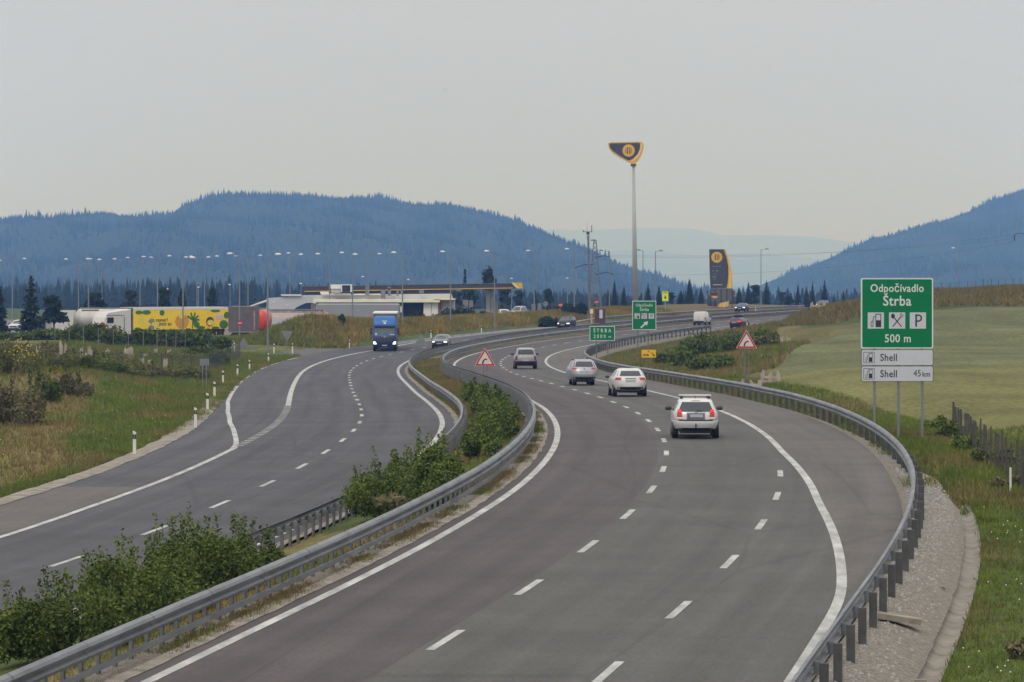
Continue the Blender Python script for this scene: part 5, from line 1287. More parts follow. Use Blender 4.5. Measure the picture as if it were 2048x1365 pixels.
# ------------------------------------------------------------------ fences, racks, small things
def fence(label, pts, n, h, name='wire_fence', wires=5, pr=.04, m=None):
    P = np.array([(spot(u, d), d) for u, d in pts]); s = np.r_[0, np.cumsum(np.hypot(*np.diff(P, axis=0).T))]
    f = lambda q: (float(np.interp(q, s, P[:, 0])), float(np.interp(q, s, P[:, 1])))
    x0, y0 = f(0); z0 = gz(x0, y0); t = thing(name, (x0, y0, z0), label, 'fence'); tops = []
    for q in np.linspace(0, s[-1], n):
        x, y = f(q); z = gz(x, y); hh = h * random.uniform(.88, 1.08); lx = random.uniform(-.05, .05)
        MB().tube((x - x0, y - y0, z - z0 - .3), (x - x0 + lx, y - y0, z - z0 + hh), pr, pr * .85, n=6).build('post', m or M_FENCE, t); tops.append((x - x0 + lx * .7, y - y0, z - z0, hh))
    q = MB()
    for a, b in zip(tops, tops[1:]):
        for w in range(wires):
            f_ = .1 + .82 * w / max(1, wires - 1)
            q.tube((a[0], a[1], a[2] + h * f_), (b[0], b[1], b[2] + h * f_), .006, n=3, cap=False)
        L_ = math.hypot(b[0] - a[0], b[1] - a[1])
        for v_ in range(1, int(L_ / .3)):
            g_ = v_ / int(L_ / .3); p = [a[j] + (b[j] - a[j]) * g_ for j in range(3)]
            q.tube((p[0], p[1], p[2]), (p[0], p[1], p[2] + h * .9), .004, n=3, cap=False)
    w_ = q.build('wire_mesh', M_FENCE, t)
    return t
fence('wire mesh fence with dark posts at the right edge, before the field', [(2110, 92), (2040, 108), (1990, 118), (1948, 128), (1905, 146)], 32, 1.35, m=mat('brown_fence_post', (.075, .066, .052), rough=.85, var=.3, scale=3))
fence('long wire mesh fence crossing the weedy bank at the left', [(-60, 226), (60, 240), (200, 252), (320, 262), (425, 285), (480, 330)], 26, 1.6)
fence('fence of thin pale posts in front of the hedge before the truck park', [(110, 338), (190, 340), (310, 342), (370, 346)], 11, 1.9, pr=.035, m=M_BACK, wires=2)
fence('row of thin fence posts on the brown crest at the right', [(1850, 425), (1960, 428), (2100, 434)], 17, 1.35, pr=.04, wires=2)
t = thing('marker_stake', g_at(2021, 106), 'white wooden marker stake in the scrub at the right edge', 'stake')
MB().tube((0, 0, -.3), (.0, 0, .75), .035, n=6).build('stake', M_WHITE, t)
def jag(rg, w, h, tt=.25):
    n = 5; p = [(-w / 2, -.2), (w / 2, -.2), (w / 2 * rg.uniform(.7, 1), h * rg.uniform(.5, .8))]
    for k in range(n): p.append((w / 2 - w * (k + .5) / n, h * rg.uniform(.65, 1.05)))
    p.append((-w / 2 * rg.uniform(.7, 1), h * rg.uniform(.4, .7))); return MB().prism(p, -tt / 2, tt / 2)
rj = np.random.default_rng(5)
for u, d, w, h, lab in [(76, 255, .32, .75, 'far left one near the purple weeds'), (122, 258, .26, .95, 'pale pair before the long concrete strip, left one'), (131, 258, .18, .95, 'pale pair before the long concrete strip, right one'),
    (163, 262, .24, .85, 'beside the concrete strip, narrow and tall'), (172, 262, .18, .6, 'small one beside the narrow tall one'), (180, 268, .36, .8, 'broad one above the concrete strip'),
    (213, 262, .4, .5, 'low one right of the concrete strip'), (253, 282, .5, .9, 'tall split one in the middle of the meadow'), (262, 290, .4, .7, 'behind the tall split one'),
    (215, 300, .4, .45, 'small one left on the olive meadow'), (284, 284, .35, .45, 'small one right of the tall split one'), (299, 284, .3, .4, 'tiny one before the hedge'),
    (291, 300, .3, .35, 'tiny far one below the hedge'), (331, 280, .4, .6, 'rightmost one near the scrub'), (337, 320, .5, .5, 'far one below the lamp post'), (312, 325, .3, .4, 'faint one below the round sign back')]:
    t = tag(jag(rj, w * 1.1, h * 1.5, .2).build('wood_stump', M_WOOD), 'pale jagged wood stump, ' + lab, 'stump', 'pale wood stumps on the left bank'); t.location = g_at(u, d)
p = g_at(185, 250); t = tag(MB().box(-2.0, 2.0, -.3, .3, -.2, .3).build('concrete_strip', M_KERB), 'long low concrete strip lying in the weeds on the left bank', 'concrete slab'); t.location = p; t.rotation_euler.z = -.1
def rack(u, d, w, h, label):
    t = thing('timber_rack', g_at(u, d), label, 'timber rack', 'weathered timber racks near the field')
    for a_ in (-.42, .0, .42): jag(rj, .22 * w, h, .18).build('upright', M_WOOD, t).location = (a_ * w, 0, 0)
    MB().box(-w / 2, w / 2, -.12, .12, h * .38, h * .56).build('rail', M_WOOD, t); MB().box(-w * .45, w * .5, -.4, -.25, h * .08, h * .22).build('lower_rail', M_WOOD, t)
    t.rotation_euler.z = random.uniform(-.4, .4)
rack(1503, 212, 1.2, .75, 'weathered timber rack nearest the rail, below the right warning sign')
rack(1541, 218, 1.2, .8, 'weathered timber rack at the lower left end of the field')
rack(1563, 300, 1.6, 1.0, 'weathered timber rack by the bushes left of the field')
rack(1636, 455, 2.0, 1.1, 'pale timber rack on the crest beside the hidden dark car')
# slab on the gravel
i0 = iy(CM, 69.5); p = pt(CM, i0, 8.05, -.10); t = tag(MB().box(-.42, .42, -.22, .22, 0, .11).build('concrete_slab', M_KERB), 'loose concrete slab lying on the gravel beside the guardrail posts', 'concrete slab')
t.location = p; t.rotation_euler = (.0, .14, -.1)
rs = np.random.default_rng(9)
for k_, (y_, w_) in enumerate(((78, 8.45), (63, 8.9), (88, 8.3))):
    p = pt(CM, iy(CM, y_), w_, -.33); v = rs.normal(size=(8, 3)); 
    b_ = MB().box(-.09, .10, -.07, .06, -.05, .05); b_.v = [(x + rs.uniform(-.03, .03), y + rs.uniform(-.03, .03), z) for x, y, z in b_.v]
    t = tag(b_.build('stone', M_KERB), ['flat brown stone on the gravel above the slab', 'small stone in the drain near the bottom edge', 'farthest loose stone on the gravel'][k_], 'stone', 'loose stones beside the drain'); t.location = p
# small stones: gravel reads as one mass
x, y = along(CM, 50, 112, 7.3, 8.6, 9000, rs); w_, z_, _, _ = near(CM, x, y)
tt_ = np.clip((w_ - 7.2) / 1.5, 0, 1); z = z_ - .04 - .42 * tt_ ** 2; n = len(x); r = rs.uniform(.012, .030, n) + .03 * (rs.random(n) < .08)
v = np.stack([np.stack([x + dx * r * rs.uniform(.7, 1.3, n), y + dy * r * 1.2, z + dz * r * .8], 1) for dx, dy, dz in ((1,0,0),(0,1,0),(-1,0,0),(0,-1,0),(0,0,1.0),(0,0,-1))], 1)
b = np.arange(n)[:, None] * 6; f = np.concatenate([np.concatenate([b + a, b + (a + 1) % 4, b + 4], 1) for a in range(4)])
struct(mesh_obj('gravel_stones', v.reshape(-1, 3), f, [mat('stone_pale', (.12, .11, .095), rough=.9, col2=(.42, .40, .35), scale=22)]), 'stuff', 'loose gravel between the guardrail posts and the drain')

# ------------------------------------------------------------------ vehicles (local +y is forward)
def paint(name, c, var=.03): return mat(name, c, rough=.32, var=var, scale=1.5, coat=.5)
P_WHITE = paint('paint_white', (.60, .59, .56)); P_SILVER = mat('paint_silver', (.34, .35, .37), rough=.35, var=.05, scale=2, metal=.35, coat=.4)
P_WINE = paint('paint_wine', (.075, .018, .025)); P_DARK = mat('paint_dark', (.014, .016, .021), rough=.45, spec=.3); P_GREY = mat('paint_grey', (.12, .13, .14), rough=.35, var=.05, scale=2, metal=.3, coat=.4)
P_BLUE = mat('paint_blue', (.005, .10, .36), rough=.4, var=.1, scale=1.5); P_DBLUE = mat('paint_dark_blue', (.005, .022, .085), rough=.45, var=.1, scale=1.5)
M_TAIL = mat('tail_lens', (.50, .012, .012), rough=.25, coat=.5); M_TAILD = mat('tail_lens_dark', (.22, .01, .012), rough=.3)
M_LITRED = mat('lit_tail_lamp', (.9, .03, .02), emit=.9); M_LITHEAD = mat('lit_headlamp', (1, .97, .9), emit=1.6)
M_PLATE = mat('number_plate', (.42, .44, .46), rough=.5); M_CHROME = mat('chrome', (.5, .5, .5), rough=.25, metal=.8); M_RIM = mat('wheel_rim', (.30, .31, .32), rough=.4, metal=.5)
class Shell:
    """car body as stacked rounded plan outlines: (height, rear y, front y, half width, squareness)"""
    def __init__(s, lv): s.lv = lv
    def at(s, z): return [float(np.interp(z, [l[0] for l in s.lv], [l[k] for l in s.lv])) for k in (1, 2, 3, 4)]
    def mesh(s, n=40):
        V = []; 
        for z, yr, yf, hw, e in s.lv:
            yc, hl = (yr + yf) / 2, (yf - yr) / 2
            for i in range(n):
                a = 2 * math.pi * i / n; c, q = math.cos(a), math.sin(a)
                V.append((hw * math.copysign(abs(c) ** (2 / e), c), yc + hl * math.copysign(abs(q) ** (2 / e), q), z))
        m = len(s.lv)
        Fc = [(r * n + i, r * n + (i + 1) % n, (r + 1) * n + (i + 1) % n, (r + 1) * n + i) for r in range(m - 1) for i in range(n)]
        return V, Fc + [tuple(range(n - 1, -1, -1)), tuple(range((m - 1) * n, m * n))]
    def yend(s, x, z, front):
        yr, yf, hw, e = s.at(z); t = max(0, 1 - min(1, abs(x) / hw) ** e) ** (1 / e); yc, hl = (yr + yf) / 2, (yf - yr) / 2
        return yc + hl * t if front else yc - hl * t
    def xside(s, y, z):
        yr, yf, hw, e = s.at(z); yc, hl = (yr + yf) / 2, (yf - yr) / 2
        return hw * max(0, 1 - min(1, abs(y - yc) / hl) ** e) ** (1 / e)
    def panel(s, b, lo, hi, front=False, off=.012, nx=8, nz=4):
        """lo, hi: (x0, x1, z) of the lower and upper edge, laid on the rear or front"""
        g = 1 if front else -1; V = []
        for j in range(nz + 1):
            t = j / nz; z = lo[2] * (1 - t) + hi[2] * t
            for i in range(nx + 1):
                q = i / nx; x = (lo[0] * (1 - q) + lo[1] * q) * (1 - t) + (hi[0] * (1 - q) + hi[1] * q) * t
                V.append((x, s.yend(x, z, front) + g * off, z))
        k = nx + 1; n = len(V); V += [(x, y - g * .04, z) for x, y, z in V]
        Fc = [(r * k + c, r * k + c + 1, (r + 1) * k + c + 1, (r + 1) * k + c) for r in range(nz) for c in range(nx)]
        ring = [c for c in range(k)] + [r * k + nx for r in range(1, nz + 1)] + [nz * k + c for c in range(nx - 1, -1, -1)] + [r * k for r in range(nz - 1, 0, -1)]
        Fc += [(ring[i], ring[(i + 1) % len(ring)], n + ring[(i + 1) % len(ring)], n + ring[i]) for i in range(len(ring))]
        return b.add(V, Fc)
    def side(s, b, sx, lo, hi, off=.012, ny=6, nz=3):
        V = []
        for j in range(nz + 1):
            t = j / nz; z = lo[2] * (1 - t) + hi[2] * t
            for i in range(ny + 1):
                q = i / ny; y = (lo[0] * (1 - q) + lo[1] * q) * (1 - t) + (hi[0] * (1 - q) + hi[1] * q) * t
                V.append((sx * (s.xside(y, z) + off), y, z))
        k = ny + 1; n = len(V); V += [(x - sx * .04, y, z) for x, y, z in V]
        Fc = [(r * k + c, r * k + c + 1, (r + 1) * k + c + 1, (r + 1) * k + c) for r in range(nz) for c in range(ny)]
        ring = [c for c in range(k)] + [r * k + ny for r in range(1, nz + 1)] + [nz * k + c for c in range(ny - 1, -1, -1)] + [r * k for r in range(nz - 1, 0, -1)]
        Fc += [(ring[i], ring[(i + 1) % len(ring)], n + ring[(i + 1) % len(ring)], n + ring[i]) for i in range(len(ring))]
        return b.add(V, Fc)
def wheels(t, hw, ys, r=.31, wd=.235, rim=M_RIM):
    for y in ys:
        for sx in (-1, 1):
            x1 = sx * hw; x0 = sx * (hw - wd)
            w = MB().tube((x0, y, r), (x1, y, r), r, n=24).build('wheel', M_BLACK, t, smooth=False)
            MB().tube((x1 - sx * .01, y, r), (x1 + sx * .012, y, r), r * .66, r * .60, n=16).build('rim', rim, w)
def set_on(t, C, i, w, dz=.0, turn=0.0, rev=False):
    p = pt(C, i, w, .01 + dz); t.location = p; q = pt(C, i + 4, w); sl = math.atan2(q[2] - p[2], 4)
    h = head(C, i) + turn
    t.rotation_mode = 'ZXY' if False else 'XYZ'
    t.rotation_euler = (sl if not rev else -sl, 0, -h + (math.pi if rev else 0))
def body(t, sh, m, m2=None, zsplit=0): 
    V, Fc = sh.mesh(); n = 40; lv = len(sh.lv); mi = None
    if m2:
        mi = [1 if sh.lv[k // n][0] < zsplit else 0 for k in range((lv - 1) * n)] + [1, 0]
    o = mesh_obj('body', V, Fc, [m, m2] if m2 else m, t, mi, smooth=True)
    o.data.shade_smooth(); 
    try: o.data.set_sharp_from_angle(angle=R(38))
    except Exception: pass
    return o
def mirror(t, x, y, z, s=1.0, m=M_TRIM):
    for sx in (-1, 1):
        b = MB(); V = []
        for k, (dx, sc) in enumerate(((0, .45), (.05, .9), (.12, 1), (.19, .9), (.215, .5))):
            for i in range(10): a = 2 * math.pi * i / 10; V.append((sx * (x + dx * s), y + .07 * sc * math.cos(a), z + .075 * sc * math.sin(a) * s))
        b.add(V, [(r * 10 + i, r * 10 + (i + 1) % 10, (r + 1) * 10 + (i + 1) % 10, (r + 1) * 10 + i) for r in range(4) for i in range(10)] + [tuple(range(10)), tuple(range(40, 50))])
        b.build('wing_mirror', m, t, smooth=True)
def glass_set(t, sh, rear, front, sides):
    """rear/front: (half lower, half upper, z lower, z upper); sides: list of (y0,y1,z0,y2,y3,z1)"""
    if rear: b = MB(); sh.panel(b, (-rear[0], rear[0], rear[2]), (-rear[1], rear[1], rear[3]), False, .014); b.build('rear_window', M_GLASS, t)
    if front: b = MB(); sh.panel(b, (-front[0], front[0], front[2]), (-front[1], front[1], front[3]), True, .014); b.build('windscreen', M_GLASS, t)
    for a in sides:
        for sx in (-1, 1): b = MB(); sh.side(b, sx, (a[0], a[1], a[2]), (a[3], a[4], a[5])); b.build('side_window', M_GLASS, t)
def under(t, hw, y0, y1, z0=.20, z1=.45): MB().box(-hw, hw, y0, y1, z0, z1).build('underbody', M_BLACK, t)

# 1 white estate with roof bars
t = thing('estate_car', (0, 0, 0), 'white estate car with roof bars, nearest car in the right lane', 'car'); hw = .865
sh = Shell([(.30, -1.9, 2.0, .60, 4), (.36, -2.16, 2.15, .80, 4.5), (.50, -2.24, 2.24, .855, 5), (.60, -2.255, 2.26, .865, 5), (.645, -2.25, 2.26, .865, 5), (.655, -2.20, 2.24, .862, 5),
            (.75, -2.20, 2.22, .862, 5.5), (.88, -2.17, 2.05, .855, 5.5), (.94, -2.15, 1.80, .845, 5.5), (.98, -2.12, 1.12, .82, 6), (1.02, -2.10, 1.02, .80, 6), (1.2, -1.99, .62, .71, 6), (1.34, -1.90, .30, .64, 5.5), (1.40, -1.80, .14, .605, 5), (1.435, -1.62, -.02, .54, 4), (1.45, -1.30, -.3, .40, 3)])
body(t, sh, P_WHITE)
glass_set(t, sh, (.645, .50, 1.0, 1.345), (.70, .55, 1.0, 1.38), [(-1.75, -.95, 1.0, -1.62, -.95, 1.32), (-.88, .02, 1.0, -.88, -.02, 1.34), (.10, .85, 1.0, .08, .32, 1.34)])
for sx in (-1, 1):
    b = MB(); sh.panel(b, tuple(sorted((sx * .50, sx * .70))) + (.80,), tuple(sorted((sx * .53, sx * .665))) + (1.075,), False, .02); b.build('tail_light', M_TAIL, t)
    b = MB(); sh.panel(b, tuple(sorted((sx * .54, sx * .64))) + (.99,), tuple(sorted((sx * .545, sx * .64))) + (1.05,), False, .024); b.build('lit_lamp', M_LITRED, t)
    b = MB(); sh.panel(b, tuple(sorted((sx * .50, sx * .74))) + (.74,), tuple(sorted((sx * .50, sx * .72))) + (.79,), False, .02); b.build('reversing_lamp', mat('lamp_white', (.8, .78, .75), rough=.3), t)
b = MB(); sh.panel(b, (-.82, .82, .665), (-.82, .82, .705), False, .03); b.build('bumper_strip', M_TRIM, t)
b = MB(); sh.panel(b, (-.335, .335, .715), (-.335, .335, .955), False, .008); pr = b.build('plate_recess', M_PLATE, t); pr.data.materials[0] = mat('plate_recess_grey', (.13, .14, .17), rough=.6)
b = MB(); b.box(-.26, .26, -2.225, -2.205, .79, .90); pl = b.build('number_plate', mat('plate_face', (.42, .43, .45), rough=.5), t)
b = MB(); b.box(-.26, -.225, -2.232, -2.223, .79, .90); b.build('blue_band', P_DBLUE, pl)
b = MB(); sh.panel(b, (-.15, .15, 1.385), (-.15, .15, 1.398), False, .02); b.build('third_brake_light', M_TAILD, t)
b = MB().disc(0, 1.02 - .05, .045, -2.155, -2.10, n=14); b.build('badge', M_CHROME, t)
b = MB(); b.bar(-.02, 1.015, .22, 1.03, .03, -2.14, -2.11); b.build('wiper', M_TRIM, t)
b = MB(); b.box(-.02, .02, -2.30, -2.2, .40, .56); b.build('tow_hitch', M_TRIM, t)
b = MB(); b.tube((0, -1.2, 1.44), (0, -1.28, 1.56), .012, n=5); b.build('aerial', M_TRIM, t)
under(t, .58, -2.0, 2.0); b = MB(); sh.panel(b, (-.60, .60, .31), (-.64, .64, .40), False, .02); b.build('bumper_underside', M_TRIM, t)
wheels(t, .862, (-1.27, 1.30)); mirror(t, .83, .72, 1.03, 1.15)
for y in (-1.05, -.1):
    q = MB().box(-.60, .60, y - .035, y + .035, 1.545, 1.575); q.build('roof_bar', M_CHROME if False else P_WHITE, t)
    for sx in (-1, 1): MB().box(sx * .50 - .05, sx * .50 + .05, y - .03, y + .03, 1.40, 1.545).build('roof_bar_foot', M_TRIM, t)
set_on(t, CM, iy(CM, 131), 1.2, turn=R(.5))

def family_rear(t, P, sh, gw, tl, W, plate_z, wb=1.32, mir=True, tail=M_TAIL, low=None):
    body(t, sh, P)
    for sx in (-1, 1):
        b = MB(); sh.panel(b, tuple(sorted((sx * tl[0], sx * tl[1]))) + (tl[2],), tuple(sorted((sx * tl[3], sx * tl[4]))) + (tl[5],), False, .02); b.build('tail_light', tail, t)
    b = MB(); y = sh.yend(0, plate_z, False); b.box(-.26, .26, y - .02, y + .02, plate_z - .055, plate_z + .055); b.build('number_plate', M_PLATE, t)
    b = MB(); sh.panel(b, (-.70, .70, .34), (-.66, .66, .50), False, .018); b.build('lower_bumper', M_TRIM, t)
    under(t, .56, -1.9, 1.9); wheels(t, W - .006, (-wb, wb))
    if mir: mirror(t, W - .02, .75, 1.0)
# 2 white estate
t = thing('white_estate_car', (0, 0, 0), 'rounded white estate car, second car from the front in the right lane', 'car')
sh = Shell([(.30, -1.9, 2.0, .62, 4), (.36, -2.1, 2.1, .82, 4), (.52, -2.24, 2.24, .89, 4), (.68, -2.24, 2.25, .90, 4.2), (.86, -2.20, 2.12, .895, 4.5), (.98, -2.14, 1.5, .87, 5), (1.04, -2.10, 1.08, .83, 5), (1.2, -1.98, .68, .74, 5), (1.34, -1.84, .32, .65, 5), (1.42, -1.78, .05, .58, 4.5), (1.455, -1.75, -.1, .52, 4), (1.475, -1.45, -.4, .40, 3)])
family_rear(t, P_WHITE, sh, None, (.52, .80, .87, .44, .76, 1.0), .90, .82)
t.children[0].name = 'body'
glass_set(t, sh, (.70, .60, 1.08, 1.34), (.72, .56, 1.05, 1.40), [(-1.45, -1.0, 1.05, -1.35, -1.0, 1.34), (-.92, .0, 1.04, -.92, 0, 1.36), (.08, .9, 1.04, .08, .34, 1.36)])
b = MB(); sh.panel(b, (-.28, .28, .93), (-.28, .28, .96), False, .024); b.build('chrome_strip', M_TRIM, t)
b = MB(); b.tube((0, -1.3, 1.46), (0, -1.42, 1.55), .012, n=5); b.build('aerial', M_TRIM, t)
set_on(t, CM, iy(CM, 184.5), 1.65)
# 3 silver car
t = thing('silver_car', (0, 0, 0), 'silver hatchback with large red tail lights, third car from the front', 'car')
sh = Shell([(.30, -1.9, 2.0, .62, 4), (.36, -2.1, 2.1, .80, 4), (.52, -2.22, 2.2, .87, 4), (.70, -2.22, 2.2, .885, 4.2), (.90, -2.16, 2.05, .88, 4.5), (1.0, -2.10, 1.6, .86, 5), (1.10, -2.04, 1.2, .82, 5), (1.25, -1.95, .85, .75, 5), (1.42, -1.82, .45, .66, 5), (1.50, -1.74, .2, .60, 4.5), (1.545, -1.70, 0, .54, 4), (1.565, -1.4, -.3, .42, 3)])
family_rear(t, P_SILVER, sh, None, (.46, .72, .98, .40, .80, 1.08), .66, .82)
glass_set(t, sh, (.66, .56, 1.13, 1.44), (.72, .56, 1.12, 1.48), [(-1.45, -1.0, 1.10, -1.35, -1.0, 1.42), (-.92, .0, 1.10, -.92, 0, 1.45), (.08, 1.0, 1.10, .08, .5, 1.45)])
b = MB(); sh.panel(b, (-.55, .55, .59), (-.5, .5, .74), False, .012); b.build('bumper_panel', M_CHROME if False else P_SILVER, t)
b = MB().disc(0, 1.0, .05, -2.13, -2.05, n=12); b.build('badge', M_CHROME, t)
for sx in (-1, 1): MB().box(sx * .60 - .02, sx * .60 + .02, -1.5, .1, 1.53, 1.59).build('roof_rail', M_TRIM, t)
set_on(t, CM, iy(CM, 213), 1.55)
# 4 two-tone off-road car
t = thing('two_tone_car', (0, 0, 0), 'two-tone off-road car, wine red below and silver above, fourth from the front', 'car')
sh = Shell([(.34, -1.8, 1.9, .62, 4), (.42, -2.0, 2.0, .84, 5), (.62, -2.06, 2.1, .90, 5), (.885, -2.06, 2.1, .90, 5), (.90, -2.05, 2.06, .895, 5), (1.08, -2.02, 1.6, .86, 5.5), (1.14, -2.0, 1.1, .82, 6), (1.3, -1.96, .8, .76, 6), (1.52, -1.88, .45, .69, 6), (1.62, -1.84, .2, .63, 5), (1.66, -1.7, 0, .52, 4)])
V, Fc = sh.mesh(); mi = [1 if k // 40 < 2 else 0 for k in range(10 * 40)] + [1, 0]
o = mesh_obj('body', V, Fc, [P_SILVER, P_WINE], t, mi, smooth=True)
for sx in (-1, 1):
    b = MB(); sh.panel(b, tuple(sorted((sx * .66, sx * .84))) + (.72,), tuple(sorted((sx * .66, sx * .82))) + (1.02,), False, .02); b.build('tail_light', M_TAILD, t)
b = MB(); sh.panel(b, (-.62, .62, .70), (-.62, .62, .95), False, .012); b.build('tailgate_panel', P_SILVER, t)
b = MB(); sh.panel(b, (-.5, .55, .98), (-.45, .5, 1.06), False, .016); b.build('pale_load', mat('cream', (.50, .48, .32), rough=.6, var=.2, scale=6), t)
b = MB(); b.box(-.26, .26, -2.09, -2.04, .62, .73); b.build('number_plate', M_PLATE, t)
under(t, .6, -1.8, 1.8, .25, .5); wheels(t, .895, (-1.25, 1.25), .35); mirror(t, .84, .75, 1.15, 1.2)
glass_set(t, sh, (.64, .58, 1.14, 1.54), (.70, .6, 1.16, 1.58), [(-1.6, -.9, 1.14, -1.5, -.9, 1.5), (-.82, .0, 1.14, -.82, 0, 1.52), (.08, .95, 1.14, .08, .55, 1.52)])
for sx in (-1, 1): MB().box(sx * .62 - .02, sx * .62 + .02, -1.5, .1, 1.66, 1.73).build('roof_rail', M_STEEL, t)
set_on(t, CM, iy(CM, 276), 1.62)
# 5 small white van
t = thing('white_van', (0, 0, 0), 'small white van driving away in the far right distance', 'van')
sh = Shell([(.32, -1.9, 1.9, .6, 4), (.40, -2.1, 2.1, .86, 5), (.60, -2.12, 2.2, .91, 6), (.95, -2.10, 2.0, .91, 7), (1.10, -2.08, 1.5, .90, 7), (1.30, -2.06, 1.0, .87, 7), (1.60, -2.02, .6, .82, 7), (1.78, -1.98, .3, .77, 6), (1.83, -1.8, .1, .66, 4)])
body(t, sh, P_WHITE); b = MB(); sh.panel(b, (-.86, .86, .40), (-.88, .88, .58), False, .02); b.build('bumper', M_TRIM, t)
for sx in (-1, 1): b = MB(); sh.panel(b, tuple(sorted((sx * .80, sx * .885))) + (.75,), tuple(sorted((sx * .78, sx * .85))) + (1.1,), False, .02); b.build('tail_light', M_TAIL, t)
b = MB(); b.box(-.26, .2, -2.14, -2.08, .68, .80); b.build('number_plate', M_PLATE, t); b = MB(); b.box(-.1, .12, -2.12, -2.06, 1.03, 1.08); b.build('door_handle', M_TRIM, t)
glass_set(t, sh, None, (.74, .62, 1.2, 1.7), [(.1, 1.0, 1.1, .1, .6, 1.6)]); under(t, .6, -1.9, 1.9, .2, .45); wheels(t, .90, (-1.3, 1.35), .32); mirror(t, .86, .9, 1.1, 1.2)
set_on(t, CM, iy(CM, 481), -1.5)
# 6 wine-red car with roof box
t = thing('wine_red_car', (0, 0, 0), 'dark wine-red car with a black roof load and silver side, in the exit lane', 'car')
sh = Shell([(.30, -1.9, 2.0, .62, 4), (.36, -2.1, 2.1, .80, 4), (.52, -2.2, 2.2, .87, 4.5), (.85, -2.18, 2.1, .88, 5), (.98, -2.12, 1.5, .86, 5), (1.04, -2.08, 1.1, .82, 5), (1.2, -1.95, .7, .74, 5), (1.38, -1.8, .3, .64, 5), (1.44, -1.7, .1, .56, 4), (1.47, -1.4, -.2, .42, 3)])
family_rear(t, P_WINE, sh, None, (.62, .84, .86, .60, .80, 1.0), .75, .84, tail=M_LITRED)
glass_set(t, sh, (.64, .54, 1.08, 1.36), (.72, .56, 1.05, 1.40), [(-1.7, -1.0, 1.05, -1.55, -1.0, 1.34), (-.92, .0, 1.04, -.92, 0, 1.36), (.08, .9, 1.04, .08, .34, 1.36)])
q = Shell([(1.50, -1.4, .5, .30, 3), (1.56, -1.5, .6, .42, 3), (1.76, -1.45, .55, .42, 3), (1.85, -1.2, .3, .28, 3)]); V, Fc = q.mesh(24); mesh_obj('roof_load', V, Fc, M_BLACK, t, smooth=True)
for y in (-1.0, 0): MB().box(-.5, .5, y - .03, y + .03, 1.46, 1.51).build('roof_bar', M_STEEL, t)
X0 = spot(1479, 461); t.location = (X0, 461, CM[2][iy(CM, 459)] + .03); t.rotation_euler = (0, 0, R(-24))
# 7 oncoming dark car
def oncoming(label, P, C, y, w, H=1.45, W=.88, name='dark_car', rev=True):
    t = thing(name, (0, 0, 0), label, 'car')
    k = H / 1.46
    sh = Shell([(.30, -1.9, 2.0, .62, 4), (.36, -2.1, 2.12, W - .06, 4), (.52, -2.2, 2.25, W - .01, 4), (.70, -2.2, 2.24, W, 4.5), (.84 * k, -2.18, 2.12, W, 4.8), (.95 * k, -2.12, 1.35, W - .03, 5), (1.0 * k, -2.06, 1.10, W - .05, 5), (1.2 * k, -1.9, .70, .74, 5), (1.36 * k, -1.8, .35, .65, 5), (1.43 * k, -1.6, .1, .57, 4), (1.46 * k, -1.3, -.2, .42, 3)])
    body(t, sh, P)
    glass_set(t, sh, (.64, .54, 1.06 * k, 1.34 * k), (.72, .58, 1.0 * k, 1.37 * k), [(-1.5, -.7, 1.02 * k, -1.4, -.7, 1.34 * k), (-.62, .3, 1.02 * k, -.62, .2, 1.36 * k), (.38, .95, 1.02 * k, .3, .55, 1.34 * k)])
    for sx in (-1, 1):
        b = MB(); sh.panel(b, tuple(sorted((sx * .52, sx * .80))) + (.64,), tuple(sorted((sx * .50, sx * .80))) + (.76,), True, .02); b.build('headlight', M_LITHEAD, t)
    b = MB(); sh.panel(b, (-.42, .42, .56), (-.40, .40, .76), True, .018); b.build('grille', M_TRIM, t)
    b = MB(); sh.panel(b, (-.62, .62, .34), (-.60, .60, .46), True, .018); b.build('lower_intake', M_TRIM, t)
    b = MB(); b.box(-.26, .26, 2.25, 2.30, .46, .57); b.build('number_plate', M_PLATE, t)
    under(t, .56, -1.9, 1.9); wheels(t, W - .006, (-1.32, 1.35)); mirror(t, W - .03, .85, .98)
    if C is not None: set_on(t, C, iy(C, y), w, rev=rev)
    return t
t = oncoming('dark blue oncoming car with lit headlights left of the weather mast', P_DARK, CL, 456, -1.9, H=1.62)
t.location = (spot(1134, 456), 456, up(657.5, 456)); 
oncoming('grey oncoming car with lit headlights behind the blue truck', P_GREY, CL, 380, 2.1, H=1.45, name='grey_car')
t = oncoming('black car far away on the crest, mostly hidden by the brown grass', P_DARK, None, 0, 0); t.location = (spot(1645, 615), 615, up(617, 615)); t.rotation_euler.z = R(165)
t = oncoming('dark blue car low behind the distant rail right of the price board', P_DBLUE, None, 0, 0, name='dark_blue_car'); t.location = (spot(1484, 570), 570, up(624, 570)); t.rotation_euler.z = R(166)
# parked cars
def parked(u, d, vb, P, label, H=1.45, rz=0.0, name='parked_car'):
    t = oncoming(label, P, None, 0, 0, H=H, name=name); t.location = (spot(u, d), d, max(gz(spot(u, d), d), up(vb, d))); t.rotation_euler.z = rz
    t['category'] = 'car' if H < 1.8 else 'van'
    for c in t.children:
        if c.name.startswith('headlight'): c.data.materials[0] = M_PLATE
    return t
parked(1008, 500, 645, P_WHITE, 'white car parked in front of the station canopy', rz=R(185))
parked(1037, 515, 645, P_SILVER, 'dark-windowed silver van parked right of the white car', H=2.1, rz=R(160), name='parked_van')
parked(38, 425, 664, P_WHITE, 'white car parked at the far left before the spruce', rz=R(170))
parked(71, 428, 666, P_DARK, 'black van parked right of the far left white car', H=1.9, rz=R(172), name='parked_van')

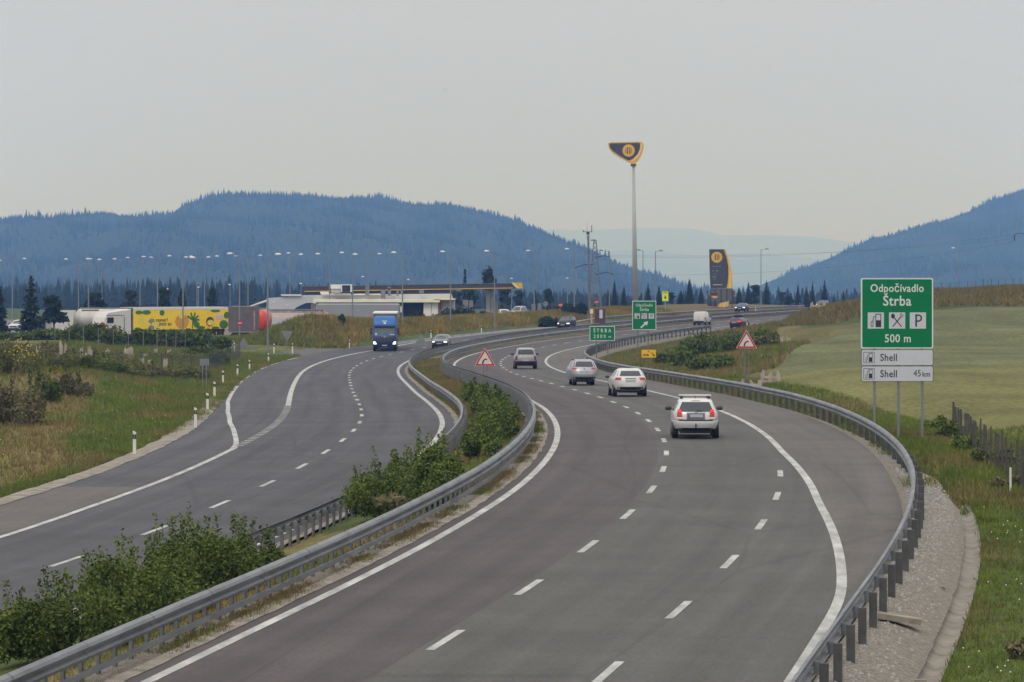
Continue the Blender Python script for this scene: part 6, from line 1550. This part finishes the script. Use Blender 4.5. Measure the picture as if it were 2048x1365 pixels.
# trucks
def boxy(t, name, x0, x1, y0, y1, z0, z1, m, r=.08, parent=None):
    """box with rounded vertical and top edges"""
    sh = Shell([(z0, y0 + .02, y1 - .02, (x1 - x0) / 2 - .02, 14), (z0 + r * .5, y0, y1, (x1 - x0) / 2, 14), (z1 - r, y0, y1, (x1 - x0) / 2, 14), (z1 - r * .3, y0 + r * .3, y1 - r * .3, (x1 - x0) / 2 - r * .3, 14), (z1, y0 + r, y1 - r, (x1 - x0) / 2 - r, 14)])
    V, Fc = sh.mesh(48); V = [(x + (x0 + x1) / 2, y, z) for x, y, z in V]
    o = mesh_obj(name, V, Fc, m, parent or t); o.data.shade_smooth()
    try: o.data.set_sharp_from_angle(angle=R(35))
    except Exception: pass
    return o
def axle(t, ys, hw=1.22, r=.48):
    for y in ys:
        for sx in (-1, 1):
            w = MB().tube((sx * (hw - .30), y, r), (sx * hw, y, r), r, n=22).build('wheel', M_BLACK, t); MB().tube((sx * (hw - .01), y, r), (sx * (hw + .01), y, r), r * .55, n=14).build('rim', M_RIM, w)
def cab(t, m, y0=.0, H=3.7, m2=None, lit=False, top=None):
    """tractor cab, front at +y"""
    W = 1.24
    sh = Shell([(.38, y0 - 1.9, y0 + .28, W - .06, 10), (.50, y0 - 1.9, y0 + .36, W, 10), (1.05, y0 - 1.9, y0 + .38, W, 10), (1.55, y0 - 1.9, y0 + .34, W, 10), (1.62, y0 - 1.9, y0 + .30, W - .01, 10), (2.55, y0 - 1.9, y0 + .10, W - .03, 10), (2.75, y0 - 1.9, y0 + .10, W - .03, 10), (3.2, y0 - 1.9, y0 - .15, W - .08, 9), (H - .1, y0 - 1.85, y0 - .45, W - .16, 8), (H, y0 - 1.8, y0 - .75, W - .3, 6)])
    o = body(t, sh, top or m, m2 or m, 1.6)
    b = MB(); sh.panel(b, (-1.08, 1.08, 1.72), (-1.03, 1.03, 2.52), True, .02); b.build('windscreen', mat('windscreen_glass', (.10, .12, .13), rough=.2, var=.3, scale=2), t)
    b = MB(); b.box(-1.12, 1.12, y0 + .12, y0 + .34, 2.56, 2.68); b.build('sun_visor', M_TRIM, t)
    b = MB(); sh.panel(b, (-.80, .80, .95), (-.85, .85, 1.42), True, .02); b.build('grille', M_TRIM, t)
    b = MB(); sh.panel(b, (-1.18, 1.18, .42), (-1.18, 1.18, .52), True, .02); b.build('lower_bumper', M_TRIM, t)
    b = MB(); b.box(-.26, .26, y0 + .38, y0 + .42, .56, .67); b.build('number_plate', M_PLATE, t)
    for sx in (-1, 1):
        b = MB(); sh.panel(b, tuple(sorted((sx * .82, sx * 1.16))) + (.74,), tuple(sorted((sx * .98, sx * 1.19))) + (1.02,), True, .024); b.build('headlight', M_LITHEAD if lit else M_PLATE, t)
        b = MB(); b.box(min(sx * 1.30, sx * 1.52), max(sx * 1.30, sx * 1.52), y0 - .05, y0 + .12, 1.75, 2.45); b.build('mirror', M_TRIM, t)
        b = MB(); sh.side(b, sx, (y0 - .95, y0 + .05, 1.75), (y0 - .95, y0 - .08, 2.45)); b.build('side_window', M_GLASS, t)
    return sh
# blue truck
t = thing('blue_truck', (0, 0, 0), 'bright blue articulated truck with lit headlights coming towards the camera', 'truck')
sh = cab(t, P_BLUE, H=3.65, m2=P_DBLUE, lit=True, top=P_BLUE)
boxy(t, 'trailer', -1.27, 1.27, -14.6, -2.4, 1.15, 3.98, mat('trailer_grey', (.10, .11, .13), rough=.6, var=.1, scale=1))
MB().box(-1.29, 1.29, -14.6, -2.36, 3.90, 4.02).build('white_roof_edge', M_WHITE, t)
MB().box(-.9, .9, -14, -2, .7, 1.1).build('chassis', M_TRIM, t); axle(t, (-.95, -4.2, -10.5, -11.8, -13.1))
MB().box(-1.22, 1.22, -10, -5.2, .5, 1.1).build('side_guard', M_STEELD, t)
# emblem marks on the roof spoiler and front (bars of white)
q = MB(); sh.panel(q, (-.26, .26, 3.12), (-.24, .24, 3.2), True, .03); sh.panel(q, (-.12, .10, 2.86), (-.14, .12, 3.04), True, .03); q.build('white_emblem', M_SWHITE, t)
q = MB(); q.bar(-.45, 1.47, .42, 1.60, .05, .35, .40); q.disc(0, 1.53, .11, .34, .41, n=14); q.build('front_badge', M_CHROME, t)
q = MB(); sh.panel(q, (-1.04, -.5, 1.73), (-1.04, -.6, 1.80), True, .03); q.build('windscreen_card', M_SWHITE, t)
q = MB(); sh.panel(q, (.80, 1.0, 1.73), (.80, 1.0, 1.90), True, .03); q.build('windscreen_sticker', M_SWHITE, t)
set_on(t, CL, iy(CL, 366), -2.15, rev=True, turn=R(-7))
# yellow trailer with a white tractor, broadside
D = 425.0; xL, xR = spot(205, D), spot(457, D + 14); gx0 = spot(330, D)
t = thing('yellow_truck', (xL, D, -7.0), 'white truck with a long yellow picture trailer parked broadside at the left', 'truck')
ang = math.atan2(-(xR - xL), 14) 
t.rotation_euler = (0, 0, 0)
dirv = np.array([xR - xL, 14.0]); LEN = float(np.hypot(*dirv)); yaw = math.atan2(dirv[1], dirv[0])
# local x runs from cab to tail, local -y faces the camera
t.rotation_euler = (0, 0, yaw)
ztop = up(615.5, D) + 7.0; c0 = LEN * (265 - 205) / 252
MB().box(c0, LEN, 0, 2.5, 1.1, ztop - .32).build('trailer_box', mat('print_yellow', (.88, .62, .015), rough=.5, var=.06, scale=1), t)
MB().box(c0 - .02, LEN + .02, -.02, 2.52, ztop - .34, ztop).build('white_top_rail', M_WHITE, t)
MB().box(c0 - .15, c0, .0, 2.5, 1.1, ztop - .05).build('front_wall', M_STEELD, t)
MB().box(c0 + .2, LEN - .3, .4, 2.1, .7, 1.1).build('chassis', M_TRIM, t)
for x_ in (LEN - 1.2, LEN - 2.5, LEN - 3.8, 1.1, c0 + 1.0):
    for y_ in (.0, 2.2): w = MB().tube((x_, y_, .48), (x_, y_ + .3, .48), .48, n=20).build('wheel', M_BLACK, t)
lx = lambda u: LEN * (u - 205) / 252; lz = lambda v: up(v, D) + 7.0
cp = [(0.1, .6), (.15, 1.5), (.55, 2.65), (.9, 3.2), (c0 - .9, ztop - .35), (c0 - .35, ztop - .2), (c0 - .3, .6)]
b = MB().prism([(x_, z_) for x_, z_ in cp], .05, 2.45).build('cab', P_WHITE, t)
MB().box(.75, 1.75, .02, .08, 1.95, 2.65).build('side_window', M_GLASS, t); MB().box(.22, .34, -.25, .0, 1.7, 2.6).build('mirror', M_WHITE, t)
MB().box(c0 - 1.4, c0 - 1.33, .02, .06, .8, 2.7).build('door_gap', M_TRIM, t); MB().box(0.6, c0 - 1.4, .02, .06, 2.86, 2.92).build('roof_seam', M_TRIM, t)
art = lambda nm, m: None
G_ = mat('print_green', (.045, .17, .03), rough=.5, var=.25, scale=3); O_ = mat('print_orange', (.62, .30, .03), rough=.5, var=.2, scale=3); DK = mat('print_dark', (.05, .05, .02), rough=.5); PY = mat('print_pale', (.75, .62, .08), rough=.5, var=.1, scale=2)
def blob(b, u, v, ru, rv, y=-.02, n=12, a=0.0):
    k_ = LEN / 252; p = []
    for i in range(n):
        q = 2 * math.pi * i / n; x_, z_ = ru * k_ * math.cos(q), rv * D / F * math.sin(q); p.append((lx(u) + x_ * math.cos(a) - z_ * math.sin(a), min(max(lz(v) + x_ * math.sin(a) + z_ * math.cos(a), 1.12), ztop - .36)))
    b.prism(p, y, -.001)
b = MB(); 
for u, v, ru, rv, a in ((276, 626, 7, 4, 0), (291, 626, 9, 4.5, 0), (322, 627, 5, 6, 0), (273, 660, 6, 4, 0), (430, 624, 10, 3, 0), (453, 633, 6, 7, .4), (447, 652, 9, 9, 0), (400, 658, 9, 3.5, 0), (430, 659, 8, 3, 0), (392, 652, 6, 6, 0)): blob(b, u, v, ru, rv, a=a)
b.build('printed_leaves', G_, t)
b = MB()
for a in (1.9, 1.2, .55, .0, -.5, -1.2, 2.6): 
    b.bar(lx(384), lz(642), lx(384) + 1.05 * math.cos(a), lz(642) + .95 * math.sin(a), .26, -.024, -.001)
b.bar(lx(383), lz(660), lx(384), lz(642), .16, -.025, -.001); b.build('printed_palm', G_, t)
b = MB(); blob(b, 362, 645, 14, 15, y=-.018); b.build('printed_figure', O_, t); b = MB(); blob(b, 361, 633, 6, 6.5, y=-.026); b.build('printed_face', PY, t)
b = MB(); blob(b, 283, 645, 7, 9, y=-.020); blob(b, 314, 650, 9, 8, y=-.018); b.build('printed_lemons', PY, t)
b = MB(); blob(b, 419, 646, 8, 10, y=-.022, n=20); b.build('round_print', DK, t); b = MB(); blob(b, 420, 648, 7, 6, y=-.028, n=16); b.build('round_print_fill', PY, t)
b = MB(); b.box(lx(430), lx(446), -.03, -.001, lz(641), lz(633)); b.build('white_label', M_SWHITE, t)
text(t, 'm casner!', .66, lx(317), lz(641.5), -.035, DK, .95, bold=.01); text(t, 'jetzt an', .66, lx(328), lz(649.5), -.035, DK, .95, bold=.01)
# grey trailer standing end-on beside it
D = 412.0; xa, xb = spot(456.5, D), spot(507.5, D); zb = -7.0
t = thing('grey_trailer', (xa, D, zb), 'grey curtain trailer parked right of the yellow trailer', 'trailer'); h1 = up(614, D) - zb; h0 = up(663, D) - zb
MB().box(0, xb - xa, 0, 9, h0, h1).build('curtain_side', mat('trailer_brown_grey', (.115, .10, .105), rough=.75, var=.18, scale=1.2), t)
MB().box(-.02, xb - xa + .02, -.02, 9, h1 - .06, h1 + .04).build('roof_edge', M_STEELD, t); MB().box(.1, xb - xa + .05, -.04, 9, h0 - .16, h0).build('frame', M_STEEL, t)
for x_ in (.7, 1.6): 
    for y_ in (.1, 7): MB().tube((x_, y_, .5), (x_, y_ + .3, .5), .5, n=18).build('wheel', M_BLACK, t)
MB().box(xb - xa - .02, xb - xa + .14, -.06, .3, h0 + .2, h1 - .5).build('tail_lamps', mat('tail_pink', (.40, .20, .18), rough=.5, var=.4, scale=4), t)
# red tank end
D = 432.0; t = thing('red_tanker', (spot(523, D), D, -7.0), 'bright red-orange tank trailer end beside the grey trailer', 'trailer'); zc = up(641, D) + 7.0
sh = []; V = []; n = 24; rx, rzz = 12.5 * D / F, 21 * D / F
prof = [(-.35, .3), (-.25, .72), (-.05, .93), (.2, 1), (8, 1)]
for y_, k_ in prof:
    for i in range(n): a = 2 * math.pi * i / n; V.append((rx * k_ * math.cos(a), y_, zc + rzz * k_ * math.sin(a)))
Fc = [(r * n + i, r * n + (i + 1) % n, (r + 1) * n + (i + 1) % n, (r + 1) * n + i) for r in range(4) for i in range(n)] + [tuple(range(n - 1, -1, -1)), tuple(range(4 * n, 5 * n))]
mesh_obj('tank', V, Fc, mat('tank_red', (.62, .06, .02), rough=.4, var=.12, scale=1.5), t, smooth=True)
MB().box(-.9, .9, 0, 8, .7, 1.25).build('chassis', M_TRIM, t)
for x_ in (-.9, .6): MB().tube((x_, .3, .5), (x_ + .3, .3, .5), .5, n=18).build('wheel', M_BLACK, t)
# low white trailer beyond the mound
D = 455.0; xa, xb = spot(508, D), spot(655, D); t = thing('flatbed_trailer', (xa, D, -6.9), 'long low white and pink trailer behind the crest of the grass mound', 'trailer'); z_ = lambda v: up(v, D) + 6.9
MB().box(0, xb - xa, 0, 2.5, z_(636), z_(626)).build('side_board', mat('white_pink', (.62, .52, .49), rough=.6, var=.08, scale=1), t)
MB().box(1.5, xb - xa - .4, .1, 2.4, z_(625.5), z_(621.5)).build('load', M_WOOD, t); MB().box(0, xb - xa - .6, .0, 2.5, z_(620.8), z_(619)).build('top_rail', M_STEEL, t)
for q in np.linspace(.3, xb - xa - .7, 8): MB().box(q, q + .08, -.01, .08, z_(626), z_(620)).build('stake', M_STEEL, t)
for q in (1.5, xb - xa - 1.5, xb - xa - 2.8): MB().tube((q, .1, .5), (q, .4, .5), .5, n=18).build('wheel', M_BLACK, t)
# white tank trucks at the left
def tank_truck(ua, ub, D, vtop, vmid, label, cabu=None, flip=1):
    xa, xb = spot(ua, D), spot(ub, D); zb = -7.1; t = thing('tank_truck', (xa, D, zb), label, 'truck', 'white tank trucks'); z_ = lambda v: up(v, D) - zb
    zc = (z_(vtop) + 1.3) / 2; rz_ = (z_(vtop) - 1.3) / 2; L_ = xb - xa; n = 20; V = []
    c = 3.0 if cabu else 0
    for x_, k_ in ((c, .5), (c + .25, .85), (c + .6, 1), (L_ - .6, 1), (L_ - .25, .85), (L_, .5)):
        for i in range(n): a = 2 * math.pi * i / n; V.append((x_, 1.25 + 1.22 * k_ * math.cos(a), zc + rz_ * k_ * math.sin(a)))
    Fc = [(r * n + i, r * n + (i + 1) % n, (r + 1) * n + (i + 1) % n, (r + 1) * n + i) for r in range(5) for i in range(n)] + [tuple(range(n)), tuple(range(6 * n - 1, 5 * n - 1, -1))]
    mesh_obj('tank', V, Fc, mat('tank_white', (.46, .44, .40), rough=.5, var=.2, scale=.7), t, smooth=True)
    MB().box(c + .6, L_ - .6, .9, 1.6, zc + rz_ - .05, zc + rz_ + .14).build('walkway', M_STEELD, t)
    MB().box(c, L_ - .3, .4, 2.1, .7, 1.3).build('chassis', M_TRIM, t)
    for x_ in (L_ - 1.2, L_ - 2.5): MB().tube((x_, .0, .5), (x_, .3, .5), .5, n=18).build('wheel', M_BLACK, t)
    if cabu:
        MB().tube((1.0, .0, .5), (1.0, .3, .5), .5, n=18).build('wheel', M_BLACK, t)
        H = z_(vtop) + .05; MB().prism([(0, .6), (0, 1.3), (.15, 2.2), (.75, H - .25), (1.1, H), (2.7, H), (2.7, .6)], .0, 2.5).build('cab', P_WHITE, t)
        MB().prism([(.22, 2.05), (.5, 2.75), (2.0, 2.75), (2.3, 2.05)], -.02, .02).build('side_window', M_GLASS, t)
        MB().prism([(.85, H - .60), (1.0, H - .25), (2.0, H - .25), (1.8, H - .60)], -.02, .02).build('upper_window', M_GLASS, t)
    return t
tank_truck(104, 205, 440, 622, 640, 'white tank truck with a sloping cab at the left', True)
tank_truck(150, 262, 462, 617.5, 640, 'white tank trailer standing behind the sloping white cab')
# small white truck near the masts
D = 540.0; t = thing('small_white_truck', (spot(1124, D), D, -6.6), 'small white truck seen from the front right of the pale boards', 'truck'); hh = up(613, D) + 6.6
boxy(t, 'cab', -1.1, 1.1, 0, 3, .5, hh, P_WHITE, .2); MB().box(-.95, .95, -.03, .01, hh * .42, hh * .82).build('windscreen', M_STEELD, t); MB().box(-.9, .5, -.04, .01, hh * .2, hh * .4).build('green_panel', mat('pale_green', (.40, .58, .44), rough=.6), t)
for sx in (-1, 1): MB().tube((sx * 1.0 - .15, .8, .45), (sx * 1.0 + .15, .8, .45), .45, n=18).build('wheel', M_BLACK, t)

# ------------------------------------------------------------------ the rest area: paving, station, canopy
vs = [(x, y, max(gz(x, y), -7.3) + .03) for x, y in ((-85, 372), (-46, 372), (-46, 384), (-40, 400), (-34, 412), (-27, 430), (-16, 460), (-8, 500), (-4, 560), (-10, 640), (-120, 640), (-120, 420))]
ys2 = np.linspace(372, 650, 60); xs2 = np.linspace(0, 1, 30); V = []
for y_ in ys2:
    xr = float(np.interp(y_, [372, 384, 400, 430, 460, 500, 560, 650], [-46, -46, -42, -32, -22, -14, -8, -4])); xl = -.16 * y_ - 12
    for q in xs2: x_ = xl + (xr - xl) * q; V.append((x_, y_, -7.05 if y_ > 384 else -7.15))
V = np.array(V); V[:, 2] = np.maximum(V[:, 2], ground(V[:, 0], V[:, 1]) + .04); k_ = 30
struct(mesh_obj('rest_area_paving', V, np.array([(r * k_ + c, r * k_ + c + 1, (r + 1) * k_ + c + 1, (r + 1) * k_ + c) for r in range(59) for c in range(29)]), mat('asphalt_parking', (.12, .115, .11), rough=.9, var=.12, scale=.3)))
M_WALLG = mat('render_grey', (.48, .49, .52), rough=.8, var=.05, scale=.4); M_CREAM = mat('fascia_cream', (.78, .73, .60), rough=.7, var=.06, scale=.6); M_PALE = mat('wall_pale', (.78, .78, .74), rough=.75, var=.04, scale=.5)
D = 500.0; k = D / F; X0 = spot(720, D); zb = -6.9; t = thing('filling_station', (X0, D, zb), 'long low grey filling station building with a cream roof edge behind the grass mound', 'building')
xx = lambda u: spot(u, D) - X0; zz = lambda v: up(v, D) - zb
MB().prism([(xx(530), -.2), (xx(530), zz(597)), (xx(596), zz(592)), (xx(900), zz(588.5)), (xx(903), zz(600)), (xx(903), -.2)], 3, 14).build('wall', M_WALLG, t)
MB().prism([(xx(486), zz(617)), (xx(530), zz(604)), (xx(530), zz(600)), (xx(500), zz(611))], 2.5, 9).build('slanting_roof', M_PALE, t)
MB().box(xx(628), xx(880), -2, 12, zz(605), zz(599.2)).build('roof_edge', M_CREAM, t)
MB().box(xx(868), xx(910), -2, 6, zz(600.3), zz(598)).build('side_roof_edge', M_SYEL2, t)
MB().box(xx(632), xx(846), -.6, .4, zz(607.3), zz(605.2)).build('eave_shade_strip', M_SDARK, t)  # solid dark strip standing in for the shade under the roof edge
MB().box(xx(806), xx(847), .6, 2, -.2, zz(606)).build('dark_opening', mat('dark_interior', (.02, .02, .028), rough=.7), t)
for a, b_ in ((847.5, 862.6), (863.5, 876.5)): MB().box(xx(a), xx(b_), -1.2, 4, -.2, zz(599.5)).build('pale_wall', M_PALE, t)
MB().box(xx(877), xx(909), 0, 5, -.2, zz(601)).build('side_wall', M_WALLG, t); 
pp = MB().box(xx(877.3), xx(885.5), -.15, -.02, zz(625), zz(604)).build('poster', mat('poster_pink', (.52, .26, .25), rough=.6), t)
MB().box(xx(879.3), xx(882.5), -.18, -.14, zz(619), zz(607)).build('poster_figure', mat('poster_red', (.35, .09, .09), rough=.6, var=.3, scale=6), pp)
# low parapet along the roof with vents
for a, b_, v0, v1 in ((560, 600, 592, 589.5), (640, 700, 590, 587.5), (705, 760, 590.5, 588)): MB().box(xx(a), xx(b_), 2.6, 3.0, zz(v0), zz(v1)).build('parapet', M_PALE, t)
b = MB().box(xx(662), xx(681.5), -1, 2, zz(578), zz(569.5)); b.build('roof_box_pale', M_PALE, t)
MB().box(xx(663), xx(680), -.8, 2, zz(586), zz(578.5)).build('roof_box_base', M_WALLG, t); 
MB().box(xx(682), xx(704), -1, 2, zz(584.5), zz(569.3)).build('roof_box_frame', M_PALE, t)
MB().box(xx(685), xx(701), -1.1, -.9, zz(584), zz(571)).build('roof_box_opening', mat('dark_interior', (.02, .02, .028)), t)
for a, b_, v0, v1 in ((730, 732.5, 592, 571), (733.5, 737, 592, 570), (761, 770, 598, 580), (775, 781, 592, 577), (793, 796.5, 592, 582), (801, 804, 590, 579.5), (838, 847, 587, 580)):
    MB().box(xx(a), xx(b_), 1, 2, zz(v0), zz(v1)).build('roof_vent', M_STEEL, t)
MB().disc(xx(777.5), zz(577), 3.5 * k, 1, 2, n=14).build('vent_bend', M_STEEL, t)
MB().box(xx(640), xx(658), .5, 2, zz(587.5), zz(584)).build('roof_unit', M_CREAM, t)
for u, v in ((572.6, 611.5), (545, 605)): MB().disc(xx(u), zz(v), 1.5 * k, 2.8, 3, n=12).build('wall_lamp', M_LAMP, t)
# canopy
D = 540.0; X0 = spot(825, D); t = thing('station_canopy', (X0, D, zb), 'long dark station canopy with a thin yellow stripe and a yellow right end', 'canopy')
xx = lambda u: spot(u, D) - X0; zz = lambda v: up(v, D) - zb
cy = lambda u: 567.5 + (605 - u) * .0025 - (1.2 if u > 900 else 0)
def band(name, ua, ub, va0, va1, vb0, vb1, y0, y1, m): return MB().prism([(xx(ua), zz(va1)), (xx(ub), zz(vb1)), (xx(ub), zz(vb0)), (xx(ua), zz(va0))], y0, y1).build(name, m, t)
band('roof', 605, 1030, 573.8, 584, 567.2, 578.5, 0, 10, M_SDARK)
band('roof_rim', 605, 1030, 572.9, 573.8, 566.3, 567.2, -.1, 10.1, M_STEEL)
band('yellow_stripe', 609, 1026, 582.6, 584.1, 575.6, 577.1, -.12, .5, M_SYEL)
band('lower_edge', 612, 900, 584.2, 589.5, 579.0, 588, .2, 9.8, M_SDARK)
MB().prism([(xx(1023), zz(566.5)), (xx(1028), zz(566)), (xx(1040), zz(577)), (xx(1036), zz(577.5)), (xx(1030), zz(574))], -.15, 10).build('pale_corner', M_SYEL2, t)
MB().prism([(xx(1028.3), zz(566)), (xx(1043), zz(565.5)), (xx(1045), zz(568)), (xx(1045), zz(577.5)), (xx(1040.2), zz(577))], -.2, 10).build('yellow_end', M_SYEL, t)
for u in (985, 976): MB().box(xx(u) - .3, xx(u) + .3, 3, 3.6, -.2, zz(575)).build('column', M_WALLG, t)
MB().box(xx(986.5), xx(996), 2, 2.5, .5, zz(603)).build('pillar_board', mat('brownish', (.20, .15, .13), rough=.7), t)
# big grey trailer backing on the building
D = 472.0; t = thing('large_grey_trailer', (spot(716, D), D, -6.9), 'large plain grey box trailer before the station, above the blue truck', 'trailer'); zz = lambda v: up(v, D) + 6.9; hw = 83 * D / F
sh = Shell([(1.0, -.0, 2.5, hw - .05, 16), (1.1, -.02, 2.55, hw, 16), (zz(607.5) - .15, -.02, 2.55, hw, 16), (zz(607.5), .15, 2.4, hw - .22, 12)]); V, Fc = sh.mesh(64); mesh_obj('box', V, Fc, mat('box_grey', (.26, .27, .28), rough=.7, var=.04, scale=.5), t)
MB().box(-hw + .5, hw - .5, .4, 2.1, .6, 1.0).build('chassis', M_TRIM, t)
for q in (-4.2, -3, 3.5): MB().tube((q, .0, .5), (q, .3, .5), .5, n=18).build('wheel', M_BLACK, t)
MB().box(hw + .1, hw + .3, -.1, .1, zz(625), zz(613)).build('mirror', M_WHITE, t)
t = thing('truck_deflector', (spot(612, 485), 485, -6.9), 'dark blue roof deflector of a parked truck cab left of the large grey trailer', 'truck'); zz = lambda v: up(v, 485) + 6.9; xx = lambda u: spot(u, 485) - spot(612, 485)
MB().prism([(xx(590), .8), (xx(590), zz(617)), (xx(601), zz(611)), (xx(612), zz(606.5)), (xx(620.5), zz(606)), (xx(621), .8)], 0, 2.4).build('cab', P_DBLUE, t); MB().prism([(xx(621.3), .8), (xx(621.3), zz(606)), (xx(630), zz(608.5)), (xx(630), .8)], .1, 2.3).build('cab_rear', mat('taupe', (.18, .15, .15)), t)
MB().prism([(xx(612), zz(605.3)), (xx(632), zz(603)), (xx(634), zz(604)), (xx(630), zz(607.5)), (xx(622), zz(605.8))], -.05, 2.4).build('white_spoiler', M_WHITE, t)
for q in (592, 620): MB().tube((xx(q), .0, .5), (xx(q), .3, .5), .5, n=18).build('wheel', M_BLACK, t)
